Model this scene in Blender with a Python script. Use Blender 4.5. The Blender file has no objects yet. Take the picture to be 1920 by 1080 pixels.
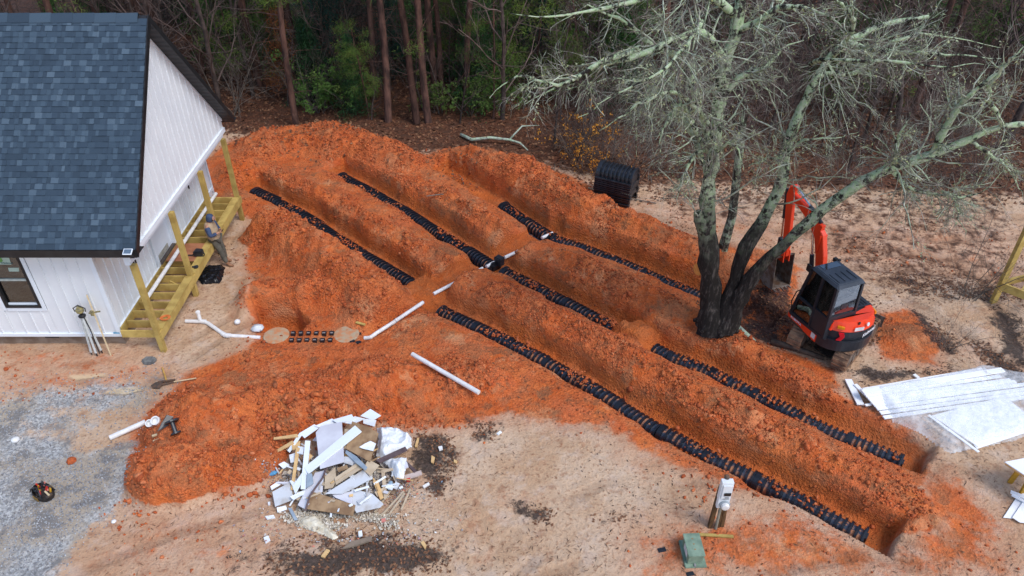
import bpy, bmesh, math, random
import numpy as np
from mathutils import Vector, Matrix
random.seed(7)
R = math.radians
scene = bpy.context.scene
COL = scene.collection
# ---------------------------------------------------------------- camera, sky, sun, exposure
CAM_H, CAM_P, CAM_F = 13.0, R(36.2), 1420.0
cam_data = bpy.data.cameras.new('camera')
cam = bpy.data.objects.new('camera', cam_data)
COL.objects.link(cam)
cam.location = (0, 0, CAM_H)
cam.rotation_euler = (R(90) - CAM_P, 0, 0)
cam_data.sensor_width = 36
cam_data.lens = 36 * CAM_F / 1920
cam_data.clip_end = 2000
scene.camera = cam
world = bpy.data.worlds.new('World')
scene.world = world
world.use_nodes = True
wn = world.node_tree
wn.nodes.clear()
w_out = wn.nodes.new('ShaderNodeOutputWorld')
w_bg = wn.nodes.new('ShaderNodeBackground')
w_sky = wn.nodes.new('ShaderNodeTexSky')
w_sky.sky_type = 'NISHITA'
w_sky.sun_disc = False
SUN_EL, SUN_AZ = R(55), R(128)
w_sky.sun_elevation = SUN_EL
w_sky.sun_rotation = SUN_AZ
w_sky.altitude = 200
w_sky.air_density = 1.0
w_sky.dust_density = 1.6
w_sky.ozone_density = 1.0
w_bg.inputs['Strength'].default_value = 0.15
wn.links.new(w_sky.outputs[0], w_bg.inputs['Color'])
wn.links.new(w_bg.outputs[0], w_out.inputs['Surface'])
sun_data = bpy.data.lights.new('sun', 'SUN')
sun_data.energy = 1.2
sun_data.angle = R(22)
sun_data.color = (1.0, 0.985, 0.96)
sun = bpy.data.objects.new('sun', sun_data)
COL.objects.link(sun)
_d = Vector((math.sin(SUN_AZ) * math.cos(SUN_EL), math.cos(SUN_AZ) * math.cos(SUN_EL), math.sin(SUN_EL)))
sun.rotation_euler = _d.to_track_quat('Z', 'Y').to_euler()
sun.location = _d * 60
scene.view_settings.view_transform = 'Standard'
scene.view_settings.look = 'None'
scene.view_settings.gamma = 1
scene.view_settings.exposure = 0.66
scene.view_settings.use_curve_mapping = False

# ---------------------------------------------------------------- pixel -> place helpers (survey of the photograph)
def ray(px, py):
    u = (px - 960) / CAM_F; v = (540 - py) / CAM_F
    return np.array([u, math.cos(CAM_P) + v * math.sin(CAM_P), -math.sin(CAM_P) + v * math.cos(CAM_P)])
def G(px, py, z=0.0):
    d = ray(px, py); t = (z - CAM_H) / d[2]
    return Vector((d[0] * t, d[1] * t, z))
def AY(px, py, Y):
    d = ray(px, py); t = Y / d[1]
    return Vector((d[0] * t, Y, CAM_H + d[2] * t))
def AX(px, py, X):
    d = ray(px, py); t = X / d[0]
    return Vector((X, d[1] * t, CAM_H + d[2] * t))
def GP(pts, z=0.0): return [G(a, b, z) for a, b in pts]

# ---------------------------------------------------------------- numpy noise
def _hash(ix, iy, seed):
    h = (ix.astype(np.int64) * 374761393 + iy.astype(np.int64) * 668265263 + seed * 1442695041) & 0x7fffffff
    h = ((h ^ (h >> 13)) * 1274126177) & 0x7fffffff
    h = h ^ (h >> 16)
    return (h & 0xffff) / 65535.0
def vnoise(x, y, seed=0):
    ix = np.floor(x); iy = np.floor(y); fx = x - ix; fy = y - iy
    fx = fx * fx * (3 - 2 * fx); fy = fy * fy * (3 - 2 * fy)
    a = _hash(ix, iy, seed); b = _hash(ix + 1, iy, seed); c = _hash(ix, iy + 1, seed); d = _hash(ix + 1, iy + 1, seed)
    return (a * (1 - fx) + b * fx) * (1 - fy) + (c * (1 - fx) + d * fx) * fy
def fbm(x, y, oct=4, seed=0):
    s = 0; a = 0.5; t = 0
    for k in range(oct):
        s = s + a * vnoise(x * 2 ** k + 17.3 * k, y * 2 ** k - 9.1 * k, seed + k); t += a; a *= 0.5
    return s / t * 2 - 1
def sstep(a, b, x):
    t = np.clip((x - a) / (b - a), 0, 1); return t * t * (3 - 2 * t)
def pline(x, y, pts, square=False):
    """distance, signed side (left of direction positive), arc length along a polyline"""
    best = np.full(x.shape, 1e9); side = np.zeros(x.shape); arc = np.zeros(x.shape); s0 = 0
    for (ax, ay), (bx, by) in zip(pts[:-1], pts[1:]):
        dx, dy = bx - ax, by - ay; L = math.hypot(dx, dy)
        tu = ((x - ax) * dx + (y - ay) * dy) / L ** 2; t = np.clip(tu, 0, 1)
        d = np.hypot(x - ax - t * dx, y - ay - t * dy)
        if square and (ax, ay) == tuple(pts[0]): d = np.where(tu < 0, np.maximum(np.abs(((y - ay) * dx - (x - ax) * dy) / L), -tu * L), d)
        if square and (bx, by) == tuple(pts[-1]): d = np.where(tu > 1, np.maximum(np.abs(((y - ay) * dx - (x - ax) * dy) / L), (tu - 1) * L), d)
        m = d < best
        sd = ((y - ay) * dx - (x - ax) * dy) / L
        best = np.where(m, d, best); side = np.where(m, np.sign(sd), side); arc = np.where(m, s0 + t * L, arc)
        s0 += L
    return best, side, arc, s0
def psd(x, y, poly):
    """signed distance to polygon, positive inside"""
    best = np.full(x.shape, 1e9); ins = np.zeros(x.shape, bool)
    n = len(poly)
    for i in range(n):
        ax, ay = poly[i][:2]; bx, by = poly[(i + 1) % n][:2]
        dx, dy = bx - ax, by - ay
        t = np.clip(((x - ax) * dx + (y - ay) * dy) / (dx * dx + dy * dy + 1e-9), 0, 1)
        best = np.minimum(best, np.hypot(x - ax - t * dx, y - ay - t * dy))
        c = ((ay > y) != (by > y)) & (x < (bx - ax) * (y - ay) / (by - ay + 1e-12) + ax)
        ins ^= c
    return np.where(ins, best, -best)
def p2(pts, z=0.0): return [(G(a, b, z).x, G(a, b, z).y) for a, b in pts]

# ---------------------------------------------------------------- terrain definition
T1A = p2([(480,355),(575,400),(660,460),(775,528)], -.2)
T1B = p2([(825,575),(930,625),(1060,690),(1180,765),(1300,835),(1450,905),(1625,998)], -.2)
T2 = p2([(640,325),(760,390),(880,465),(940,500),(1050,555),(1150,605),(1240,655),(1330,690),(1480,765),(1690,858)], -.2)
T3 = p2([(835,318),(985,408),(1035,440),(1100,460),(1230,512),(1305,545)], -.2)
def offs(pts, d):
    out = []
    for i, p in enumerate(pts):
        a = pts[max(i - 1, 0)]; b = pts[min(i + 1, len(pts) - 1)]
        dx, dy = b[0] - a[0], b[1] - a[1]; L = math.hypot(dx, dy)
        out.append((p[0] - dy / L * d, p[1] + dx / L * d))
    return out
def ext(pts, a, b):
    p = list(pts)
    d = Vector(p[0]) - Vector(p[1]); d.normalize(); p[0] = tuple(Vector(p[0]) + d * a)
    d = Vector(p[-1]) - Vector(p[-2]); d.normalize(); p[-1] = tuple(Vector(p[-1]) + d * b)
    return p
T1 = T1A + T1B
TR = [(ext(offs(T1, .13), .1, .02), .50), (ext(offs(T2, .13), .15, .0), .50), (ext(offs(T3, .13), .1, 2.0), .50)]
XP = p2([(800,560),(905,500),(965,475),(1035,436)], -.42)      # cross trench for the header pipe
M1A = p2([(452,300),(560,345),(700,418),(850,500)], .4)
M1B = p2([(938,552),(1050,600),(1200,680),(1400,790),(1600,885),(1690,925)], .4)
M2A = p2([(650,300),(760,345),(880,400),(955,435)], .4)
M2B = p2([(1045,482),(1150,525),(1250,575),(1400,655),(1540,735)], .4)
M3 = p2([(865,285),(960,310),(1080,370),(1200,430),(1300,470),(1400,500)], .5)
M0A = p2([(520,420),(600,480),(700,545)], .3)
M0B = p2([(480,560),(600,540),(720,575)], .1)
MB_ = p2([(500,262),(590,245),(690,272),(760,295)], .3)
HEAP = [((380,770),1.7,1.2,1.05),((540,740),1.9,1.1,.85),((690,700),1.7,.9,.6),((320,860),1.2,.95,.85),((860,700),1.5,.8,.35),((450,850),1.1,.8,.55)]
SEPT = p2([(478,570),(590,575),(640,600),(690,625),(675,650),(560,655),(480,648),(455,610)])
PITW = p2([(478,572),(555,575),(580,600),(560,620),(485,615)])
MOUNDS = [(M1A,.42,1.15),(M1B,.42,1.2),(M2A,.46,1.2),(M2B,.44,1.15),(M3,.62,1.45),(M0A,.85,1.35),(M0B,.45,.9),(MB_,.50,1.5)]
def terrain(x, y, want=False):
    x = np.asarray(x, float); y = np.asarray(y, float)
    near = sstep(34, 26, y) * sstep(-22, -15, x) * sstep(22, 17, x)
    h = 0.05 * fbm(x * .35, y * .35, 3, 5) + 0.022 * fbm(x * 1.6, y * 1.6, 4, 6)
    h = h - 0.25 * np.exp(-(((x + 8.6) / 2.0) ** 2 + ((y - 22.3) / 2.6) ** 2)) - .1 * np.exp(-(((x + 8.6) / 1.5) ** 2 + ((y - 18.6) / 2) ** 2))
    h = h + 0.35 * sstep(30, 60, y) * fbm(x * .08, y * .08, 2, 9)
    md = np.zeros(x.shape)
    wob = fbm(x * .9, y * .9, 4, 21)
    for pts, H, W in MOUNDS:
        d, s, a, L = pline(x, y, pts)
        q = np.clip(1 - ((d + .30 * wob) / (W * (1 + .35 * fbm(a * .7 + 9 * H, a * 0 + 1.7, 3, 18)))), 0, 1)
        m = q * q * (3 - 2 * q)
        m = np.minimum(m * 1.35, 1.0 - .10 * (1 - m))
        md = np.maximum(md, H * m * (1 - .45 * sstep(.65, 1.0, a / L) * (L > 8)) * (1 + .42 * fbm(a * .8 + H * 40, s * d * .7 + 3, 3, 8)))
    for (px, py), rx, ry, H in HEAP:
        c = G(px, py, H * .7)
        q = np.sqrt(((x - c.x) / rx) ** 2 + ((y - c.y) / ry) ** 2) + .16 * wob
        md = np.maximum(md, H * (.55 * sstep(1.05, .72, q) + .45 * sstep(.95, .05, q)))
    # pile of spoil at right of the excavator, spoil from the stump hole
    for (px, py), rx, ry, H in [((1705,635),1.0,.7,.3),((1480,560),1.3,1.2,-.25),((640,905),1.3,.95,.16)]:
        c = G(px, py, 0)
        q = np.sqrt(((x - c.x) / rx) ** 2 + ((y - c.y) / ry) ** 2) + .16 * wob
        h = h + H * sstep(1.05, .2, q)
    rough = sstep(.03, .3, md)
    r1 = 1 - np.abs(fbm(x * 1.7, y * 1.7, 4, 31))
    h = h + md + rough * (.15 * wob + .11 * (r1 - .75) + .05 * fbm(x * 5, y * 5, 4, 33) + .075 * sstep(.50, .78, vnoise(x * 3.1, y * 3.1, 36)) + .05 * sstep(.5, .7, vnoise(x * 7.3, y * 7.3, 37)) - .10 * sstep(.60, .85, vnoise(x * 1.9, y * 1.9, 38))) + near * .012 * fbm(x * 7, y * 7, 3, 35)
    cut = np.zeros(x.shape)
    # tyre / track ruts on the open ground at the right rear
    rut = np.zeros(x.shape)
    for pts in RUTS:
        d, s, a, L = pline(x, y, pts)
        rut = np.maximum(rut, sstep(.28, .08, d + .06 * wob))
    h = h - .07 * rut
    for pts in TYRE:
        d, s, a, L = pline(x, y, pts)
        tr_ = sstep(.17, .10, d + .03 * wob) * sstep(-.25, .15, fbm(a * .6, a * 0 + pts[0][0], 2, 77)); h = h - tr_ * (.022 + .018 * (np.sin(a * 42) > 0)); rut = np.maximum(rut, .8 * tr_)
    for pts, D in TR:
        d, s, a, L = pline(x, y, pts)
        k_ = sstep(1.25, .5, d + .18 * wob) * (s < 0)
        h = h * (1 - .85 * k_) - .08 * sstep(1.0, .5, d) * (s < 0)
        kf = (1 - sstep(.60, 1.05, d + .22 * wob)) * (s >= 0)
        h = h * (1 - .62 * kf)
    ew = .09 * fbm(x * 1.3, y * 1.3, 4, 41)
    # cross trench
    d, s, a, L = pline(x, y, XP)
    m = sstep(.52, .34, d + ew); h = h * (1 - m) + (-.33 + .03 * wob) * m; cut = np.maximum(cut, m)
    # shallow trench of the outlet pipe
    d, s, a, L = pline(x, y, OUTP)
    m = sstep(.35, .15, d + ew); h = h * (1 - m) + (-.22 + .03 * wob) * m
    m = sstep(-.1, .2, psd(x, y, SEPT) + ew); h = h * (1 - m) + (-.075 + .06 * wob + .04 * fbm(x * 4, y * 4, 3, 66)) * m
    m = sstep(-.03, .08, psd(x, y, PITW) + ew * .5); h = h * (1 - m) + (-.75 + .05 * wob) * m; cut = np.maximum(cut, m)
    for k, (pts, D) in enumerate(TR):
        d, s, a, L = pline(x, y, pts, True)
        slump = sstep(.1, .6, fbm(a * .8 + 7 * k, s * 2.0, 3, 57)) * .16
        m = sstep(.54 + slump, .37 - slump * .6, d + ew)
        z = -D + .03 * wob
        fall = sstep(.15, .6, fbm(a * .55 + 31 * k, s * 0 + d * .3, 3, 51)) * sstep(0, .5, -s * d + .35)
        z = z + .17 * fall
        if k == 0:
            c = G(800, 552, -.5); q = np.hypot(x - c.x, y - c.y) + .45 * wob; z = z + .34 * sstep(1.0, .2, q) + .08 * fbm(x * 4, y * 4, 3, 61)
        if k == 1:
            c = G(1195, 630, -.2); q = np.hypot(x - c.x, y - c.y) + .7 * wob; z = z + .5 * sstep(.70, .1, q) + .1 * sstep(1.2, .6, q) * fbm(x * 4, y * 4, 3, 61)
        h = h * (1 - m) + z * m
        cut = np.maximum(cut, m)
    if want: return h, md, cut, rut
    return h
OUTP = p2([(683,633),(710,620),(745,600),(795,567)], -.15)
TYRE = [p2(q) for q in ([(880,1090),(980,985),(1130,905),(1330,870)], [(960,1090),(1060,990),(1200,925),(1340,895)], [(100,1090),(330,1000),(480,960)], [(180,1090),(400,1030),(560,1010)], [(1400,1085),(1600,1040),(1800,1075)], [(1000,1085),(1150,1040),(1270,1020)], [(-10,700),(180,680),(330,650),(440,590),(450,520)], [(-10,725),(190,715),(360,670),(470,600)], [(40,800),(200,760),(310,700)], [(1700,480),(1800,500),(1930,490)], [(1560,440),(1730,450),(1930,430)], [(1500,410),(1700,400),(1930,410)], [(1250,420),(1400,470),(1500,480)])]
RUTS = [p2(q) for q in ([(1200,395),(1400,470),(1600,500),(1900,520)], [(1250,370),(1450,430),(1650,470),(1920,500)], [(1560,430),(1750,450),(1920,440)], [(1700,560),(1920,690)], [(1850,560),(1960,700)])]
def hz(x, y): return float(terrain(np.array([x]), np.array([y]))[0])
def at(px, py, dz=0.0):
    z = 0.0
    for _ in range(12):
        p = G(px, py, z); z = .5 * z + .5 * (hz(p.x, p.y) + dz)
    return G(px, py, z)

# ---------------------------------------------------------------- material helpers
class NT:
    def __init__(self, name):
        self.m = bpy.data.materials.new(name); self.m.use_nodes = True
        self.t = self.m.node_tree; self.t.nodes.clear()
        self.out = self.n('ShaderNodeOutputMaterial'); self.b = self.n('ShaderNodeBsdfPrincipled')
        self.t.links.new(self.b.outputs[0], self.out.inputs[0])
    def n(self, t, **k):
        x = self.t.nodes.new(t)
        for a, v in k.items(): setattr(x, a, v)
        return x
    def l(self, a, b): self.t.links.new(a, b)
    def sv(self, sock, v):
        if hasattr(v, 'is_linked') or isinstance(v, bpy.types.NodeSocket): self.l(v, sock)
        else:
            if isinstance(v, (tuple, list)) and len(v) == 3 and sock.type == 'RGBA': v = (*v, 1)
            sock.default_value = v
    def coord(self, kind='Object'): return self.n('ShaderNodeTexCoord').outputs[kind]
    def noise(self, vec, scale, detail=4, rough=.55, dist=0):
        x = self.n('ShaderNodeTexNoise'); self.l(vec, x.inputs['Vector'])
        x.inputs['Scale'].default_value = scale; x.inputs['Detail'].default_value = detail
        x.inputs['Roughness'].default_value = rough; x.inputs['Distortion'].default_value = dist
        return x.outputs['Fac']
    def voro(self, vec, scale, feat='F1', out='Distance'):
        x = self.n('ShaderNodeTexVoronoi', feature=feat); self.l(vec, x.inputs['Vector']); x.inputs['Scale'].default_value = scale
        return x.outputs[out]
    def math(self, op, a, b=0.0, clamp=False):
        x = self.n('ShaderNodeMath', operation=op); x.use_clamp = clamp
        self.sv(x.inputs[0], a); self.sv(x.inputs[1], b); return x.outputs[0]
    def mr(self, v, a, b, c=0, d=1, smooth=True):
        x = self.n('ShaderNodeMapRange'); x.interpolation_type = 'SMOOTHSTEP' if smooth else 'LINEAR'
        self.sv(x.inputs[0], v)
        for i, q in enumerate((a, b, c, d)): x.inputs[i + 1].default_value = q
        return x.outputs[0]
    def mix(self, f, a, b, mode='MIX'):
        x = self.n('ShaderNodeMix', data_type='RGBA', blend_type=mode)
        self.sv(x.inputs[0], f); self.sv(x.inputs[6], a); self.sv(x.inputs[7], b); return x.outputs[2]
    def attr(self, name, out='Fac'):
        x = self.n('ShaderNodeAttribute', attribute_name=name); return x.outputs[out]
    def mapping(self, vec, scale=(1, 1, 1), rot=(0, 0, 0)):
        x = self.n('ShaderNodeMapping'); self.l(vec, x.inputs[0]); x.inputs['Scale'].default_value = scale; x.inputs['Rotation'].default_value = rot
        return x.outputs[0]
    def bump(self, h, strength=.4, dist=.02, nrm=None):
        x = self.n('ShaderNodeBump'); self.sv(x.inputs['Height'], h); x.inputs['Strength'].default_value = strength; x.inputs['Distance'].default_value = dist
        if nrm is not None: self.l(nrm, x.inputs['Normal'])
        return x.outputs[0]
    def fin(self, col, rough=.8, nrm=None, spec=.3, metal=0):
        self.sv(self.b.inputs['Base Color'], col); self.sv(self.b.inputs['Roughness'], rough)
        self.b.inputs['Specular IOR Level'].default_value = spec; self.b.inputs['Metallic'].default_value = metal
        if nrm is not None: self.l(nrm, self.b.inputs['Normal'])
        return self.m
def pmat(name, c1, c2=None, scale=6, rough=.75, bump=.2, bscale=40, spec=.3, metal=0, rnd=0.0, dist=.01, lo=.35, hi=.65, stretch=None):
    t = NT(name); v = t.coord()
    if stretch: v = t.mapping(v, stretch)
    f = t.mr(t.noise(v, scale, 5), lo, hi)
    col = t.mix(f, c1, c2 if c2 else tuple(x * .75 for x in c1))
    if rnd:
        oi = t.n('ShaderNodeObjectInfo').outputs['Random']
        k = t.mr(oi, 0, 1, 1 - rnd, 1 + rnd, False)
        cc = t.n('ShaderNodeCombineColor'); [t.l(k, cc.inputs[i]) for i in range(3)]
        col = t.mix(1.0, col, cc.outputs[0], 'MULTIPLY')
    n = t.bump(t.noise(v, bscale, 4), bump, dist) if bump else None
    return t.fin(col, rough, n, spec, metal)

# ---------------------------------------------------------------- mesh helpers
class MB:
    def __init__(self): self.v = []; self.f = []
    def add(self, vs, fs):
        o = len(self.v); self.v += [tuple(p) for p in vs]; self.f += [tuple(i + o for i in f) for f in fs]
    def box(self, c, s, M=None):
        c = Vector(c); hx, hy, hz_ = s[0] / 2, s[1] / 2, s[2] / 2
        vs = [Vector((a * hx, b * hy, d * hz_)) for d in (-1, 1) for a, b in ((-1, -1), (1, -1), (1, 1), (-1, 1))]
        if M is not None: vs = [M @ v for v in vs]
        self.add([c + v for v in vs], [(3, 2, 1, 0), (4, 5, 6, 7), (0, 1, 5, 4), (1, 2, 6, 5), (2, 3, 7, 6), (3, 0, 4, 7)])
    def beam(self, a, b, w, h, up=(0, 0, 1)):
        a = Vector(a); b = Vector(b); d = (b - a); L = d.length; d.normalize(); u = Vector(up)
        s = d.cross(u)
        if s.length < 1e-3: s = d.cross(Vector((0, 1, 0)))
        s.normalize(); u = s.cross(d)
        M = Matrix((d, s, u)).transposed()
        self.box((a + b) / 2, (L, w, h), M)
    def prism(self, poly, vec, ):
        """poly: list of 3D points; extrude along vec"""
        n = len(poly); vec = Vector(vec); P = [Vector(p) for p in poly]
        self.add(P + [p + vec for p in P], [tuple(range(n))[::-1], tuple(range(n, 2 * n))] + [(i, (i + 1) % n, n + (i + 1) % n, n + i) for i in range(n)])
    def tube(self, pts, r, n=8, caps=True):
        P = [Vector(p) for p in pts]; K = len(P)
        if not hasattr(r, '__len__'): r = [r] * K
        vs = []; prev = None
        for i in range(K):
            d = (P[min(i + 1, K - 1)] - P[max(i - 1, 0)]).normalized()
            if prev is None: s = d.cross(Vector((0, 0, 1)) if abs(d.z) < .9 else Vector((1, 0, 0)))
            else: s = prev - d * prev.dot(d)
            s.normalize(); prev = s; u = d.cross(s)
            vs += [P[i] + (s * math.cos(2 * math.pi * k / n) + u * math.sin(2 * math.pi * k / n)) * r[i] for k in range(n)]
        fs = [(i * n + k, i * n + (k + 1) % n, (i + 1) * n + (k + 1) % n, (i + 1) * n + k) for i in range(K - 1) for k in range(n)]
        if caps: fs += [tuple(range(n))[::-1], tuple(range((K - 1) * n, K * n))]
        self.add(vs, fs)
    def lathe(self, prof, c=(0, 0, 0), n=20, M=None):
        vs = []
        for r, z in prof:
            for k in range(n):
                a = 2 * math.pi * k / n; v = Vector((r * math.cos(a), r * math.sin(a), z))
                if M is not None: v = M @ v
                vs.append(Vector(c) + v)
        K = len(prof)
        fs = [(i * n + k, i * n + (k + 1) % n, (i + 1) * n + (k + 1) % n, (i + 1) * n + k) for i in range(K - 1) for k in range(n)]
        fs += [tuple(range(n))[::-1], tuple(range((K - 1) * n, K * n))]
        self.add(vs, fs)
    def mesh(self, name, bevel=0.0, smooth=False):
        me = bpy.data.meshes.new(name); me.from_pydata(self.v, [], self.f); me.validate()
        bm = bmesh.new(); bm.from_mesh(me)
        bmesh.ops.recalc_face_normals(bm, faces=bm.faces)
        if bevel:
            ed = [e for e in bm.edges if len(e.link_faces) == 2 and e.calc_face_angle(0) > .5]
            bmesh.ops.bevel(bm, geom=ed, offset=bevel, segments=2, affect='EDGES', clamp_overlap=True)
        bm.to_mesh(me); bm.free()
        if smooth: me.polygons.foreach_set('use_smooth', [True] * len(me.polygons))
        return me
    def build(self, name, mat, parent=None, bevel=0.0, smooth=False, world=False, kind=None):
        """world=True: vertices are in world coordinates; shift them into the parent's space"""
        if world and parent is not None:
            root = parent
            Mi = wm(parent).inverted(); self.v = [tuple(Mi @ Vector(v)) for v in self.v]
        o = bpy.data.objects.new(name, self.mesh(name, bevel, smooth))
        if mat: o.data.materials.append(mat)
        COL.objects.link(o)
        if parent is not None: o.parent = parent
        if kind: o['kind'] = kind
        return o
def wm(o):
    M = Matrix.LocRotScale(o.location, o.rotation_euler, o.scale)
    return wm(o.parent) @ M if o.parent else M
def tag(o, label=None, cat=None, group=None, kind=None):
    if label: o['label'] = label
    if cat: o['category'] = cat
    if group: o['group'] = group
    if kind: o['kind'] = kind
    return o
def thing(name, label, cat, loc=(0, 0, 0), rz=0.0, group=None):
    o = bpy.data.objects.new(name, None); COL.objects.link(o); o.empty_display_size = .2
    o.location = loc; o.rotation_euler = (0, 0, rz)
    return tag(o, label, cat, group)
def single(mb, name, mat, label, cat, group=None, origin=None, bevel=0.0, smooth=False):
    """one-mesh thing whose vertices are given in world space; origin moved to its base"""
    if origin is None:
        n = len(mb.v); origin = Vector((sum(v[0] for v in mb.v) / n, sum(v[1] for v in mb.v) / n, min(v[2] for v in mb.v)))
    origin = Vector(origin); mb.v = [tuple(Vector(v) - origin) for v in mb.v]
    o = mb.build(name, mat, None, bevel, smooth); o.location = origin
    return tag(o, label, cat, group)
def npmesh(name, V, F, mat, parent=None, smooth=False, attrs=None, kind=None):
    """fast mesh from numpy arrays; F is (n,3) or (n,4)"""
    me = bpy.data.meshes.new(name); nf, k = F.shape
    me.vertices.add(len(V)); me.vertices.foreach_set('co', np.ascontiguousarray(V, np.float32).ravel())
    me.loops.add(nf * k); me.loops.foreach_set('vertex_index', np.ascontiguousarray(F, np.int32).ravel())
    me.polygons.add(nf); me.polygons.foreach_set('loop_start', np.arange(0, nf * k, k, dtype=np.int32))
    me.polygons.foreach_set('loop_total', np.full(nf, k, np.int32))
    if smooth: me.polygons.foreach_set('use_smooth', np.ones(nf, bool))
    if attrs:
        for a, val in attrs.items():
            at_ = me.attributes.new(a, 'FLOAT', 'POINT'); at_.data.foreach_set('value', np.ascontiguousarray(val, np.float32))
    me.update(calc_edges=True)
    if mat: me.materials.append(mat)
    if name is None: return me
    o = bpy.data.objects.new(name, me); COL.objects.link(o)
    if parent is not None: o.parent = parent
    if kind: o['kind'] = kind
    return o
def copy_tree(o, parent=None):
    c = o.copy(); COL.objects.link(c); c.parent = parent
    for ch in list(o.children): copy_tree(ch, c)
    return c
# ---------------------------------------------------------------- ground
def ground_material():
    t = NT('ground_soil'); P = t.coord('Object')
    nb = t.noise(P, .7, 6, .6); nm = t.noise(P, 3.0, 6, .62); nf = t.noise(P, 14, 5, .65); ng = t.noise(P, 55, 3, .7)
    def fac(a, k=.8, n=None, lo=.38, hi=.62):
        n = nm if n is None else n
        return t.mr(t.math('ADD', t.attr(a), t.math('MULTIPLY', t.math('SUBTRACT', n, .5), k)), lo, hi)
    tan = t.mix(t.mr(nb, .38, .62), (.62, .44, .30), (.52, .33, .20))
    tan = t.mix(t.mr(nf, .50, .72), tan, (.30, .155, .085))
    tan = t.mix(t.math('MULTIPLY', t.mr(nm, .55, .68), .55), tan, (.33, .15, .08))
    tan = t.mix(t.math('MULTIPLY', t.mr(t.noise(P, 1.6, 5, .7), .5, .66), .6), tan, (.60, .46, .36))
    tan = t.mix(t.math('MULTIPLY', t.attr('red'), 1.0, True), tan, t.mix(t.mr(nm, .4, .6), (.58, .29, .17), (.50, .19, .095)))
    red = t.mix(t.mr(nm, .36, .64), (.60, .128, .026), (.46, .085, .018))
    red = t.mix(t.mr(t.noise(P, 1.1, 5, .65), .46, .64), red, (.66, .175, .045))
    red = t.mix(t.math('MULTIPLY', t.mr(t.noise(P, .8, 6, .7), .50, .62), .6), red, (.46, .21, .10))
    red = t.mix(t.math('MULTIPLY', t.mr(t.noise(P, .45, 5, .65), .54, .62), .65), red, (.64, .15, .05))
    red = t.mix(t.math('MULTIPLY', t.mr(t.noise(t.mapping(P, (1, 1, 1.4)), 2.1, 6, .72), .52, .62), .75), red, (.24, .10, .045))
    red = t.mix(t.math('MULTIPLY', t.mr(nf, .54, .70), .7), red, (.70, .22, .08))
    red = t.mix(t.math('MULTIPLY', t.mr(t.noise(P, .62, 7, .72), .53, .61), .75), red, (.30, .125, .055))
    Pq = t.mapping(P, (1, 1, 1), (0, 0, 1.3)); red = t.mix(t.math('MULTIPLY', t.mr(t.noise(Pq, .9, 7, .74), .55, .63), .7), red, (.66, .30, .14))
    red = t.mix(t.math('MULTIPLY', t.mr(t.noise(Pq, 2.6, 7, .75), .57, .64), .7), red, (.13, .055, .028))
    vq = t.n('ShaderNodeSeparateColor'); t.l(t.voro(t.mapping(P, (1, 1, 1.3)), 17, 'F1', 'Color'), vq.inputs[0]); vq2 = t.n('ShaderNodeSeparateColor'); t.l(t.voro(P, 38, 'F1', 'Color'), vq2.inputs[0])
    cr = t.mr(t.math('ADD', t.math('MULTIPLY', vq.outputs[0], .5), t.math('MULTIPLY', vq2.outputs[1], .5)), .15, .85, 0, 1, False)
    crm = t.math('MULTIPLY', t.mr(t.noise(P, 1.3, 6, .7), .40, .58), t.math('SUBTRACT', 1.0, t.math('MULTIPLY', t.attr('cut'), .85)))
    red = t.mix(crm, red, t.mix(cr, t.mix(.5, red, (.26, .062, .02)), t.mix(.55, red, (.76, .205, .065))))
    col = t.mix(fac('red', 1.0, t.noise(P, 2.2, 7, .72), .36, .64), tan, red)
    col = t.mix(t.math('MULTIPLY', fac('cut', .5), .7), col, t.mix(t.mr(t.noise(t.mapping(P, (1, 1, 3)), 4, 5, .6), .3, .7), (.56, .135, .024), (.40, .10, .022)))
    col = t.mix(t.math('MULTIPLY', t.mr(t.noise(P, .38, 6, .7), .52, .62), .38), col, t.mix(.45, col, (.52, .17, .07)))
    col = t.mix(t.math('MULTIPLY', t.attr('rut'), .5), col, t.mix(.6, col, (.16, .075, .04)))
    # gravel: stones of mixed greys
    vc = t.voro(P, 22, 'F1', 'Color'); vr = t.n('ShaderNodeSeparateColor'); t.l(vc, vr.inputs[0])
    gr = t.mix(vr.outputs[0], (.24, .235, .225), (.58, .575, .56))
    gr = t.mix(t.mr(nb, .42, .58), gr, (.44, .36, .27))
    gr = t.mix(t.math('MULTIPLY', t.mr(t.noise(P, 1.4, 5, .7), .5, .6), .7), gr, (.14, .15, .165))
    col = t.mix(fac('gravel', 1.3, t.noise(P, 1.6, 8, .75), .34, .66), col, gr)
    # brown leaf litter
    vl = t.voro(P, 16, 'F1', 'Color'); vs = t.n('ShaderNodeSeparateColor'); t.l(vl, vs.inputs[0])
    lf = t.mix(vs.outputs[0], (.050, .018, .010), (.19, .075, .038))
    lf = t.mix(t.mr(nm, .42, .62), lf, (.085, .040, .024))
    col = t.mix(fac('leaf', .9), col, lf)
    dk = t.mix(t.mr(nf, .46, .66), (.014, .013, .015), (.085, .060, .052))
    col = t.mix(t.math('MULTIPLY', fac('dark', 2.0, t.noise(P, 1.7, 9, .75)), .9), col, dk)
    col = t.mix(t.math('MULTIPLY', fac('pud', .35), .7), col, (.60, .46, .28))
    col = t.mix(t.math('MULTIPLY', t.mr(ng, .55, .75), .35), col, t.mix(.5, col, (.12, .06, .04)))
    wet = fac('pud', .2)
    rough = t.mr(wet, 0, 1, .85, .12, False)
    h = t.math('ADD', t.math('MULTIPLY', t.noise(P, 7, 7, .68), 1.5), t.math('MULTIPLY', t.math('ADD', t.math('MULTIPLY', t.voro(P, 17), .7), t.math('MULTIPLY', t.voro(P, 38), .35)), t.attr('red')))
    h = t.math('MULTIPLY', h, t.math('SUBTRACT', 1.0, wet))
    n = t.bump(h, .8, .06)
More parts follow.
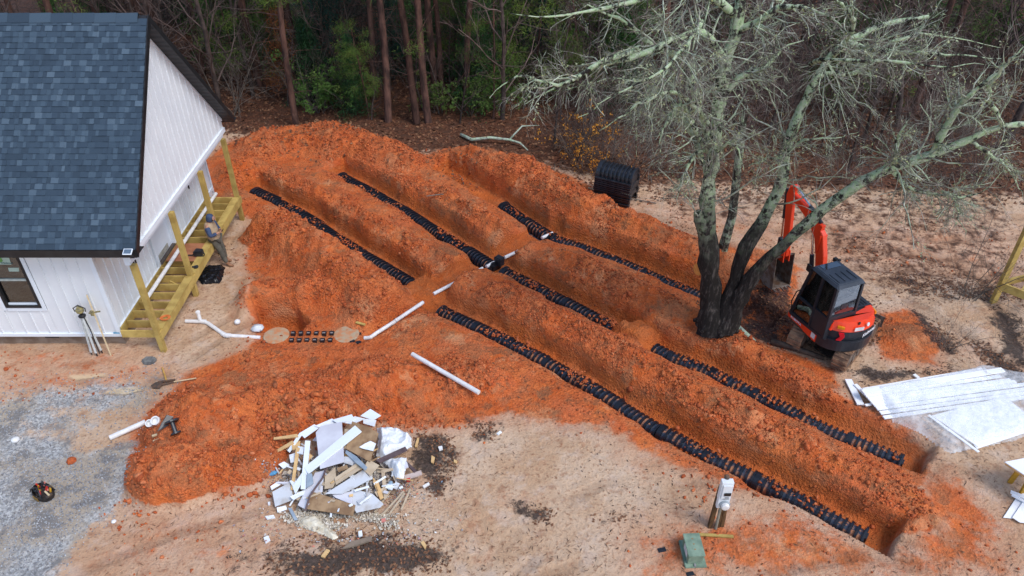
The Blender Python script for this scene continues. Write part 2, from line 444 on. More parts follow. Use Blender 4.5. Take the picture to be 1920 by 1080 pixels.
    return t.fin(col, rough, n, .25)

def soft(x, y, px_poly, w=.25, z=0.0):
    w = w * 1.5
    return np.clip(.5 + psd(x, y, p2(px_poly, z)) / (2 * w), 0, 1)
RED1 = [(380,300),(440,262),(540,236),(600,226),(680,252),(800,292),(870,263),(960,287),(1080,335),(1220,410),(1320,450),(1440,470),(1500,500),(1490,640),(1420,640),(1560,690),(1570,740),(1700,800),(1740,850),(1740,900),(1680,950),(1660,1010),(1620,1000),(1480,925),(1390,925),(1300,900),(1200,870),(1130,815),(1040,800),(960,772),(850,800),(760,800),(640,785),(540,820),(500,900),(420,928),(320,928),(250,918),(240,860),(262,790),(350,700),(450,655),(470,560),(460,470),(470,400),(390,360)]
def build_ground():
    def axis(a, lo, hi, b, st):
        fine = np.arange(lo, hi + 1e-6, st)
        n1 = np.geomspace(.08, abs(a - lo), 46); n2 = np.geomspace(.08, abs(b - hi), 46)
        return np.concatenate([lo - n1[::-1], fine, hi + n2])
    xs = axis(-300, -14, 15.5, 300, .047); ys = axis(-80, 7.6, 28.5, 400, .05)
    X, Y = np.meshgrid(xs, ys); x = X.ravel(); y = Y.ravel()
    h, md, cut, rut = terrain(x, y, True)
    Z = h
    fx = vnoise(x * .5, y * .5, 71) - .5
    red = soft(x, y, RED1, .3)
    red = np.maximum(red, soft(x, y, [(1640,590),(1705,580),(1765,640),(1750,680),(1660,672),(1640,640)], .25))
    red = np.maximum(red, .60 * soft(x, y, [(1380,930),(1500,945),(1660,1015),(1760,880),(1870,960),(1930,1100),(1200,1100),(1180,990)], .5))
    red = np.maximum(red, .75 * soft(x, y, [(1740,870),(1800,900),(1900,1000),(1800,1010),(1700,960)], .3))
    red = np.maximum(red, .36 * soft(x, y, [(240,930),(520,930),(480,1000),(520,1100),(100,1100),(230,960)], .5))
    red = np.maximum(red, .40 * soft(x, y, [(-20,650),(240,650),(330,690),(240,740),(-20,750)], .3))
    red = np.maximum(red, .35 * soft(x, y, [(1200,380),(1920,430),(1920,540),(1560,500),(1300,450)], .5))
    red = np.maximum(red, sstep(.06, .22, md))
    red *= 1 - .85 * soft(x, y, [(345,560),(440,520),(470,560),(470,640),(380,665),(340,640)], .4)
    red *= 1 - .55 * soft(x, y, [(1030,800),(1130,770),(1260,840),(1400,930),(1400,960),(1200,960),(1000,850)], .4)
    grav = .95 * soft(x, y, [(-20,745),(70,752),(170,768),(215,795),(170,832),(262,815),(248,905),(212,960),(150,1010),(85,1100),(-40,1100)], .35)
    grav = np.maximum(grav, .62 * soft(x, y, [(-20,720),(150,715),(260,700),(300,680),(330,720),(262,800),(200,800),(-20,790)], .4))
    grav *= 1 - .6 * soft(x, y, [(40,790),(230,775),(260,820),(160,850),(30,820)], .3)
    dark = 1.15 * soft(x, y, [(600,1030),(700,1015),(800,1030),(830,1050),(760,1068),(640,1075),(560,1065)], .3)
    dark = np.maximum(dark, .62 * soft(x, y, [(540,1000),(700,985),(810,1000),(850,1035),(850,1080),(700,1100),(520,1090),(440,1060)], .4))
    for q, k in [([(775,812),(850,815),(862,870),(830,930),(790,925),(770,860)], .72), ([(1700,575),(1740,590),(1800,640),(1790,665),(1730,640)], .8), ([(1850,560),(1920,600),(1930,700),(1880,660)], .8),
                 ([(1580,690),(1700,690),(1800,680),(1780,700),(1620,725)], .75), ([(1800,625),(1850,640),(1930,690),(1930,730),(1860,700)], .7), ([(930,935),(1000,925),(1060,955),(1040,1000),(960,985)], .52),
                 ([(1080,950),(1280,960),(1290,985),(1100,990)], .50), ([(1500,640),(1560,690),(1660,640),(1640,600)], .6), ([(1300,560),(1400,540),(1480,500),(1510,560),(1500,640),(1420,650),(1310,600)], .62), ([(1410,1040),(1500,1045),(1490,1075),(1420,1065)], .55),
                 ([(870,780),(940,790),(930,830),(880,825)], .6), ([(410,1010),(500,1020),(480,1080),(400,1070)], .5), ([(1650,500),(1920,540),(1930,575),(1700,560)], .48)]:
        dark = np.maximum(dark, k * soft(x, y, q, .25))
    pud = soft(x, y, [(192,738),(215,729),(262,726),(268,732),(235,741)], .12)
    pud = np.maximum(pud, .9 * soft(x, y, [(120,705),(200,700),(205,708),(140,715)], .15))
    bx = np.array([-300, -30, -11.4, -8, -3.3, -1.3, .8, 3.1, 4.55, 6.2, 8.35, 12.9, 17.8, 300.]); by = np.array([30, 29.5, 28.3, 27.6, 26.6, 26.9, 25.9, 24.6, 23.9, 24.4, 23.9, 23.6, 23.2, 23.])
    leaf = np.clip(.5 + (y - np.interp(x, bx, by)) / 2.4, 0, 1) * (1 - .9 * sstep(.1, .3, md))
    leaf = np.maximum(leaf, .47 * soft(x, y, [(1200,340),(1920,360),(1930,560),(1650,570),(1450,420),(1250,420)], .5))
    leaf = np.maximum(leaf, .38 * soft(x, y, [(640,250),(860,255),(830,310),(760,300)], .3))
    V = np.stack([x, y, Z], 1)
    nx, ny = len(xs), len(ys)
    i = np.arange(nx * ny).reshape(ny, nx)
    F = np.stack([i[:-1, :-1].ravel(), i[:-1, 1:].ravel(), i[1:, 1:].ravel(), i[1:, :-1].ravel()], 1)
    o = npmesh('ground', V, F, ground_material(), smooth=True, attrs=dict(rut=rut, red=red, gravel=grav, dark=dark, pud=pud, leaf=leaf, cut=cut))
    o['kind'] = 'structure'
    return x, y, red, grav, dark, leaf, md, cut
gx, gy, g_red, g_grav, g_dark, g_leaf, g_md, g_cut = build_ground()

# loose pieces lying on the ground, joined per kind (uncountable)
rng = np.random.default_rng(11)
ICO = None
def ico():
    bm = bmesh.new(); bmesh.ops.create_icosphere(bm, subdivisions=1, radius=1)
    V = np.array([v.co[:] for v in bm.verts]); F = np.array([[v.index for v in f.verts] for f in bm.faces]); bm.free(); return V, F
IV, IF = ico()
def rotm(n):
    q = rng.normal(size=(n, 4)); q /= np.linalg.norm(q, axis=1)[:, None]; w, x, y, z = q.T
    return np.stack([1-2*(y*y+z*z), 2*(x*y-z*w), 2*(x*z+y*w), 2*(x*y+z*w), 1-2*(x*x+z*z), 2*(y*z-x*w), 2*(x*z-y*w), 2*(y*z+x*w), 1-2*(x*x+y*y)], 1).reshape(n, 3, 3)
def scatter_rocks(name, x, y, size, mat, flat=.7, label=None, sink=.25):
    n = len(x); z = terrain(x, y)
    S = size[:, None] * np.stack([rng.uniform(.7, 1.3, n), rng.uniform(.6, 1.1, n), rng.uniform(.45, .9, n) * flat / .7], 1)
    base = IV[None] * (1 + .30 * rng.normal(size=(n, len(IV), 1)).clip(-1.5, 1.5))
    V = np.einsum('nij,nkj->nki', rotm(n), base * S[:, None, :]) + np.stack([x, y, z + size * (1 - sink) * .45], 1)[:, None, :]
    F = (IF[None] + (np.arange(n) * len(IV))[:, None, None]).reshape(-1, 3)
    t = np.repeat(rng.uniform(0, 1, n), len(IV))
    return npmesh(name, V.reshape(-1, 3), F, mat, attrs=dict(tint=t), kind='stuff')
def scatter_flats(name, x, y, size, mat, asp=.6, lift=.01, tilt=.5, z=None, curl=True):
    n = len(x); z = terrain(x, y) if z is None else z
    a = rng.uniform(0, 2 * np.pi, n); u = np.stack([np.cos(a), np.sin(a), rng.normal(0, tilt, n)], 1); u /= np.linalg.norm(u, axis=1)[:, None]
    w = np.stack([-np.sin(a), np.cos(a), rng.normal(0, tilt, n)], 1); w -= u * (u * w).sum(1)[:, None]; w /= np.linalg.norm(w, axis=1)[:, None]
    c = np.stack([x, y, z + lift], 1); s = size[:, None]
    V = np.stack([c - u * s, c - w * s * asp + [0, 0, .004], c + u * s, c + w * s * asp + [0, 0, .004]], 1)
    F = np.arange(n * 4).reshape(n, 4)
    return npmesh(name, V.reshape(-1, 3), F, mat, attrs=dict(tint=np.repeat(rng.uniform(0, 1, n), 4)), kind='stuff')
def tint_mat(name, cols, rough=.85, bump=.4):
    t = NT(name); r = t.n('ShaderNodeValToRGB'); t.l(t.attr('tint'), r.inputs[0])
    e = r.color_ramp.elements
    while len(e) < len(cols): e.new(.5)
    for i, c in enumerate(cols): e[i].position = i / (len(cols) - 1); e[i].color = (*c, 1)
    P = t.coord(); nz = t.noise(P, 25, 4)
    col = t.mix(t.mr(nz, .3, .7), r.outputs[0], t.mix(.5, r.outputs[0], (.1, .05, .03)))
    return t.fin(col, rough, t.bump(nz, bump, .01) if bump else None, .2)
def pick(w, n):
    """sample n ground points with weight w (per ground vertex, near field only)"""
    m = (gx > -16) & (gx < 17) & (gy > 7.4) & (gy < 30)
    idx = np.where(m)[0]; p = w[idx].clip(0); area = 1.0
    p = p / p.sum(); k = rng.choice(idx, n, p=p)
    return gx[k] + rng.uniform(-.03, .03, n), gy[k] + rng.uniform(-.03, .03, n)
clod_w = g_red * (.10 + sstep(.04, .2, g_md)) * (.12 + sstep(.42, .62, vnoise(gx * 1.3, gy * 1.3, 88))) * (1 - g_cut)
SOILC = [(.52, .115, .035), (.40, .08, .024), (.66, .17, .05), (.30, .09, .035), (.62, .135, .04), (.68, .22, .09)]
x, y = pick(clod_w, 26000)
scatter_rocks('soil_clods', x, y, np.exp(rng.normal(-3.9, .45, len(x))).clip(.009, .07), tint_mat('clod_soil', SOILC))
hx = []
for (px, py), sx, sy, n in [((520,815),.5,.15,120),((700,785),1.0,.25,220),((262,890),.2,.4,90),((430,915),.5,.15,90),((1340,915),.8,.3,60),((600,770),.8,.3,220),((1430,700),.8,.5,90),((1250,760),1.2,.5,160),((1580,880),.8,.4,140)]:
    c = at(px, py); hx.append(np.stack([rng.normal(c.x, sx, n), rng.normal(c.y, sy, n)]))
hx = np.concatenate(hx, 1)
scatter_rocks('soil_lumps', hx[0], hx[1], np.exp(rng.normal(-3.45, .42, hx.shape[1])).clip(.018, .085), bpy.data.materials['clod_soil'])
x, y = pick(g_grav ** 2, 7000)
scatter_rocks('gravel_stones', x, y, rng.uniform(.008, .022, len(x)), tint_mat('gravel_stone', [(.16, .17, .19), (.45, .48, .5), (.30, .32, .35), (.62, .64, .66)]), .6)
LEAFC = [(.07, .028, .018), (.20, .085, .045), (.30, .14, .07), (.12, .05, .03), (.36, .19, .10), (.09, .045, .035)]
leafm = tint_mat('dead_leaf', LEAFC, .8, 0)
n = 52000
x = rng.uniform(-26, 30, n); y = 22.5 + 27 * rng.uniform(0, 1, n) ** 1.2
bxs = np.interp(x, [-30, -11.4, -3.3, .8, 4.5, 12.9, 30], [29.5, 28.3, 26.6, 25.9, 23.9, 23.6, 23.])
k = (y > bxs - .8 + rng.normal(0, .7, n)) & (terrain(x, y) < .55)
scatter_flats('leaf_litter', x[k], y[k], rng.uniform(.04, .10, k.sum()), leafm, .6, .02, .45)
w = (g_leaf * .5 * (g_leaf < .6) + .15 * (1 - g_red) * sstep(15, 19, gy) + (g_dark > .35) * .8) * sstep(.45, .6, vnoise(gx * .9, gy * .9, 90)) * (1 - g_cut)
x, y = pick(w + 1e-6, 9000)
scatter_flats('blown_leaves', x, y, rng.uniform(.018, .05, len(x)), leafm, .6, .012, .4)
x, y = pick((g_dark > .4) * (gy < 17) * .4 * sstep(.4, .6, vnoise(gx * 2, gy * 2, 97)) + .03 * (1 - g_red) * (gx > -4) * (gy < 14) * sstep(.5, .7, vnoise(gx * 1.3, gy * 1.3, 98)), 2600)
scatter_flats('bark_bits', x, y, rng.uniform(.012, .045, len(x)), tint_mat('char_bit', [(.02, .018, .018), (.07, .045, .035), (.15, .10, .07), (.03, .025, .025)], .8, 0), .35, .012, .35)

x, y = pick((1 - g_red * .5) * (gx > -8) * (g_grav < .2) * sstep(.4, .65, vnoise(gx * .8, gy * .8, 92)) * (gy < 22) * (1 - g_cut) + 1e-6, 5200)
scatter_flats('twig_litter', x, y, rng.uniform(.02, .07, len(x)), tint_mat('twig_bit', [(.10, .055, .035), (.20, .11, .06), (.05, .035, .03), (.32, .2, .12)], .85, 0), .13, .012, .12)

# soil that fell onto the chambers
fx_ = []; fy_ = []; fz_ = []
for pts in (T1A, T1B, T2, T3):
    P_ = np.array(pts); sg = np.hypot(*np.diff(P_, axis=0).T); cs_ = np.concatenate([[0], np.cumsum(sg)])
    for _ in range(int(cs_[-1] * 1.1)):
        s0 = rng.uniform(0, cs_[-1]); n = int(rng.uniform(6, 40)); ss = np.clip(rng.normal(s0, .22, n), 0, cs_[-1])
        fx_.append(np.interp(ss, cs_, P_[:, 0]) + rng.normal(0, .1, n)); fy_.append(np.interp(ss, cs_, P_[:, 1]) + rng.normal(0, .1, n)); fz_.append(np.full(n, -.22))
fx_, fy_, fz_ = map(np.concatenate, (fx_, fy_, fz_)); _t = terrain
def terrain(x, y, want=False): return fz_
scatter_rocks('fallen_soil', fx_, fy_, np.exp(rng.normal(-3.6, .4, len(fx_))).clip(.012, .06), bpy.data.materials['clod_soil'])
terrain = _t
c_ = []
for (px, py), sx, sy, n in [((370,760),1.2,.8,90),((330,870),.8,.6,60),((540,740),1.4,.7,120),((600,440),.8,.8,260),((720,540),.6,.4,120),((1150,540),1.2,.4,150),((1000,320),1.5,.4,160),((1450,800),1.0,.4,200),((700,400),1.0,.4,120)]:
    c = at(px, py); c_.append(np.stack([rng.normal(c.x, sx, n), rng.normal(c.y, sy, n)]))
c_ = np.concatenate(c_, 1); k = (terrain(c_[0], c_[1]) > .12)
scatter_rocks('soil_chunks', c_[0][k], c_[1][k], np.exp(rng.normal(-3.5, .5, k.sum())).clip(.015, .12), bpy.data.materials['clod_soil'])
# ---------------------------------------------------------------- materials of built things
M_white = pmat('white_siding', (.80, .825, .845), (.75, .775, .80), 1.2, .45, .03, 30, .4)
M_trim = pmat('white_trim', (.80, .85, .90), (.76, .81, .86), 2, .4, .02, 30, .4)
M_black = pmat('black_metal', (.012, .012, .014), (.02, .02, .022), 5, .45, .05, 30, .4)
M_found = pmat('foundation_render', (.30, .24, .19), (.20, .14, .10), 3, .9, .4, 30, .2)
M_wood = pmat('treated_pine', (.50, .36, .11), (.38, .26, .075), 3, .7, .15, 40, .3, rnd=.16, stretch=(1, 1, 1), lo=.4, hi=.6)
M_ply = pmat('brown_plywood', (.40, .17, .085), (.30, .12, .06), 4, .7, .1)
M_pvc = pmat('white_pvc', (.82, .82, .81), (.70, .68, .66), 6, .3, .02, 30, .5)
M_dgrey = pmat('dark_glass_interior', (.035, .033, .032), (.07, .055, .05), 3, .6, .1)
M_blkpl = pmat('black_plastic', (.012, .014, .02), (.022, .025, .032), 8, .35, .1, 30, .5)
def glass(name, tint=(.5, .56, .55), f=.35):
    t = NT(name); t.t.nodes.remove(t.b)
    tr = t.n('ShaderNodeBsdfTransparent'); tr.inputs[0].default_value = (*tint, 1)
    gl = t.n('ShaderNodeBsdfGlossy'); gl.inputs['Roughness'].default_value = .03; gl.inputs[0].default_value = (.9, .95, 1, 1)
    fr = t.n('ShaderNodeFresnel'); fr.inputs[0].default_value = 1.5
    mx = t.n('ShaderNodeMixShader'); t.l(t.math('ADD', t.math('MULTIPLY', fr.outputs[0], .9), f, True), mx.inputs[0]); t.l(tr.outputs[0], mx.inputs[1]); t.l(gl.outputs[0], mx.inputs[2]); t.l(mx.outputs[0], t.out.inputs[0])
    return t.m
M_glass = glass('window_glass', (.45, .5, .48), .12)
def shingle_mat():
    t = NT('asphalt_shingle'); P = t.coord()
    oi = t.n('ShaderNodeObjectInfo').outputs['Random']
    tone = t.math('FRACT', t.math('ADD', t.attr('tint'), t.math('MULTIPLY', oi, .37)))
    r = t.n('ShaderNodeValToRGB'); t.l(tone, r.inputs[0]); e = r.color_ramp.elements
    e[0].color = (.030, .048, .070, 1); e[1].color = (.115, .165, .215, 1); e[1].position = 1
    for p, c in ((.3, (.040, .064, .094)), (.6, (.056, .088, .124)), (.8, (.074, .114, .156))): q = e.new(p); q.color = (*c, 1)
    g = t.noise(P, 160, 3, .8); g2 = t.noise(P, 30, 3)
    col = t.mix(t.mr(g, .35, .65), r.outputs[0], t.mix(.5, r.outputs[0], (.02, .035, .05)))
    col = t.mix(t.math('MULTIPLY', g2, .3), col, (.06, .085, .115))
    return t.fin(col, .9, t.bump(g, .5, .004), .2)
M_shing = shingle_mat()

# ---------------------------------------------------------------- house
XR, YS, YM, ZE, ZR = -8.76, 14.74, 18.56, 3.31, 7.55
YN = 2 * YM - YS
XG = -9.10                       # gable face above the porch
XW, YW, YWN = -10.15, 15.18, 22.7
XL = -19.0
slope = (ZR - ZE) / (YM - YS); SL = math.hypot(ZR - ZE, YM - YS)
nS = Vector((0, -(ZR - ZE), YM - YS)).normalized()   # outward normal of the south roof slope
dS = Vector((0, YM - YS, ZR - ZE)).normalized()
house = thing('house', 'new white board and batten house with blue grey shingle roof', 'house', (XW, YW, 0))
HO = Vector((XW, YW, 0))
def hb(mb, name, mat, parent=None, **k): return mb.build(name, mat, parent or house, world=True, **k)
deck = MB()
th = .16
deck.prism([(XR, YS, ZE - th), (XR, YM, ZR - th), (XR, YN, ZE - th), (XR, YN, ZE - .03), (XR, YM, ZR - .03), (XR, YS, ZE - .03)], (XL - XR, 0, 0))
# split in two convex halves so the section stays clean
deck = MB()
deck.prism([(XR - .02, YS + .02, ZE - th), (XR - .02, YM, ZR - th), (XR - .02, YM, ZR - .012), (XR - .02, YS + .02, ZE - .012)], (XL - XR, 0, 0))
deck.prism([(XR - .02, YN - .02, ZE - th), (XR - .02, YM, ZR - th), (XR - .02, YM, ZR - .012), (XR - .02, YN - .02, ZE - .012)], (XL - XR, 0, 0))
roof = hb(deck, 'roof', M_black)
# shingles
EXPO = .143; NR = int(SL / EXPO); SW = .5
def shingle_mesh(seed):
    r = random.Random(seed); V = []; F = []; T = []
    xs_ = [0]
    while xs_[-1] < SW - .08:
        xs_.append(min(SW, xs_[-1] + r.choice([.05, .07, .1, .13, .18])))
    xs_[-1] = SW
    def col_(u, t0, t1, tn):
        for (v, z) in ((0, 0), (0, t0), (EXPO * 1.25, t1)):
            V.append(tuple(Vector((-u, 0, 0)) + dS * v + nS * z)); T.append(tn)
    for a, b in zip(xs_[:-1], xs_[1:]):
        t = .024 if r.random() < .5 else .013; tn = r.uniform(.05, .95) if r.random() < .6 else r.uniform(.0, .45)
        col_(a + .0004, t, .003, tn); col_(b - .0004, t, .003, tn)
    for k in range(len(V) // 3 - 1):
        o = 3 * k; F += [(o, o + 3, o + 4, o + 1), (o + 1, o + 4, o + 5, o + 2)]
    F += [(0, 1, 2), (len(V) - 3, len(V) - 1, len(V) - 2)]
    me = bpy.data.meshes.new('shingle'); me.from_pydata(V, [], F)
    at_ = me.attributes.new('tint', 'FLOAT', 'POINT'); at_.data.foreach_set('value', T)
    me.materials.append(M_shing); me.update(); return me, V, F, T
SHM = [shingle_mesh(i) for i in range(14)]
rs = random.Random(3); fieldV = []; fieldF = []; fieldT = []; cnt = 0
for k in range(NR):
    off = rs.choice([0, .12, .25, .37])
    y0 = YS + dS.y * EXPO * k; z0 = ZE + dS.z * EXPO * k
    frac = k / NR; lim = 3.35 + .55 * frac
    j = 0; xr = XR + off
    while xr > XL:
        m = rs.choice(SHM)
        a = min(xr, XR)
        P0 = Vector((xr, y0, z0)) + nS * .004
        if xr <= XR + .001 and XR - xr < lim and cnt < 300:
            o = bpy.data.objects.new('shingle', m[0]); COL.objects.link(o); o.parent = roof; o.location = P0 - HO; cnt += 1
        else:
            b = len(fieldV)
            vs = [Vector(v) + P0 for v in m[1]]
            for v in vs: fieldV.append((min(v.x, XR - .0) - HO.x, v.y - HO.y, v.z - HO.z))
            fieldF += [tuple(i + b for i in f) for f in m[2]]; fieldT += m[3]
        xr -= SW
# far slope shingles
for k in range(NR):
    b = len(fieldV); y0 = YN - dS.y * EXPO * k; z0 = ZE + dS.z * EXPO * k
    for xx, zz, f in ((XR, 0, 0), (XL, 0, 0), (XL, .012, 0), (XR, .012, 0), (XR, .004, 1), (XL, .004, 1)):
        fieldV.append((xx - HO.x, y0 - dS.y * EXPO * f - HO.y + .004 * 0, z0 + dS.z * EXPO * f + zz * .9))
    fieldF += [(b, b + 1, b + 2, b + 3), (b + 3, b + 2, b + 5, b + 4)]; fieldT += [rs.random()] * 6
fm = bpy.data.meshes.new('shingle_field'); fm.from_pydata(fieldV, [], fieldF)
fm.attributes.new('tint', 'FLOAT', 'POINT').data.foreach_set('value', fieldT); fm.materials.append(M_shing)
fo = bpy.data.objects.new('shingle_field', fm); COL.objects.link(fo); fo.parent = roof; fo['kind'] = 'stuff'
# ridge caps
for i in range(20):
    x1 = XR - .22 - i * .52; mb = MB()
    for sgn in (-1, 1):
        e = Vector((0, sgn * .16, -.16 * slope)); lift = .03 + .008
        a = Vector((x1, YM, ZR + lift)); b = a + Vector((-.56, 0, -.012))
        mb.prism([a, b, b + e, a + e], (0, 0, .014))
    o = mb.build('ridge_cap', M_shing, None)
    me = o.data; at_ = me.attributes.new('tint', 'FLOAT', 'POINT'); at_.data.foreach_set('value', [rs.uniform(.3, .9)] * len(me.vertices))
    o.parent = roof; o.location = -HO
# fascia and rake boards, soffit
mb = MB(); mb.box((.5 * (XR + XL), YS - .015, ZE - .10), (XR - XL, .03, .2)); hb(mb, 'fascia', M_black, roof)
mb = MB(); mb.box((.5 * (XR + XL), YN + .015, ZE - .10), (XR - XL, .03, .2)); hb(mb, 'fascia', M_black, roof)
for sgn, ya in ((1, YS), (-1, YN)):
    mb = MB()
    mb.prism([(XR, ya, ZE + .012), (XR, YM, ZR + .012), (XR, YM, ZR - .21), (XR, ya, ZE - .21)], (.025, 0, 0)); hb(mb, 'rake_board', M_black, roof)
    n_ = 26
    mb = MB()
    for i in range(n_):
        a0 = i / n_ + .003; a1 = (i + 1) / n_ - .003
        pts = [(x_, ya + (YM - ya) * a, ZE + (ZR - ZE) * a - .20) for x_, a in ((XR - .005, a0), (XR - .005, a1), (XG + .02, a1), (XG + .02, a0))]
        mb.prism(pts, (0, 0, .02))
        mb.prism([Vector(p) + Vector((0, 0, -.008)) for p in ((pts[0]), ((pts[0][0], pts[0][1] * .8 + pts[1][1] * .2, pts[0][2] * .8 + pts[1][2] * .2)), (pts[3][0], pts[3][1] * .8 + pts[2][1] * .2, pts[3][2] * .8 + pts[2][2] * .2), pts[3])], (0, 0, .01))
    hb(mb, 'soffit', M_black, roof)
mb = MB(); mb.box((.5 * (XR + XL), .5 * (YS + YW) + .01, ZE - .19), (XR - XL - .06, YW - YS - .02, .02)); hb(mb, 'soffit', M_black, roof)
mb = MB(); mb.box((.5 * (XR + XL), .5 * (YN + YWN), ZE - .19), (XR - XL - .06, abs(YN - YWN) + .0, .02)); hb(mb, 'soffit', M_black, roof)
# gable above the porch: vertical board panels with battens
ZB = 2.96
def roofz(y): return ZE + (ZR - ZE) * (1 - abs(y - YM) / (YM - YS)) - .205
y = YS + .16; W = .305
while y < YN - .16:
    y1 = min(y + W, YN - .16)
    if y < YM < y1: top = [(y, roofz(y)), (YM, roofz(YM)), (y1, roofz(y1))]
    else: top = [(y, roofz(y)), (y1, roofz(y1))]
    mb = MB(); g = .004
    poly = [(XG, y + g, ZB)] + [(XG, min(max(a, y + g), y1 - g), b) for a, b in top] + [(XG, y1 - g, ZB)]
    mb.prism(poly, (-.03, 0, 0)); hb(mb, 'gable_panel', M_white)
    if y1 < YN - .2:
        mb = MB(); mb.box((XG + .0125, y1, .5 * (ZB + roofz(y1))), (.019, .028, roofz(y1) - ZB - .01)); hb(mb, 'batten', M_white)
    y = y1
mb = MB(); mb.box((XG + .025, YM, ZB - .02), (.05, YN - YS - .3, .13)); hb(mb, 'gable_trim', M_trim)
for s_, e_ in ((YS, YM), (YN, YM)):
    mb = MB(); mb.prism([(XG + .003, s_ + (.16 if s_ < YM else -.16), roofz(s_ + (.16 if s_ < YM else -.16)) + .0), (XG + .003, e_, roofz(e_)), (XG + .003, e_, roofz(e_) - .07), (XG + .003, s_ + (.16 if s_ < YM else -.16), roofz(s_ + (.16 if s_ < YM else -.16)) - .07)], (.028, 0, 0)); hb(mb, 'frieze_board', M_trim)
mb = MB(); mb.box((.5 * (XG + XW) - .03, YM + .1, ZB - .10), (XG - XW - .09, YN - YS - 1.1, .02)); hb(mb, 'porch_ceiling', M_trim)
mb = MB(); mb.box((XG - .10, YM, ZB - .115), (.13, 7.2, .24)); hb(mb, 'porch_beam', M_trim)
# walls
ZF = .38
def wall_run(axis, fixed, a, b, z0, z1, skip=None, off=0):
    u = a; i = 0
    while u < b - .02:
        u1 = min(u + W, b); um = .5 * (u + u1); segs = [(z0, z1)]
        if skip and skip[0] < um < skip[1]: segs = [(z0, skip[2]), (skip[3], z1)]
        for s0, s1 in segs:
            if s1 - s0 < .05: continue
            mb = MB()
            if axis == 'x': mb.box((um, fixed + .02, .5 * (s0 + s1)), (u1 - u - .008, .04, s1 - s0))
            else: mb.box((fixed - .02, um, .5 * (s0 + s1)), (.04, u1 - u - .008, s1 - s0))
            hb(mb, 'siding_panel', M_white)
            if u1 < b - .02 and not (skip and skip[0] < u1 < skip[1] and s0 == z0 and False):
                mb = MB()
                if axis == 'x': mb.box((u1, fixed - .0125, .5 * (s0 + s1)), (.03, .025, s1 - s0 - .004))
                else: mb.box((fixed + .0125, u1, .5 * (s0 + s1)), (.025, .03, s1 - s0 - .004))
                hb(mb, 'batten', M_white)
        u = u1
wx0, wx1, wz0, wz1 = -12.78, -11.88, 1.30, 3.0
wall_run('x', YW, XL, wx0 - .1, ZF, 3.11)
wall_run('x', YW, wx0 - .1, wx1 + .1, ZF, 3.11, (wx0 - .1, wx1 + .1, wz0 - .1, wz1 + .07))
wall_run('x', YW, wx1 + .1, XW - .1, ZF, 3.11)
dy0, dy1 = 17.95, 19.15
wall_run('y', XW, YW + .1, dy0 - .1, ZF, ZB - .12)
wall_run('y', XW, dy1 + .1, YWN - .1, ZF, ZB - .12)
for p in ((XW - .035, YW - .006, .09), (XW - .035, YWN - .03, .09)):
    mb = MB(); mb.box((p[0] + .0, p[1] + .02, .5 * (ZF + 3.08)), (.11, .09, 3.08 - ZF)); hb(mb, 'corner_board', M_trim)
mb = MB(); mb.box((.5 * (XL + XW), YW - .02, ZF + .02), (XW - XL + .04, .045, .09)); hb(mb, 'skirt_board', M_trim)
mb = MB(); mb.box((XW + .02, .5 * (YW + YWN), ZF + .02 + .2), (.045, YWN - YW - .05, .09)); hb(mb, 'skirt_board', M_trim)
# inner box of the house: closes it from behind
mb = MB(); mb.box((.5 * (XL + XW) - .06, .5 * (YW + YWN) + .02, 1.8), (XW - XL - .16, YWN - YW - .12, 2.55)); 
inner = MB()
inner.box((.5 * (XL + XW), YWN - .02, .5 * (ZF + 3.1)), (XW - XL - .12, .05, 3.1 - ZF)); inner.box((XL + .02, .5 * (YW + YWN), .5 * (ZF + 3.1)), (.05, YWN - YW - .1, 3.1 - ZF))
hb(inner, 'rear_wall', M_white)
fnd = MB(); fnd.box((.5 * (XL + XW), .5 * (YW + YWN) + .03, .5 * (ZF - .3)), (XW - XL - .08, YWN - YW - .1, ZF + .28)); fo_ = hb(fnd, 'foundation', M_found)
mb = MB(); mb.box((-12.05, YW + .075, .27), (.36, .02, .09)); hb(mb, 'foundation_vent', M_black, fo_)
# window
win = MB()
for c, s in (((wx0 + .03, YW + .0, .5 * (wz0 + wz1)), (.06, .10, wz1 - wz0)), ((wx1 - .03, YW + .0, .5 * (wz0 + wz1)), (.06, .10, wz1 - wz0)),
             ((.5 * (wx0 + wx1), YW + .0, wz1 - .03), (wx1 - wx0 - .12, .098, .06)), ((.5 * (wx0 + wx1), YW + .0, wz0 + .03), (wx1 - wx0 - .12, .098, .06))): win.box(c, s)
wo = hb(win, 'window', M_black)
mb = MB(); mb.box((.5 * (wx0 + wx1), YW + .02, 2.13), (wx1 - wx0 - .12, .05, .05)); hb(mb, 'meeting_rail', pmat('grey_vinyl', (.45, .5, .47)), wo)
for z0, z1 in ((wz0 + .06, 2.1), (2.16, wz1 - .06)):
    mb = MB(); mb.box((.5 * (wx0 + wx1), YW + .035, .5 * (z0 + z1)), (wx1 - wx0 - .12, .008, z1 - z0)); hb(mb, 'pane', M_glass, wo)
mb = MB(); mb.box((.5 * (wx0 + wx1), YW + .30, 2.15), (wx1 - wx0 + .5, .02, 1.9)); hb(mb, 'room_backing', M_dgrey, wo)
mb = MB(); mb.box((.5 * (wx0 + wx1), YW + .02, wz0 + .085), (wx1 - wx0 - .14, .03, .05)); hb(mb, 'inner_sill', M_trim, wo)
for c, s in (((wx0 - .05, 0, 0), (.09, .03, wz1 - wz0 + .2)), ((wx1 + .05, 0, 0), (.09, .03, wz1 - wz0 + .2))):
    mb = MB(); mb.box((c[0], YW - .018, .5 * (wz0 + wz1) - .0), s); hb(mb, 'casing', M_trim, wo)
mb = MB(); mb.box((.5 * (wx0 + wx1), YW - .018, wz0 - .06), (wx1 - wx0 - .01, .03, .1)); hb(mb, 'casing', M_trim, wo)
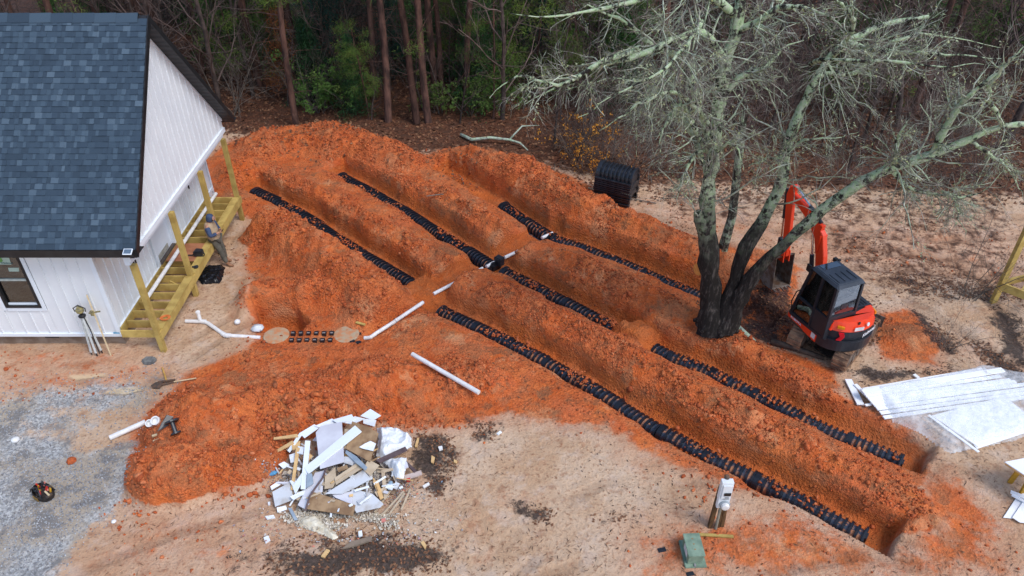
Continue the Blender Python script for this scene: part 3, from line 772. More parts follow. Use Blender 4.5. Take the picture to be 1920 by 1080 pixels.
M_sticker = pmat('pale_green_sticker', (.42, .55, .47), (.38, .5, .44), 3, .5, 0)
def on_win(px, py): return AY(px, py, YW - .0)
for poly, nm in (([(-8,481),(16,481),(21.5,496),(-2,496)], 'sticker'), ([(15,502),(35.5,502),(36,509),(17,509)], 'sticker')):
    P = [AY(a, b, YW + .028) for a, b in poly]; mb = MB(); mb.prism(P, (0, -.002, 0)); st = hb(mb, nm, M_sticker, wo)
P = [AY(a, b, YW + .024) for a, b in [(-4,482.5),(2,482.5),(5.5,489.5),(3,491.5),(-4,491.5)]]; mb = MB(); mb.prism(P, (0, -.001, 0)); hb(mb, 'leaf_logo', pmat('leaf_green', (.16, .36, .10)), wo)
def text(body, size, loc, rot, mat, parent, ext_=.003, name='lettering', sx=1.0):
    c = bpy.data.curves.new(name, 'FONT'); c.body = body; c.size = size; c.extrude = ext_; c.align_x = 'CENTER'; c.align_y = 'CENTER'; c.offset = size * .012
    o = bpy.data.objects.new(name, c); COL.objects.link(o); dg = bpy.context.evaluated_depsgraph_get(); me = bpy.data.meshes.new_from_object(o.evaluated_get(dg)); bpy.data.objects.remove(o); me.materials.clear(); me.materials.append(mat)
    o = bpy.data.objects.new(name, me); COL.objects.link(o); o.parent = parent; o.location = loc; o.rotation_euler = rot; o.scale = (sx, 1, 1); return o
p = AY(12, 493.3, YW + .024) - HO
text('Windows', .075, p, (R(90), 0, 0), pmat('ink_grey', (.12, .2, .2)), wo)
# porch door
door = MB(); door.box((XW - .05, .5 * (dy0 + dy1), 1.66), (.04, dy1 - dy0 - .1, 2.06)); do = hb(door, 'door', M_trim)
for yy in (dy0, dy1):
    mb = MB(); mb.box((XW + .005, yy, 1.68), (.07, .11, 2.2)); hb(mb, 'door_casing', M_trim, do)
mb = MB(); mb.box((XW + .015, .5 * (dy0 + dy1), .67), (.12, dy1 - dy0 - .12, .05)); hb(mb, 'threshold', pmat('dark_threshold', (.12, .10, .09)), do)
mb = MB(); mb.box((XW - .025, .5 * (dy0 + dy1) - .1, .80), (.015, dy1 - dy0 - .45, .16)); hb(mb, 'kick_opening', pmat('grey_board', (.42, .4, .34)), do)
for yy in (16.75, 16.85, 21.0):
    mb = MB(); mb.box((XW + .03, yy, 1.55), (.03, .035, .11)); hb(mb, 'outlet_box', M_black)
mb = MB(); mb.box((XW - .1, YW - .03, ZF + .06), (.16, .012, .10)); hb(mb, 'blue_tape', pmat('tape_blue', (.16, .42, .62)))
# solar light at the eave corner
sl = thing('solar_light', 'small square solar light clipped to the front roof corner', 'solar light', (XR - .13, YS - .05, ZE - .1))
mb = MB(); mb.box((-.02, -.03, .10), (.21, .16, .022), Matrix.Rotation(R(25), 3, 'X')); fr = mb.build('panel_frame', M_trim, sl, bevel=.004)
mb = MB(); mb.box((-.02, -.034, .112), (.17, .12, .006), Matrix.Rotation(R(25), 3, 'X')); mb.build('solar_cell', pmat('solar_cell', (.12, .17, .23), rough=.2), fr)
mb = MB(); mb.box((.05, -.01, -.02), (.10, .09, .10)); mb.tube([(0, 0, .09), (.04, 0, 0)], .015); mb.build('lamp_body', M_black, sl, bevel=.01)

# ---------------------------------------------------------------- porch frame
XP_ = -9.09; PY = [15.0, 17.48, 19.79, 21.97]; ZD = .63
porch = thing('porch_frame', 'unfinished treated pine porch frame of posts, rim beam and joists beside the white house', 'porch frame', (XP_, 15.0, 0))
PO = Vector((XP_, 15.0, 0))
def pb(mb, name, mat=M_wood, parent=None, **k): return mb.build(name, mat, parent or porch, world=True, **k)
for i, yy in enumerate(PY):
    zb = hz(XP_, yy) - .15
    mb = MB(); mb.box((XP_, yy, .5 * (zb + ZB - .24)), (.135, .135, ZB - .24 - zb)); pb(mb, 'post', bevel=.006)
for dx, nm in ((.09, 'rim_beam'),):
    mb = MB(); mb.box((XP_ + .09, 18.5, ZD - .10), (.042, 7.1, .24)); pb(mb, nm, bevel=.004)
mb = MB(); mb.box((XP_ - .09, 18.5, ZD - .105), (.042, 6.9, .235)); pb(mb, 'rim_beam', bevel=.004)
mb = MB(); mb.box((XP_, 18.5 , ZD + .03), (.145, .0, .0)); 
for a, b in ((15.07, 17.41), (17.55, 19.72), (19.86, 21.9)):
    mb = MB(); mb.box((XP_, .5 * (a + b), ZD + .036), (.225, b - a - .02, .036)); pb(mb, 'rim_cap', bevel=.004)
mb = MB(); mb.box((XW + .065, 18.6, ZD - .10), (.042, 6.9, .235)); pb(mb, 'ledger', bevel=.004)
y = 15.05
while y < 22.05:
    mb = MB(); mb.box((.5 * (XP_ - .115 + XW + .09), y, ZD - .10 + random.uniform(-.01, .01)), (XP_ - .115 - XW - .09, .04, .225)); pb(mb, 'joist', bevel=.003)
    y += .405
mb = MB(); mb.box((XW + .57, 18.65, ZD + .028), (.92, .95, .018)); pb(mb, 'plywood_landing', M_ply)
mb = MB(); mb.box((XP_ - .35, 17.35, ZD - .3), (.6, .04, .14), Matrix.Rotation(R(35), 3, 'Y')); pb(mb, 'brace')
mb = MB(); mb.box((XP_ - .0, 15.02, .1), (.13, .02, .1)); 
# pipe lying along the porch
mb = MB(); a, b = G(273, 563, .80), G(405, 363, .72)
mb.tube([a, a + (b - a) * .33, a + (b - a) * .66, b], .055, 14, False); mb.tube([a, b], .048, 14, False)
single(mb, 'drain_pipe', M_pvc, 'long white plastic pipe lying lengthwise on the porch joists', 'pipe', smooth=True)
# orange hose coil
mb = MB(); c = G(310, 596, ZD + .09)
for k in range(4):
    rr = .075 + .018 * k; mb.tube([c + Vector((rr * math.cos(t * .5), rr * .9 * math.sin(t * .5), .012 * (k % 2) + .004 * math.sin(t))) for t in range(14)], .010, 6, False)
single(mb, 'cord_coil', pmat('orange_cord', (.75, .22, .06)), 'small orange coil of cord on the front end of the porch rim', 'cord', smooth=True)
# black tool bag and gadget on the rim
c = G(373, 478, ZD + .06)
t_ = thing('camera_bag', 'black carry bag with a round strap ring on the plywood by the second post', 'bag', c)
mb = MB(); mb.prism([(-.12, -.1, 0), (.12, -.1, 0), (.14, .09, 0), (-.09, .12, 0)], (0, 0, .17)); mb.build('bag_body', M_blkpl, t_, bevel=.02)
mb = MB(); mb.tube([(.15 + .06 * math.cos(a * .6), -.10 + .02 * a * .1, .09 + .07 * math.sin(a * .6)) for a in range(12)], .014, 6, False); mb.build('strap_ring', M_black, t_)
mb = MB(); mb.tube([(-.12, -.02, .03), (-.2, -.05, .02), (-.27, -.04, .02), (-.36, -.07, .02)], .018, 6); mb.build('strap', M_black, t_)
c = G(368, 502, ZD + .06)
mb = MB(); mb.lathe([(.05, 0), (.07, .02), (.07, .05), (.03, .06)], c, 12); mb.beam(c + Vector((-.12, .03, .02)), c, .04, .03)
single(mb, 'tape_measure', M_blkpl, 'small black tape measure on the porch rim just below the bag', 'tape measure')
# ---------------------------------------------------------------- leaching chambers in the trenches
def chamber_mat():
    t = NT('chamber_plastic'); P = t.coord(); oi = t.n('ShaderNodeObjectInfo').outputs['Random']
    v = t.n('ShaderNodeVectorMath', operation='ADD'); t.l(P, v.inputs[0])
    cc = t.n('ShaderNodeCombineXYZ'); t.l(t.math('MULTIPLY', oi, 40), cc.inputs[0]); t.l(cc.outputs[0], v.inputs[1])
    n = t.noise(v.outputs[0], 3.5, 5, .7)
    f = t.math('MULTIPLY', t.mr(t.math('ADD', t.attr('valley'), t.math('MULTIPLY', t.math('SUBTRACT', n, .5), 2.6)), .55, .85), t.mr(t.attr('valley'), 0, .4))
    col = t.mix(f, t.mix(t.mr(t.attr('valley'), .2, .6), (.008, .010, .016), (.035, .048, .075)), t.mix(t.noise(P, 18), (.40, .14, .06), (.45, .22, .12)))
    r = t.mr(f, 0, 1, .32, .9, False)
    return t.fin(col, r, t.bump(t.noise(P, 50, 3), .15, .004), .5)
M_cham = chamber_mat()
def chamber_mesh(L=1.24, ribs=9, r0=.235, r1=.29, H=.29):
    V = []; A = []; ns = 0; nseg = 14; prof = []
    for k in range(ribs):
        a = k / ribs
        for t_, hi in ((.02, 0), (.34, 0), (.40, 1), (.62, 1), (.98, -1)):
            prof.append(((a + t_ / ribs) * L, hi))
    prof2 = []
    for k in range(ribs):
        s = k * L / ribs; w = L / ribs
        if k == 0: prof2 += [(s, 1, .0), (s + .9 * w, 1, .0), (s + .98 * w, 0, .3)]; continue
        prof2 += [(s, 0, .62), (s + .52 * w, 0, .62), (s + .58 * w, 1, .0), (s + .92 * w, 1, 0.), (s + .985 * w, 0, .3)]
    for s, hi, val in prof2:
        rw = r1 if hi else r0; rh = H + (.045 if hi else -.012)
        for j in range(nseg + 1):
            a = math.pi * j / nseg
            c_, s_ = math.cos(a), math.sin(a)
            V.append((s, rw * math.copysign(abs(c_) ** .8, c_), rh * abs(s_) ** .75)); A.append(val)
        ns += 1
    # flange rings at the sides
    F = [(i * (nseg + 1) + j, i * (nseg + 1) + j + 1, (i + 1) * (nseg + 1) + j + 1, (i + 1) * (nseg + 1) + j) for i in range(ns - 1) for j in range(nseg)]
    o = len(V)
    for sg in (-1, 1):
        b = len(V)
        V += [(0, sg * r0, .0), (L, sg * r0, .0), (L, sg * (r1 + .05), .0), (0, sg * (r1 + .05), .0), (0, sg * r0, .03), (L, sg * r0, .03), (L, sg * (r1 + .05), .03), (0, sg * (r1 + .05), .03)]
        A += [.5] * 8
        F += [tuple(b + i for i in f) for f in ((4, 5, 6, 7), (0, 1, 5, 4), (1, 2, 6, 5), (2, 3, 7, 6), (3, 0, 4, 7))]
    me = bpy.data.meshes.new('chamber'); me.from_pydata(V, [], F)
    me.attributes.new('valley', 'FLOAT', 'POINT').data.foreach_set('value', A); me.materials.append(M_cham); me.update()
    return me
CH = chamber_mesh()
def end_cap_mesh():
    mb = MB(); P = [(0, .29 * math.copysign(abs(math.cos(a)) ** .8, math.cos(a)), .33 * abs(math.sin(a)) ** .75) for a in [math.pi * k / 12 for k in range(13)]]
    mb.prism(P, (.05, 0, 0)); mb.box((.06, 0, .14), (.05, .18, .16)); me = mb.mesh('end_cap', .006); me.materials.append(M_blkpl); return me
CAP = end_cap_mesh()
def chamber_row(label, pts, z=-.515, dz=0.0):
    P = [Vector((a, b)) for a, b in pts]; S = [0]
    for a, b in zip(P[:-1], P[1:]): S.append(S[-1] + (b - a).length)
    def pos(s):
        s = max(0, min(s, S[-1] - 1e-6))
        for i in range(len(P) - 1):
            if s <= S[i + 1]: return P[i] + (P[i + 1] - P[i]) * ((s - S[i]) / (S[i + 1] - S[i]))
        return P[-1]
    n = max(1, round(S[-1] / 1.2)); st = S[-1] / n
    root = thing('chamber_row', label, 'chamber row', (P[0].x, P[0].y, z), 0, 'black ribbed chamber rows laid in the trenches')
    for k in range(n):
        a, b = pos(k * st), pos((k + 1) * st); d = b - a
        o = bpy.data.objects.new('chamber', CH); COL.objects.link(o); o.parent = root
        o.location = (a.x - P[0].x + random.uniform(-.015, .015), a.y - P[0].y + random.uniform(-.015, .015), random.uniform(-.02, .02) + dz); o.rotation_euler = (0, random.uniform(-.01, .01), math.atan2(d.y, d.x) + random.uniform(-.03, .03)); o.scale = (d.length / 1.24 * 1.02, .86, .95)
    for q, dd in ((0, P[0] - P[1]), (S[-1] - 1e-3, P[-1] - P[-2])):
        a = pos(q); o = bpy.data.objects.new('end_cap', CAP); COL.objects.link(o); o.parent = root
        o.location = (a.x - P[0].x, a.y - P[0].y, 0); o.rotation_euler = (0, 0, math.atan2(dd.y, dd.x))
chamber_row('black ribbed chamber row in the near trench between the porch and the white header pipe', p2([(478,353),(575,400),(660,460),(772,526)], -.2))
chamber_row('longest black ribbed chamber row, in the near trench running down towards the meter post', p2([(828,577),(930,625),(1060,690),(1180,765),(1300,835),(1450,905),(1622,996)], -.2))
chamber_row('black ribbed chamber row in the middle trench up to the header pipe crossing', p2([(640,325),(760,390),(880,465),(925,492)], -.2))
chamber_row('black ribbed chamber row in the middle trench, header pipe down to white trim stack', p2([(945,503),(1050,555),(1150,605),(1240,655),(1330,690),(1480,765),(1690,858)], -.2))
chamber_row('short black ribbed chamber row in the far trench, ending at its white pipe stub', p2([(945,380),(985,408),(1033,438)], -.2))
chamber_row('black ribbed chamber row in the far trench running behind the lichen tree trunk', p2([(1040,442),(1100,462),(1230,514),(1330,556)], -.2))
# ---------------------------------------------------------------- pipes
def pipe(pts, r, label, name='drain_pipe', mat=None, sm=True, extra=None):
    mb = MB(); mb.tube(pts, r, 12, True)
    if extra: extra(mb)
    return single(mb, name, mat or M_pvc, label, 'pipe', smooth=False)
zc = -.24
pipe([G(813,551,zc), G(905,503,zc)], .052, 'white header pipe across the gap between near and middle trenches, partly buried')
def collars(mb):
    for a in (.35, .7):
        p = G(945,486,zc) .lerp(G(972,471,zc), a)
pipe([G(912,500,zc), G(934,488,zc)], .055, 'short white pipe piece plugged into the near side of the middle chamber row')
pipe([G(946,483,zc), G(972,471,zc)], .055, 'short white pipe stub leaving the far side of the middle chamber row')
pipe([G(1016,446,zc), G(1036,437,zc)], .055, 'white pipe stub at the end of the far trench chamber row')
for a, lb in ((936,'black distribution box straddling the middle trench at the white pipe'),):
    c = G(a, 492, -.25); mb = MB(); mb.box(c + Vector((0, 0, .06)), (.27, .24, .30), Matrix.Rotation(R(-42), 3, 'Z')); single(mb, 'junction_box', M_blkpl, lb, 'junction box', bevel=.03)
c = G(812, 553, -.42); mb = MB(); mb.box(c, (.22, .2, .16), Matrix.Rotation(R(-42), 3, 'Z')); single(mb, 'junction_box', M_blkpl, 'small black box where the header pipe meets the near trench', 'junction box', bevel=.02)
pipe([G(683,634,-.12), G(694,633,-.1), G(710,622,-.08), G(745,600,-.1)], .055, 'white pipe running from the right tank lid towards the trenches')
pipe([G(741,602,-.06), G(793,567,-.16)], .055, 'straight white pipe aimed at the header pipe, beyond the right tank lid pipe')
zp_ = max(at(773 + 125 * k / 8, 664 + 72 * k / 8).z for k in range(9)) + .04
pipe([G(773,664,zp_), G(898,736,zp_)], .058, 'loose white pipe lying diagonally on the bare red soil below the trenches')
t_ = thing('drain_assembly', 'white elbowed drain pipe with upright stub, from the porch to the left tank lid', 'drain pipe', at(348,603))
o_ = Vector(t_.location)
mb = MB(); q = [at(348,602,.06), at(382,603,.06), at(390,606,.06), at(420,627,.06), at(428,629,.05), at(488,633,.03)]
mb.tube([p - o_ for p in q], .052, 12); mb.build('pipe', M_pvc, t_, smooth=False)
mb = MB(); a = at(376,603,.06) - o_; mb.tube([a, a + Vector((-.02, .05, .28))], .05, 12); mb.tube([a + Vector((-.02, .05, .26)), a + Vector((-.02, .05, .31))], .062, 12); mb.build('riser', M_pvc, t_)
for k in (1, 3, 4):
    mb = MB(); p = q[k] - o_; d = (q[min(k + 1, 5)] - q[k - 1]).normalized(); mb.tube([p - d * .06, p + d * .06], .064, 12); mb.build('coupling', M_pvc, t_)
# ---------------------------------------------------------------- septic tank
zt = -.14
tk = thing('septic_tank', 'buried black ribbed septic tank with two dirt covered round lids', 'septic tank', G(583, 630, zt))
TO = Vector(tk.location)
M_lid = pmat('dirt_covered_lid', (.52, .22, .10), (.42, .33, .22), 7, .85, .5, 25, .2)
for px, py in ((518,628),(649,626)):
    c = G(px, py, -.04) - TO + Vector((0, 0, -.01)); mb = MB(); mb.lathe([(.31, -.22), (.31, -.04), (.345, -.035), (.345, 0), (.33, .012), (.22, .02), (.05, .028)], c, 28); lid = mb.build('lid', M_lid, tk, smooth=False)
    mb = MB(); mb.lathe([(.36, -.3), (.36, -.06), (.33, -.055)], c, 28); mb.build('riser_collar', M_blkpl, tk)
    for a in range(6):
        mb = MB(); mb.box(c + Vector((.37 * math.cos(a * 1.05 + .3), .37 * math.sin(a * 1.05 + .3), -.1)), (.06, .05, .10)); mb.build('lug', M_blkpl, tk)
for r_ in range(2):
    for k in range(6):
        px = 547 + 14.5 * k + 3 * r_; c = G(px, 638 - 13 * r_, -.02) - TO
        mb = MB(); mb.box(c + Vector((0, 0, -.02)), (.11, .12, .12)); mb.box(c + Vector((0, .0, .05)), (.14, .03, .03)); mb.build('tank_rib', M_blkpl, tk, bevel=.008)
        mb = MB(); mb.box(c + Vector((.0, -.01, .043)), (.08, .07, .012)); mb.build('rib_window', pmat('grey_rib', (.35, .30, .28)) if 'grey_rib' not in bpy.data.materials else bpy.data.materials['grey_rib'], tk)
for px, py in ((660,641),(672,644)):
    c = G(px, py, -.1) - TO; mb = MB(); mb.box(c, (.16, .12, .12), Matrix.Rotation(.4, 3, 'Z')); mb.build('inlet_boot', M_blkpl, tk, bevel=.02)
c = at(484, 620); mb = MB(); mb.prism([c + Vector(p) for p in ((-.17, -.12, 0), (.13, -.13, 0), (.17, .1, 0), (.02, .15, 0), (-.14, .13, 0))], (.0, 0, .16)); single(mb, 'bucket_bag', pmat('white_bag', (.72, .74, .76), (.6, .62, .66), 8, .5, .6, 12), 'crumpled white bag beside the left tank lid', 'bag', bevel=.05, smooth=True)
c = at(446, 607); mb = MB(); mb.lathe([(.04, 0), (.085, .04), (.08, .1), (.03, .14)], c, 9); single(mb, 'white_plug', M_pvc, 'small round white pipe cap on the soil left of the tank lids', 'pipe cap', smooth=True)
c = at(676, 607, .06); mb = MB(); mb.beam(c + Vector((-.13, .06, 0)), c + Vector((.13, -.05, 0)), .07, .035); single(mb, 'wood_offcut', M_wood, 'short wood offcut behind the right tank lid', 'wood offcut')
# ---------------------------------------------------------------- black plastic sheet by the porch
def crumple(name, pxpoly, mat, label, cat, h=.08, seed=1, n=46, lift=.03, wav=3.0, fall=.12):
    P = [at(a, b) for a, b in pxpoly]; xs = [p.x for p in P]; ys = [p.y for p in P]
    X, Y = np.meshgrid(np.linspace(min(xs), max(xs), n), np.linspace(min(ys), max(ys), n)); x = X.ravel(); y = Y.ravel()
    sd = psd(x, y, P); inside = sd + .03 * fbm(x * 5, y * 5, 2, seed) > 0
    z = terrain(x, y) + lift + h * (sstep(0, fall, sd)) * (.6 + .8 * np.abs(fbm(x * wav, y * wav, 4, seed)) + .25 * fbm(x * wav * 4, y * wav * 4, 2, seed + 3))
    o0 = np.array([np.mean(x[inside]), np.mean(y[inside]), z[inside].min()])
    V = np.stack([x, y, z], 1) - o0; i = np.arange(n * n).reshape(n, n)
    F = np.stack([i[:-1, :-1].ravel(), i[:-1, 1:].ravel(), i[1:, 1:].ravel(), i[1:, :-1].ravel()], 1)
    F = F[inside[F].sum(1) >= 3]
    used = np.unique(F); mp = -np.ones(n * n, int); mp[used] = np.arange(len(used))
    o = npmesh(name, V[used], mp[F], mat, smooth=True); o.location = o0
    s = o.modifiers.new('thick', 'SOLIDIFY'); s.thickness = .004
    return tag(o, label, cat)
crumple('plastic_sheet', [(376,505),(392,500),(416,497),(422,505),(418,520),(412,532),(380,534),(371,525)], pmat('black_film', (.006, .007, .009), (.012, .012, .015), rough=.22, bump=.3, bscale=14, dist=.03), 'crumpled black plastic sheet on the soil beside the porch', 'plastic sheet', .13, 5, 50, .02, 4.0)
# ---------------------------------------------------------------- tripod and story pole against the front wall
c = Vector((-10.78, 14.84, 0)); c.z = hz(c.x, c.y)
tp = thing('laser_tripod', 'yellow laser level on a folded white tripod leaning at the front wall', 'laser level', c)
hd = Vector((-.02, .1, 1.30))
for k, (dx, dy) in enumerate(((-.08, -.05), (.06, -.08), (.14, .03))):
    mb = MB(); mb.beam(hd + Vector((dx * .3, dy * .3, -.12)), Vector((dx, dy, .10)), .05, .028); mb.build('leg', pmat('tripod_white', (.6, .62, .6)) if k == 0 else bpy.data.materials['tripod_white'], tp)
    mb = MB(); mb.beam(Vector((dx, dy, .12)), Vector((dx * 1.05, dy * 1.05, -.02)), .03, .02); mb.build('foot', M_black, tp)
mb = MB(); mb.lathe([(.09, 0), (.09, .03), (.04, .06), (.04, .12)], hd + Vector((0, 0, -.13)), 12); mb.build('tripod_head', M_black, tp)
mb = MB(); mb.lathe([(.08, 0), (.095, .03), (.095, .1), (.05, .13), (.05, .17), (.02, .18)], hd + Vector((0, 0, 0)), 12); ll = mb.build('laser_head', pmat('dusty_yellow', (.36, .30, .12), (.18, .16, .1), 12), tp, bevel=.004)
mb = MB(); mb.tube([hd + Vector((-.13, 0, .02)), hd + Vector((-.15, 0, .12)), hd + Vector((0, 0, .22)), hd + Vector((.15, 0, .12)), hd + Vector((.13, 0, .02))], .014, 6); mb.build('carry_handle', M_black, ll)
mb = MB(); mb.tube([hd + Vector((.05, -.03, -.1)), hd + Vector((.12, -.08, -.5)), hd + Vector((.12, -.1, -.9)), Vector((.16, -.1, .1))], .013, 6); mb.build('strap', M_black, tp)
c = Vector((-10.39, 14.80, 0)); c.z = hz(c.x, c.y)
rd = thing('story_pole', 'pale wooden story pole with laser receiver leaning beside the tripod', 'measuring pole', c)
mb = MB(); mb.beam((0, 0, 0), (-.16, .26, 1.75), .035, .05); mb.build('pole', pmat('pale_wood', (.62, .50, .32), (.5, .38, .22), 8), rd)
mb = MB(); mb.beam((-.24, .18, 1.24), (.06, .18, 1.30), .03, .03); mb.box((-.14, .16, 1.26), (.08, .06, .14)); mb.build('receiver', bpy.data.materials['dusty_yellow'], rd)
# ---------------------------------------------------------------- small things front left
M_pale = bpy.data.materials['pale_wood']
c = at(280, 677); mb = MB(); mb.prism([c + Vector(p) for p in ((-.2, -.02, -.04), (-.06, -.17, -.04), (.14, -.14, -.04), (.2, .03, -.04), (.08, .14, -.04), (-.12, .13, -.04))], (.0, 0, .11)); single(mb, 'stone_slab', pmat('grey_stone', (.20, .20, .19), (.11, .11, .11), 8, .9, .6, 20), 'flat dark grey stone on the sandy soil left of the pipes', 'stone', bevel=.03)
sh = thing('shovel', 'long handled shovel lying at the left edge of the red soil heap', 'shovel', at(300, 722)); so = Vector(sh.location)
a, b = at(320, 717, .05) - so, at(368, 709, .07) - so; mb = MB(); mb.tube([a, b], .017, 8); mb.build('handle', M_pale, sh)
M_iron = pmat('muddy_iron', (.06, .05, .045), (.14, .08, .05), 10, .6, .3)
mb = MB(); c0, c1 = at(283, 723, .03) - so, at(303, 722, .05) - so; d = (c1 - c0).normalized(); s_ = d.cross(Vector((0, 0, 1)))
mb.prism([c0, c0 + d * .08 + s_ * .10, c1 + s_ * .12, c1 - s_ * .12, c0 + d * .08 - s_ * .1], (0, 0, .012)); mb.tube([c1, a + (b - a) * .12], .022, 8); mb.build('blade', M_iron, sh)
mt = thing('mattock', 'yellow handled mattock with its head beside the shovel', 'mattock', at(311, 713)); so = Vector(mt.location)
mb = MB(); mb.tube([at(304,689,.06) - so, at(308,700,.06) - so, at(312,714,.05) - so], [.018, .018, .024], 8); mb.build('handle', pmat('yellow_handle', (.62, .36, .09)), mt)
mb = MB(); c = at(312,715,.05) - so; mb.beam(c + Vector((-.2, -.03, 0)), c + Vector((.2, .05, 0)), .05, .04); mb.build('head', M_iron, mt)
pipe([at(206,821,.06), at(273,791,.06)], .062, 'white pipe offcut on the gravel at the left end of the red heap')
for px, py, r_, lb in ((284,797,.085,'smaller open white pipe coupling between the pipe offcut and the drum parts'),(295,792,.10,'larger white pipe coupling touching the open one')):
    c = at(px, py, .01); M_ = Matrix.Rotation(R(35), 3, 'X'); mb = MB(); mb.lathe([(r_ * .7, 0), (r_, 0), (r_, .1), (r_ * .72, .1), (r_ * .7, .02)], c + Vector((0, 0, .04)), 18, M_); single(mb, 'pipe_coupling', M_pvc, lb, 'pipe coupling', 'white pipe couplings by the red heap')
bf = thing('filter_part', 'black plastic pipe tee with two round flanges on the red heap', 'pipe tee', at(318, 800)); so = Vector(bf.location)
mb = MB(); a, b = at(322,790,.2) - so, at(330,812,.10) - so; mb.tube([a, b], .045, 10); mb.build('stem', M_blkpl, bf)
for p, r_ in ((a, .15), (b, .11)):
    mb = MB(); d = (b - a).normalized(); q_ = d.to_track_quat('Z', 'Y').to_matrix(); mb.lathe([(r_, -.02), (r_, .02)], p, 18, q_); mb.build('flange', M_blkpl, bf, bevel=.005)
mb = MB(); c = at(309, 799, .05) - so; mb.prism([c + Vector(p) for p in ((-.14, -.12, -.05), (.05, .08, -.05), (.1, .22, .05), (-.02, .2, .12))], (.05, -.03, .05)); mb.build('plate', M_blkpl, bf)
for px, py, lb in ((291,816,'upper of two small wood chips below the white couplings'),(293,826,'lower of two small wood chips below the white couplings')):
    c = at(px, py, .03); mb = MB(); mb.box(c, (.13, .05, .03), Matrix.Rotation(.5, 3, 'Z')); single(mb, 'wood_chip', M_pale, lb, 'wood chip')
for px, py, s_, lb in ((30,827,.10,'white foam lump on the muddy gravel at the left edge'),(214,979,.055,'small white stone on the soil below the gravel')):
    c = at(px, py); mb = MB(); mb.lathe([(s_ * .6, 0), (s_, s_ * .3), (s_ * .8, s_ * .8), (s_ * .2, s_)], c, 8); o = single(mb, 'foam_lump', M_pvc, lb, 'lump', smooth=True)
c = at(135, 866); mb = MB(); mb.lathe([(.05, -.02), (.11, .03), (.08, .09), (.02, .12)], c, 7); single(mb, 'clay_lump', bpy.data.materials['clod_soil'], 'orange lump of clay alone on the gravel above the tool bag', 'clay lump')
# tool bag
tb = thing('tool_bag', 'open dark tool bag full of red and yellow tools on the gravel', 'tool bag', at(85, 930), R(-30))
mb = MB(); N_ = 20; prof = [(.17, .0), (.2, .04), (.22, .14), (.205, .2)]
V_ = []
mb.lathe(prof, (0, 0, 0), N_); mb.v = [(x_ * 1.25, y_ * .82, z_) for x_, y_, z_ in mb.v]; mb.f = mb.f[:-1]; mb.build('bag_body', pmat('dark_canvas', (.02, .018, .018), (.05, .035, .03), 12), tb)
mb = MB(); mb.lathe([(.15, .15), (.02, .155)], (0, 0, 0), N_); mb.v = [(x_ * 1.25, y_ * .82, z_) for x_, y_, z_ in mb.v]; mb.build('bag_lining', bpy.data.materials['dark_canvas'], tb)
for sg in (-1, 1):
    mb = MB(); mb.tube([(-.2, sg * .15, .16), (-.15, sg * .12, .27), (0, sg * .06, .34), (.15, sg * .12, .27), (.2, sg * .15, .16)], .014, 8); mb.build('handle', M_blkpl, tb, smooth=True)
    mb = MB(); mb.box((0, sg * .178, .1), (.16, .012, .10)); mb.build('pocket', pmat('tan_pocket', (.35, .2, .05)) if sg < 0 else bpy.data.materials['tan_pocket'], tb)
M_redt = pmat('red_tool', (.62, .04, .03)); M_yelt = pmat('yellow_tool', (.6, .32, .03)); M_pink = pmat('pink_rag', (.7, .25, .2))
rr = random.Random(5)
for k in range(12):
    a = Vector((rr.uniform(-.16, .16), rr.uniform(-.1, .1), .15)); d = Vector((rr.uniform(-.5, .5), rr.uniform(-.5, .5), 1)).normalized()
    mb = MB(); mb.tube([a, a + d * rr.uniform(.06, .14)], rr.uniform(.012, .026), 7); mb.build('tool_handle', (M_redt, M_yelt, M_pink, M_blkpl)[k % 4], tb)
mb = MB(); mb.beam((.12, .0, .23), (.30, -.02, .22), .035, .02); mb.build('hammer_handle', M_pale, tb)
mb = MB(); mb.box((.28, -.02, .21), (.05, .12, .04)); mb.build('hammer_head', M_iron, tb)
# ---------------------------------------------------------------- green pad box and meter pedestal
c = at(1299, 1045); pd = thing('utility_pedestal', 'green electrical box with a white label on the bare soil', 'electrical box', G(1301, 1058, c.z), R(2))
M_green = pmat('weathered_green', (.24, .33, .24), (.15, .22, .16), 5, .6, .15, 30, .3); pz = .30
mb = MB(); mb.box((0.02, .22, .02), (.42, .62, .05)); mb.build('base', M_green, pd, bevel=.01)
mb = MB(); mb.prism([(-.14, -.02, .045), (.15, -.02, .045), (.15, .44, .045), (-.14, .44, .045)], (0, 0, .27)); cv = mb.build('cover', M_green, pd, bevel=.008)
mb = MB(); mb.box((.005, .21, .325), (.33, .52, .02)); mb.build('lid', M_green, pd, bevel=.006)
mb = MB(); mb.box((-.1435, .19, .2), (.004, .22, .17)); mb.build('warning_label', pmat('white_label', (.72, .72, .72)), cv)
mb = MB(); mb.box((.0, -.06, .05), (.035, .05, .05)); mb.build('latch', pmat('zinc', (.4, .4, .4), metal=.6), pd)
for k in range(3):
    mb = MB(); mb.box((0, .1 + .12 * k, .337), (.03, .02, .008)); mb.build('rust_mark', pmat('rust_spot', (.35, .2, .08)) if k == 0 else bpy.data.materials['rust_spot'], pd)
c = at(1345, 997); mp = thing('meter_post', 'white electric meter panel on a short brown post assembly', 'electric meter', c, R(0)); mo = Vector(c)
yb = c.y
tl, tr2, bl_, br_ = AY(1347,906,yb), AY(1373,906,yb), AY(1340,953,yb), AY(1362,953,yb)
zt_, zb_ = tl.z - c.z, bl_.z - c.z; x0, x1 = -.14, .09
M_mwht = pmat('meter_enamel', (.76, .79, .81), (.70, .73, .76), 4, .4, .03)
mb = MB(); mb.box((.5 * (x0 + x1), .06, .5 * (zt_ + zb_)), (x1 - x0, .12, zt_ - zb_)); pn = mb.build('panel_box', M_mwht, mp, bevel=.008)
H_ = zt_ - zb_
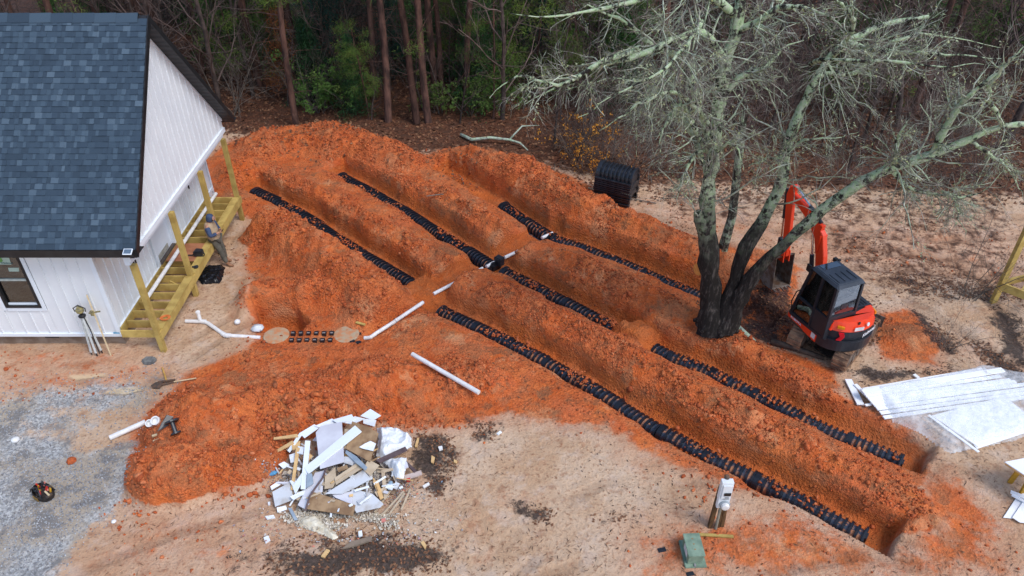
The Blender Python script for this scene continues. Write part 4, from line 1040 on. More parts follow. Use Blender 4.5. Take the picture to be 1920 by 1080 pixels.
mb = MB(); mb.box((.5 * (x0 + x1) + .01, -.012, zb_ + H_ * .67), (.19, .025, H_ * .5)); dr = mb.build('breaker_door', M_mwht, mp, bevel=.006)
mb = MB(); mb.box((.0, -.032, zb_ + H_ * .60), (.13, .02, .08)); mb.build('breaker_window', M_black, mp, bevel=.004)
for k in range(2):
    mb = MB(); mb.box((.0 - .01 * k, -.027, zb_ + H_ * (.47 - .05 * k)), (.08 + .04 * k, .006, .012)); mb.build('rating_strip', M_black, mp)
mb = MB(); Mx = Matrix.Rotation(R(90), 3, 'X'); mb.lathe([(.105, 0), (.105, .03), (.085, .04)], (.0, .0, zb_ + H_ * .17), 22, Mx); mb.build('meter_ring', pmat('meter_grey', (.38, .42, .45)), mp)
mb = MB(); mb.lathe([(.08, .03), (.08, .085), (.068, .10), (.03, .105)], (.0, .0, zb_ + H_ * .17), 22, Mx); mb.build('meter_dome', M_pvc, mp, smooth=False)
M_oldw = pmat('weathered_post', (.16, .085, .035), (.07, .04, .02), 6, .8, .3, stretch=(4, 4, .6))
for x_, w_ in ((-.10, .09), (.0, .07), (.085, .05)):
    mb = MB(); mb.beam((x_ - (.03 if x_ < 0 else -.04), .13, -.1), (x_, .13, zb_ + (.45 if x_ < 0 else .02)), w_, .07); mb.build('post', M_oldw, mp)
mb = MB(); mb.tube([(-.02, .07, 0), (-.03, .07, zb_)], .028, 10); mb.build('conduit', pmat('grey_conduit', (.3, .28, .22)), mp)
mb = MB(); mb.lathe([(.05, 0), (.055, .05), (.03, .08)], (-.03, .13, zt_ - .01), 12); mb.build('weatherhead', M_iron, mp)
a, b = at(1308,1002,.03), at(1375,1006,.03); mb = MB(); mb.beam(a, b, .06, .03); single(mb, 'stake_board', M_wood, 'thin yellowish board lying at the foot of the meter post', 'board')
for px, py, s_, lb in ((1241,1031,.10,'small black plastic scrap left of the green box'),(1294,1076,.09,'small black scrap below the green box at the bottom edge')):
    c = at(px, py, .01); mb = MB(); mb.box(c, (s_ * 1.6, s_ * .9, .02), Matrix.Rotation(.2, 3, 'Z')); single(mb, 'plastic_scrap', M_blkpl, lb, 'scrap')
# ---------------------------------------------------------------- stacked chambers at the wood's edge
cs = thing('chamber_stack', 'tall nested stack of spare black ribbed chambers by the wood edge', 'chamber stack', G(1155, 372, .02), R(-28), 'spare chambers')
CH2 = CH.copy(); CH2.materials.clear(); CH2.materials.append(M_blkpl)
for k in range(13):
    o = bpy.data.objects.new('chamber', CH2); COL.objects.link(o); o.parent = cs; o.scale = (1.05, 1.35, 1.3); o.location = (-.68 + random.uniform(-.02, .02), random.uniform(-.03, .03), .07 * k)
for c_ in ((-.75, -.62), (.0, -.66)):
    mb = MB(); 
mb = MB(); a, b = at(1103,352,.03), at(1172,377,.03); mb.beam(a, b, .05, .03); single(mb, 'lath', M_pale, 'longer wooden lath lying in front of the spare chamber stack', 'lath')
mb = MB(); a, b = at(1148,374,.03), at(1178,382,.03); mb.beam(a, b, .04, .03); single(mb, 'lath', M_pale, 'shorter wooden lath just below the longer one by the spare stack', 'lath')
# ---------------------------------------------------------------- rubbish heap
M_dryw = pmat('drywall_grey', (.56, .58, .61), (.40, .37, .34), 3, .8, .15, 12, lo=.45, hi=.75)
M_lav = pmat('drywall_lavender', (.66, .66, .71), (.56, .55, .60), 2, .8, .05)
M_brown = pmat('brown_board', (.38, .25, .14), (.22, .13, .07), 4, .8, .1)
M_beige = pmat('beige_board', (.55, .44, .31), (.45, .35, .24), 4, .8, .1)
M_mauve = pmat('mauve_board', (.13, .09, .09), (.09, .06, .065), 5, .7, .1)
M_foam = pmat('white_foam', (.82, .84, .86), (.70, .73, .76), 5, .8, .5, 12, dist=.03)
M_blue = pmat('blue_grey_plastic', (.22, .28, .35), (.3, .36, .42), 5, .5, .1)
M_lath = pmat('yellow_lath', (.70, .47, .22), (.60, .38, .17), 6, .75, .1)
def Z8(pts): return [(470 + a / 3.2725, 750 + b / 3.2725) for a, b in pts]
def slab(pts8, z, thick, mat, label, name='board_offcut', cat='board', full=False, tilt=None, group='scrap on the rubbish heap'):
    """flat scrap; corners surveyed from the photograph at height z (list = per corner)"""
    P = pts8 if full else Z8(pts8); n = len(P)
    zs = z if hasattr(z, '__len__') else [z] * n
    if n > 3 and hasattr(z, '__len__'):
        pass
    W_ = [G(a, b, zz) for (a, b), zz in zip(P, zs)]
    c = sum(W_, Vector()) / n
    nx_, ny_, nz_ = 0, 0, 0
    for i in range(n):
        a, b = W_[i], W_[(i + 1) % n]; nx_ += (a.y - b.y) * (a.z + b.z); ny_ += (a.z - b.z) * (a.x + b.x); nz_ += (a.x - b.x) * (a.y + b.y)
    nn = Vector((nx_, ny_, nz_)).normalized()
    if nn.z < 0: nn = -nn
    W_ = [p - nn * (p - c).dot(nn) for p in W_]
    mb = MB(); mb.prism(W_, -nn * thick)
    return single(mb, name, mat, label, cat, group, bevel=.003)
base = hz(G(640, 900).x, G(640, 900).y)
# rubble filling the heap
n = 2600; c = G(635, 895, .15)
a = rng.uniform(0, 2 * np.pi, n); q = np.sqrt(rng.uniform(0, 1, n)); x = c.x + 1.15 * q * np.cos(a) + .1 * rng.normal(size=n); y = c.y + .72 * q * np.sin(a) + .08 * rng.normal(size=n)
z = terrain(x, y) + .02 + .14 * rng.uniform(0, 1, n)
rub = scatter_flats('rubble', x, y, rng.uniform(.02, .09, n), tint_mat('mixed_rubble', [(.72, .70, .66), (.45, .34, .22), (.78, .78, .80), (.26, .18, .12), (.60, .55, .47), (.74, .72, .66)], .85, 0), .5, 0, .6, z=z)
def heaps(px, py, sx, sy, n, smin, smax, mat, name, h=.10):
    c = at(px, py); x = rng.normal(c.x, sx, n); y = rng.normal(c.y, sy, n); z = terrain(x, y) + h * rng.uniform(0, 1, n)
    scatter_flats(name, x, y, rng.uniform(smin, smax, n), mat, .6, .01, .6, z=z)
M_crumb = tint_mat('foam_crumbs', [(.78, .72, .60), (.66, .58, .44), (.82, .78, .70), (.5, .42, .3)], .9, 0)
for px, py, sx, sy, n in ((585,975,.22,.08,900),(610,988,.2,.05,500),(560,965,.12,.09,200),(700,972,.25,.05,350),(635,968,.2,.04,200),(730,985,.12,.07,120)):
    heaps(px, py, sx, sy, n, .012, .045, M_crumb, 'foam_crumbs', .07)
M_conf = tint_mat('mixed_litter', [(.75, .75, .76), (.45, .35, .25), (.70, .22, .14), (.25, .35, .45), (.8, .78, .72), (.2, .14, .1)], .8, 0)
for px, py, sx, sy, n in ((745,920,.22,.18,500),(520,900,.16,.15,200),(640,1010,.9,.12,160),(800,960,.4,.3,80),(500,985,.3,.25,60),(770,1010,.5,.15,60)):
    heaps(px, py, sx, sy, n, .010, .035, M_conf, 'litter_bits', .05)
S = slab
S([(430,158),(560,134),(574,380),(425,422),(400,200)], [.66,.74,.62,.52,.6], .014, M_lav, 'large pale lavender drywall sheet under the long white board')
S([(640,155),(680,192),(352,452),(328,415)], [.80,.80,.50,.50], .03, M_trim, 'long white board lying diagonally across the top of the rubbish heap')
S([(575,176),(640,180),(640,260),(575,300)], .58, .012, M_beige, 'beige board piece under the upper end of the long diagonal board')
S([(622,130),(720,160),(786,208),(732,376),(585,300)], [.74,.74,.66,.58,.6], .016, M_brown, 'large brown board with a white smear at the upper right of the heap')
S([(700,265),(735,250),(770,268),(752,312),(690,300),(665,290)], [.695,.70,.68,.655,.65,.655], .006, M_foam, 'white smear of compound on the large brown board', 'compound_smear', 'compound')
S([(765,368),(948,284),(962,306),(792,384)], [.48,.44,.44,.48], .035, M_mauve, 'long dark mauve board at the right side of the heap')
S([(955,370),(1018,432),(1003,444),(945,386)], .22, .03, M_mauve, 'short dark mauve board below the long mauve one')
S([(938,462),(1046,430),(1052,456),(945,492)], .2, .03, pmat('pinkish_board', (.58, .47, .42)), 'pinkish white board at the right end of the heap')
S([(585,305),(650,345),(716,412),(704,432),(640,380),(580,324)], .62, .02, M_blue, 'dark blue grey bent strip beside the large brown board')
S([(132,562),(240,506),(266,608),(150,656)], [.28,.3,.22,.18], .014, M_dryw, 'square light grey drywall piece at the lower left of the heap')
S([(372,560),(642,644),(628,712),(345,668)], [.36,.34,.24,.24], .015, M_brown, 'long brown board at the bottom front of the heap')
S([(618,546),(745,572),(816,638),(795,660),(648,692),(622,640)], [.36,.34,.26,.24,.24,.3], .014, M_dryw, 'big light grey drywall sheet at the lower right of the heap')
S([(455,575),(692,428),(736,484),(640,540),(560,575)], [.42,.48,.44,.4,.4], .014, M_dryw, 'long pale grey drywall piece in the middle of the heap')
S([(500,580),(625,560),(622,640),(520,600)], [.36,.36,.33,.33], .014, M_lav, 'small lavender drywall piece above the bottom brown board')
S([(288,645),(395,445),(452,432),(440,560),(330,668)], [.24,.42,.44,.36,.24], .014, M_lav, 'lavender drywall piece crossed by the dark bent stick')
mb = MB(); mb.tube([G(*p, z) for p, z in zip(Z8([(466,415),(440,480),(400,535),(362,590),(335,680)]), (.5, .5, .46, .42, .28))], .022, 8); single(mb, 'bent_stick', M_mauve, 'dark bent stick curving down the left middle of the heap', 'stick', 'scrap on the rubbish heap')
S([(334,248),(366,250),(336,546),(306,545)], [.62,.62,.4,.4], .025, M_trim, 'white board standing upright in the picture left of the lavender sheet')
S([(278,290),(300,292),(262,552),(244,550)], [.55,.55,.3,.3], .03, M_lath, 'yellow lath at the left, parallel to the white boards')
S([(140,228),(285,208),(292,226),(140,243)], [.42,.55,.55,.4], .04, M_lath, 'yellow lath sticking out over the red soil at upper left')
S([(82,350),(255,248),(264,264),(90,362)], [.22,.5,.5,.22], .03, M_lath, 'long yellow lath sloping down to the left tip of the heap')
S([(255,530),(318,440),(345,455),(272,576)], [.35,.48,.48,.33], .02, M_trim, 'white board end left below the long diagonal board')
S([(225,310),(300,200),(318,208),(238,322)], [.4,.56,.56,.4], .02, M_trim, 'thin white strip at the upper left of the heap')
S([(62,400),(90,358),(182,350),(150,430)], [.16,.2,.26,.18], .014, pmat('rusty_cardboard', (.30, .14, .08)), 'rusty brown cardboard at the left tip of the heap')
S([(105,335),(190,330),(192,346),(108,350)], .24, .02, M_trim, 'short white strip above the rusty cardboard')
S([(518,500),(680,388),(692,412),(522,520)], [.46,.54,.54,.46], .014, M_beige, 'lower beige plank in the middle of the heap')
S([(515,478),(655,382),(680,388),(518,500)], [.5,.56,.55,.48], .014, M_beige, 'upper beige plank in the middle of the heap')
S([(455,470),(520,410),(524,492),(505,540),(452,545)], [.46,.52,.46,.4,.4], .012, M_beige, 'beige board piece right of the dark bent stick')
S([(575,345),(640,352),(625,402),(560,380)], [.58,.58,.55,.55], .012, M_dryw, 'small grey piece between the lavender sheet and brown board')
S([(720,362),(790,400),(735,466),(690,428)], [.54,.5,.46,.5], .012, M_beige, 'beige corner piece below the large brown board')
S([(250,258),(305,250),(300,300),(255,305)], .46, .02, M_lath, 'orange wood block among the scraps at upper left')
S([(345,452),(376,450),(386,512),(340,540)], [.52,.52,.44,.42], .02, M_blue, 'blue grey plastic strip beside the upright white board')
S([(228,660),(250,662),(290,735),(268,740)], [.18,.18,.08,.08], .02, M_blue, 'blue grey strip at the lower left foot of the heap')
S([(750,500),(780,490),(816,600),(795,612)], [.34,.34,.24,.24], .02, M_lath, 'tan lath at the right of the grey sheets')
S([(800,430),(822,425),(838,600),(818,610)], [.34,.34,.22,.22], .02, M_beige, 'second tan strip at the right, nearly vertical in the picture')
S([(808,432),(905,405),(910,418),(815,445)], .34, .02, M_beige, 'short tan strip across the white foam')
for p, lb in (([(800,712),(940,560)], 'upper long pale stick at the right foot of the heap'), ([(850,702),(945,572)], 'middle pale stick at the right foot of the heap'), ([(925,672),(980,546)], 'rightmost pale stick at the foot of the heap'), ([(760,690),(885,520)], 'leftmost pale stick at the right foot of the heap')):
    q = Z8(p); mb = MB(); mb.beam(G(*q[0], .08), G(*q[1], .22), .035, .02); single(mb, 'stick', M_beige, lb, 'stick', 'scrap on the rubbish heap')
# white pieces along the top
for i, (pts, z) in enumerate([([(300,200),(390,150),(425,165),(330,235)], .52), ([(390,160),(500,112),(530,140),(425,168)], .6), ([(500,120),(620,88),(640,120),(530,142)], .62), ([(560,135),(640,100),(700,112),(625,150)], .6), ([(672,92),(735,58),(800,90),(752,128)], .5), ([(690,115),(770,120),(760,165),(690,140)], .52), ([(170,395),(205,375),(240,400),(200,420)], .3), ([(235,335),(285,320),(300,370),(245,385)], .42), ([(290,280),(330,290),(320,330),(285,325)], .5), ([(120,530),(165,500),(185,520),(130,552)], .22), ([(160,660),(215,648),(225,672),(165,692)], .12), ([(240,590),(345,545),(355,560),(262,615)], .34)]):
    lb = ['white drywall scrap at the upper left corner of the heap', 'white drywall scrap second from the upper left', 'white drywall scrap on the top edge above the lavender sheet', 'white drywall scrap on the top edge left of the brown board', 'angular white scrap at the very top of the heap', 'white scrap just below the topmost one', 'crumpled white scrap beside the rusty cardboard', 'white scrap between the laths at left', 'small white scrap left of the upright white board', 'white scrap above the grey square piece', 'white scrap below the grey square piece', 'thin white strip right of the grey square piece'][i]
    zz = [z + random.uniform(-.05, .05) for _ in pts]; S(pts, zz, .016, M_foam if i % 2 else M_dryw if i in (7, 3) else M_trim, lb, 'drywall_scrap', 'drywall scrap')
# foam sheet
def lumpy(name, pts8, z0, h, mat, label, cat, seed, n=44, full=False, group=None):
    P = pts8 if full else Z8(pts8); W_ = [G(a, b, z0 + h * .5) for a, b in P]; xs = [p.x for p in W_]; ys = [p.y for p in W_]
    X, Y = np.meshgrid(np.linspace(min(xs), max(xs), n), np.linspace(min(ys), max(ys), n)); x = X.ravel(); y = Y.ravel()
    sd = psd(x, y, W_) + .02 * fbm(x * 9, y * 9, 2, seed); ins = sd > 0
    z = z0 + h * sstep(0, .12, sd) * (.7 + .7 * fbm(x * 4, y * 4, 4, seed))
    o0 = np.array([x[ins].mean(), y[ins].mean(), z0 - .02]); V = np.stack([x, y, z], 1) - o0; i = np.arange(n * n).reshape(n, n)
    F = np.stack([i[:-1, :-1].ravel(), i[:-1, 1:].ravel(), i[1:, 1:].ravel(), i[1:, :-1].ravel()], 1); F = F[ins[F].sum(1) >= 3]
    used = np.unique(F); mp_ = -np.ones(n * n, int); mp_[used] = np.arange(len(used))
    o = npmesh(name, V[used], mp_[F], mat, smooth=True); o.location = o0; s = o.modifiers.new('thick', 'SOLIDIFY'); s.thickness = .02
    return tag(o, label, cat, group)
lumpy('foam_sheet', [(770,150),(900,152),(985,200),(990,268),(905,300),(850,335),(955,330),(955,375),(935,470),(890,460),(850,400),(765,320),(780,215)], .28, .22, M_foam, 'bright white crumpled insulation foam at the right top of the heap', 'insulation foam', 5, 60)
lumpy('foam_sheet', [(345,690),(420,700),(470,760),(540,830),(500,845),(400,800),(300,770),(280,720)], .03, .12, pmat('cream_foam', (.74, .68, .55), (.6, .52, .38), 9, .9, .6, 20, dist=.03), 'cream coloured crumbled insulation at the foot of the heap', 'insulation foam', 8, 50)
# single bits around the heap
for i, (pts, mat, nm, ct, lb) in enumerate([([(1022,230),(1034,232),(1022,288),(1006,284)], M_lath, 'wood_chip', 'wood chip', 'yellow wedge of wood right of the white foam'), ([(1110,338),(1130,350),(1122,388),(1106,380)], M_lath, 'wood_chip', 'wood chip', 'yellow wood chip on the charred ground right of the heap'),
    ([(430,958),(465,912),(486,920),(452,966)], M_lath, 'wood_chip', 'wood chip', 'yellow wood block on the black ash below the heap'), ([(1042,872),(1062,862),(1078,890),(1070,915)], M_lath, 'wood_chip', 'wood chip', 'yellow wood chip at the right end of the ash'), ([(1248,362),(1268,372),(1262,388),(1245,380)], M_lath, 'wood_chip', 'wood chip', 'smallest yellow chip farthest right of the heap'),
    ([(555,912),(620,865),(745,832),(745,858),(650,892)], pmat('old_board', (.25, .19, .14)), 'board_offcut', 'board', 'grey brown board lying on the ash below the heap'), ([(88,712),(140,704),(150,720),(100,730)], M_foam, 'foam_lump', 'foam lump', 'white foam piece on the soil left below the heap'),
    ([(78,842),(108,830),(120,858),(90,876)], M_foam, 'foam_lump', 'foam lump', 'white block farthest left below the heap'), ([(105,625),(120,622),(120,640),(106,642)], M_foam, 'foam_lump', 'foam lump', 'tiny white bit left of the grey square piece'),
    ([(660,805),(682,798),(686,830),(662,838)], M_foam, 'foam_lump', 'foam lump', 'white lump in the ash under the heap'), ([(1055,525),(1092,503),(1098,515),(1062,538)], M_pvc, 'plastic_bottle', 'bottle', 'small white bottle lying right of the heap'), ([(1150,285),(1175,280),(1178,300),(1158,308)], M_pvc, 'plastic_cup', 'cup', 'white cup on the charred ground right of the heap'),
    ([(800,728),(828,724),(832,748),(804,748)], M_pink, 'rag', 'rag', 'pink rag at the foot of the heap'), ([(955,480),(978,476),(980,495),(958,498)], M_redt, 'rag', 'rag', 'red scrap beside the pinkish board')]):
    k = .06 if i not in (13,) else .22
    S(pts, k, .04, mat, lb, nm, ct, group=None)
mb = MB(); c = G(*Z8([(855,525)])[0], .22); mb.lathe([(.04, -.12), (.05, -.1), (.05, .06), (.02, .10), (.02, .13)], c, 10, Matrix.Rotation(1.3, 3, 'X')); single(mb, 'plastic_bottle', pmat('clear_blue', (.35, .5, .62)), 'pale blue bottle among the sticks at the right of the heap', 'bottle')
mb = MB(); c = G(*Z8([(135,450)])[0], .2); mb.lathe([(.04, -.12), (.05, -.1), (.05, .06), (.02, .10), (.02, .13)], c, 10, Matrix.Rotation(1.2, 3, 'Y')); single(mb, 'plastic_bottle', pmat('bright_blue', (.12, .35, .58)), 'blue bottle at the left tip of the heap', 'bottle')
c = at(936, 812, .02); mb = MB(); mb.box(c, (.12, .06, .03), Matrix.Rotation(.8, 3, 'Z')); single(mb, 'foam_lump', M_foam, 'white scrap on the pale ground above right of the heap', 'scrap')

# ---------------------------------------------------------------- white trim boards under clear film, right edge
M_wb = pmat('white_pvc_board', (.90, .91, .93), (.86, .87, .89), 2, .4, .02)
def Z6(pts): return [(1560 + a / 2.572, 580 + b / 2.572) for a, b in pts]
def board6(a, b, w, z, th, label, group='white trim boards'):
    (p, q) = Z6([a, b]); mb = MB(); mb.beam(G(*p, z), G(*q, z), w, th); return single(mb, 'trim_board', M_wb, label, 'trim board', group, bevel=.002)
ords = ['farthest', 'second farthest', 'third', 'fourth', 'fifth', 'sixth', 'seventh', 'eighth', 'nearest']
lefts = [(150,388),(148,400),(160,415),(172,430),(186,446),(200,462),(215,480),(232,500),(248,522)]
rights = [(740,286),(825,292),(812,322),(860,340),(885,348),(925,362),(925,385),(925,405),(925,425)]
zz = [.20,.30,.26,.22,.19,.16,.13,.10,.07]
ww = [.10,.16,.10,.10,.10,.10,.10,.10,.10]
for i in range(9):
    a, b = lefts[i], rights[i]; 
    if i >= 5: b = (b[0] + 60, b[1] - 8)
    board6(a, b, ww[i], zz[i], .03, 'long white trim board, %s of the nine in the stack under the film' % ords[i])
board6((78,338),(138,460),.17,.06,.03,'white board lying crosswise at the left end of the trim stack')
board6((112,362),(176,425),.09,.10,.03,'smaller white board propped on the crosswise board at the trim stack')
board6((160,463),(215,452),.06,.1,.03,'short white board end poking out between crosswise board and stack')
board6((395,314),(418,332),.09,.05,.03,'short white offcut behind the trim stack')
slab([(1560 + a / 2.572, 580 + b / 2.572) for a, b in [(480,512),(832,418),(960,520),(960,575),(705,662)]], [.16,.2,.16,.14,.12], .02, M_wb, 'large white sheet lying over the near side of the trim stack', 'panel_sheet', 'sheet', True, group=None)
slab([(1560 + a / 2.572, 580 + b / 2.572) for a, b in [(640,598),(820,550),(965,560),(965,585),(700,672)]], [.13,.14,.14,.12,.10], .012, M_wb, 'lower white sheet showing under the large one', 'panel_sheet', 'sheet', True, group=None)
board6((466,510),(708,688),.07,.21,.02,'thin white board lying askew on the large white sheet')
def film_mat():
    t = NT('clear_film'); t.t.nodes.remove(t.b); P = t.coord()
    n = t.noise(P, 3, 5, .7); bmp = t.bump(t.noise(P, 5, 5, .7), .7, .06)
    tr = t.n('ShaderNodeBsdfTransparent'); tr.inputs[0].default_value = (.97, .98, .99, 1)
    d = t.n('ShaderNodeBsdfPrincipled'); d.inputs['Base Color'].default_value = (.92, .94, .96, 1); d.inputs['Roughness'].default_value = .22; t.l(bmp, d.inputs['Normal'])
    mx = t.n('ShaderNodeMixShader'); t.l(t.mr(n, .3, .7, .15, .55), mx.inputs[0]); t.l(tr.outputs[0], mx.inputs[1]); t.l(d.outputs[0], mx.inputs[2]); t.l(mx.outputs[0], t.out.inputs[0]); return t.m
def film():
    P = [G(*p, .05) for p in Z6([(290,535),(220,470),(160,395),(400,345),(640,288),(690,268),(760,285),(930,330),(1000,420),(990,590),(860,640),(700,668),(590,690),(555,684),(490,636),(420,590),(350,560)])]
    n = 90; xs = [p.x for p in P]; ys = [p.y for p in P]; X, Y = np.meshgrid(np.linspace(min(xs), max(xs), n), np.linspace(min(ys), max(ys), n)); x = X.ravel(); y = Y.ravel()
    sd = psd(x, y, P) + .02 * fbm(x * 5, y * 5, 2, 3); ins = sd > 0
    e = Z6([(150,395),(925,330)]); f0, f1 = G(*e[0], .2), G(*e[1], .2)
    d, s, a, L = pline(x, y, [(f0.x, f0.y), (f1.x, f1.y)])
    z = .02 + np.maximum(terrain(x, y), -.04) + sstep(0, .22, sd) * (.30 - .085 * np.clip(d, 0, 2.3)) + .045 * fbm(x * 3.3, y * 3.3, 4, 12) + .02 * np.abs(fbm(x * 9, y * 9, 3, 14))
    o0 = np.array([x[ins].mean(), y[ins].mean(), 0]); V = np.stack([x, y, z], 1) - o0; i = np.arange(n * n).reshape(n, n)
    F = np.stack([i[:-1, :-1].ravel(), i[:-1, 1:].ravel(), i[1:, 1:].ravel(), i[1:, :-1].ravel()], 1); F = F[ins[F].sum(1) >= 3]
    used = np.unique(F); mp_ = -np.ones(n * n, int); mp_[used] = np.arange(len(used))
    o = npmesh('plastic_film', V[used], mp_[F], film_mat(), smooth=True); o.location = o0
    tag(o, 'clear plastic film draped over the stack of white trim boards', 'plastic film')
film()
# work table with white sheet at the right edge, boards below it
pz = .75
t_ = thing('sawhorse_table', 'white sheet top on yellow sawhorse legs at the right edge', 'work table', G(1925, 880, 0)); so = Vector(t_.location)
P = [G(*p, pz) - so for p in [(1884,866),(1925,858),(1990,850),(1990,935),(1925,893)]]; mb = MB(); mb.prism(P, (0, 0, -.02)); mb.build('table_top', M_wb, t_)
mb = MB(); mb.beam(G(1886,868,pz-.05) - so, G(1935,900,pz-.05) - so, .04, .08); mb.build('edge_rail', M_lath, t_)
M_yel = pmat('yellow_sawhorse', (.55, .30, .03), (.4, .22, .03), 6)
for a, b in (((1912,880,.55),(1893,905,.02)), ((1935,890,.6),(1915,925,.02)), ((1960,880,.6),(1965,930,.02))):
    mb = MB(); mb.beam(G(*a) - so, G(*b) - so, .09, .05); mb.build('leg', M_yel, t_)
for pts, lb in (([(1881,970),(1904,935),(1925,918),(1960,915),(1960,975),(1900,972)], 'white sheet offcut lying at the right edge below the table'), ([(1898,970),(1925,930),(1990,920),(1990,990),(1912,979)], 'second white sheet offcut overlapping the first at the right edge')):
    slab(pts, .05 if 'second' not in lb else .08, .015, M_wb, lb, 'panel_sheet', 'sheet', True, group=None)
mb = MB(); mb.beam(G(1895,922,.12), G(1940,940,.12), .09, .02); single(mb, 'trim_board', M_wb, 'upper narrow white strip on the sheet offcuts below the table', 'trim board')
mb = MB(); mb.beam(G(1897,928,.10), G(1940,950,.10), .06, .02); single(mb, 'trim_board', M_wb, 'lower narrow white strip on the sheet offcuts below the table', 'trim board')
# neighbouring porch frame at the right edge
c = at(1862, 566); q = thing('deck_frame', 'corner of another treated pine deck frame at the right edge', 'deck frame', c); so = Vector(c)
mb = MB(); mb.box((0, 0, 1.5), (.14, .14, 3.3)); mb.build('post', M_wood, q, bevel=.005)
mb = MB(); mb.box((3.2, .0, 1.5), (.14, .14, 3.3)); mb.build('post', M_wood, q, bevel=.005)
mb = MB(); mb.beam((-.05, -.10, .62), (1.35, -1.5, .62), .05, .24); mb.build('rim_beam', M_wood, q, bevel=.004)
mb = MB(); mb.beam((.05, .06, .62), (2.2, .75, .62), .05, .22); mb.build('rim_beam', M_wood, q, bevel=.004)
for k in range(4):
    mb = MB(); mb.beam((.32 + .33 * k, -.40 - .33 * k, .62), (1.0 + .33 * k, .33 - .28 * k, .62), .04, .2); mb.build('joist', M_wood, q)
# log at the tree and cut orange stump face

rr = random.Random(9)
for k in range(105):
    a = rr.uniform(0, 6.28); q = math.sqrt(rr.random()); px = 640 + 125 * q * math.cos(a); py = 885 + 75 * q * math.sin(a); c = G(px, py, .22 + .25 * (1 - q) + rr.uniform(-.05, .08))
    L_, w_ = rr.choice([(.3, .04), (.16, .10), (.36, .03), (.10, .07), (.22, .12), (.08, .05), (.2, .03)]); mb = MB(); mb.box(c, (L_, w_, .014), Matrix.Rotation(rr.uniform(0, 3.14), 3, 'Z') @ Matrix.Rotation(rr.uniform(-.5, .5), 3, 'X'))
    single(mb, 'small_scrap', rr.choice([M_dryw, M_trim, M_beige, M_brown, M_lath, M_lav, M_foam]), 'small board scrap mixed into the rubbish heap', 'scrap', 'small scraps in the rubbish heap')
# ---------------------------------------------------------------- excavator
M_or = pmat('excavator_orange', (.82, .055, .014), (.72, .045, .012), 2, .32, .02, 30, .5)
M_eb = pmat('excavator_black', (.014, .017, .024), (.022, .025, .032), 3, .38, .04, 30, .5)
M_red = pmat('excavator_red', (.62, .01, .02), rough=.4)
M_trk = pmat('muddy_track', (.30, .17, .10), (.13, .08, .055), 5, .85, .6, 14, .2, dist=.03)
M_cyl = pmat('chrome_rod', (.75, .76, .78), rough=.15, metal=1.0)
M_steel = pmat('worn_steel', (.18, .15, .13), (.10, .055, .035), 6, .6, .3)
M_amber = pmat('amber_lens', (.85, .32, .02), rough=.25)
M_eglass = glass('cab_glass', (.42, .50, .49), .16)
EX0 = Vector((8.25, 15.12, 0)); TH = R(21); ez = .06
ex = thing('mini_excavator', 'orange and black mini excavator with a closed cab, parked beside the lichen tree', 'excavator', (EX0.x, EX0.y, hz(8.9, 14.9) + .02), TH)
def eb(mb, name, mat, parent=None, **k): return mb.build(name, mat, parent or ex, **k)
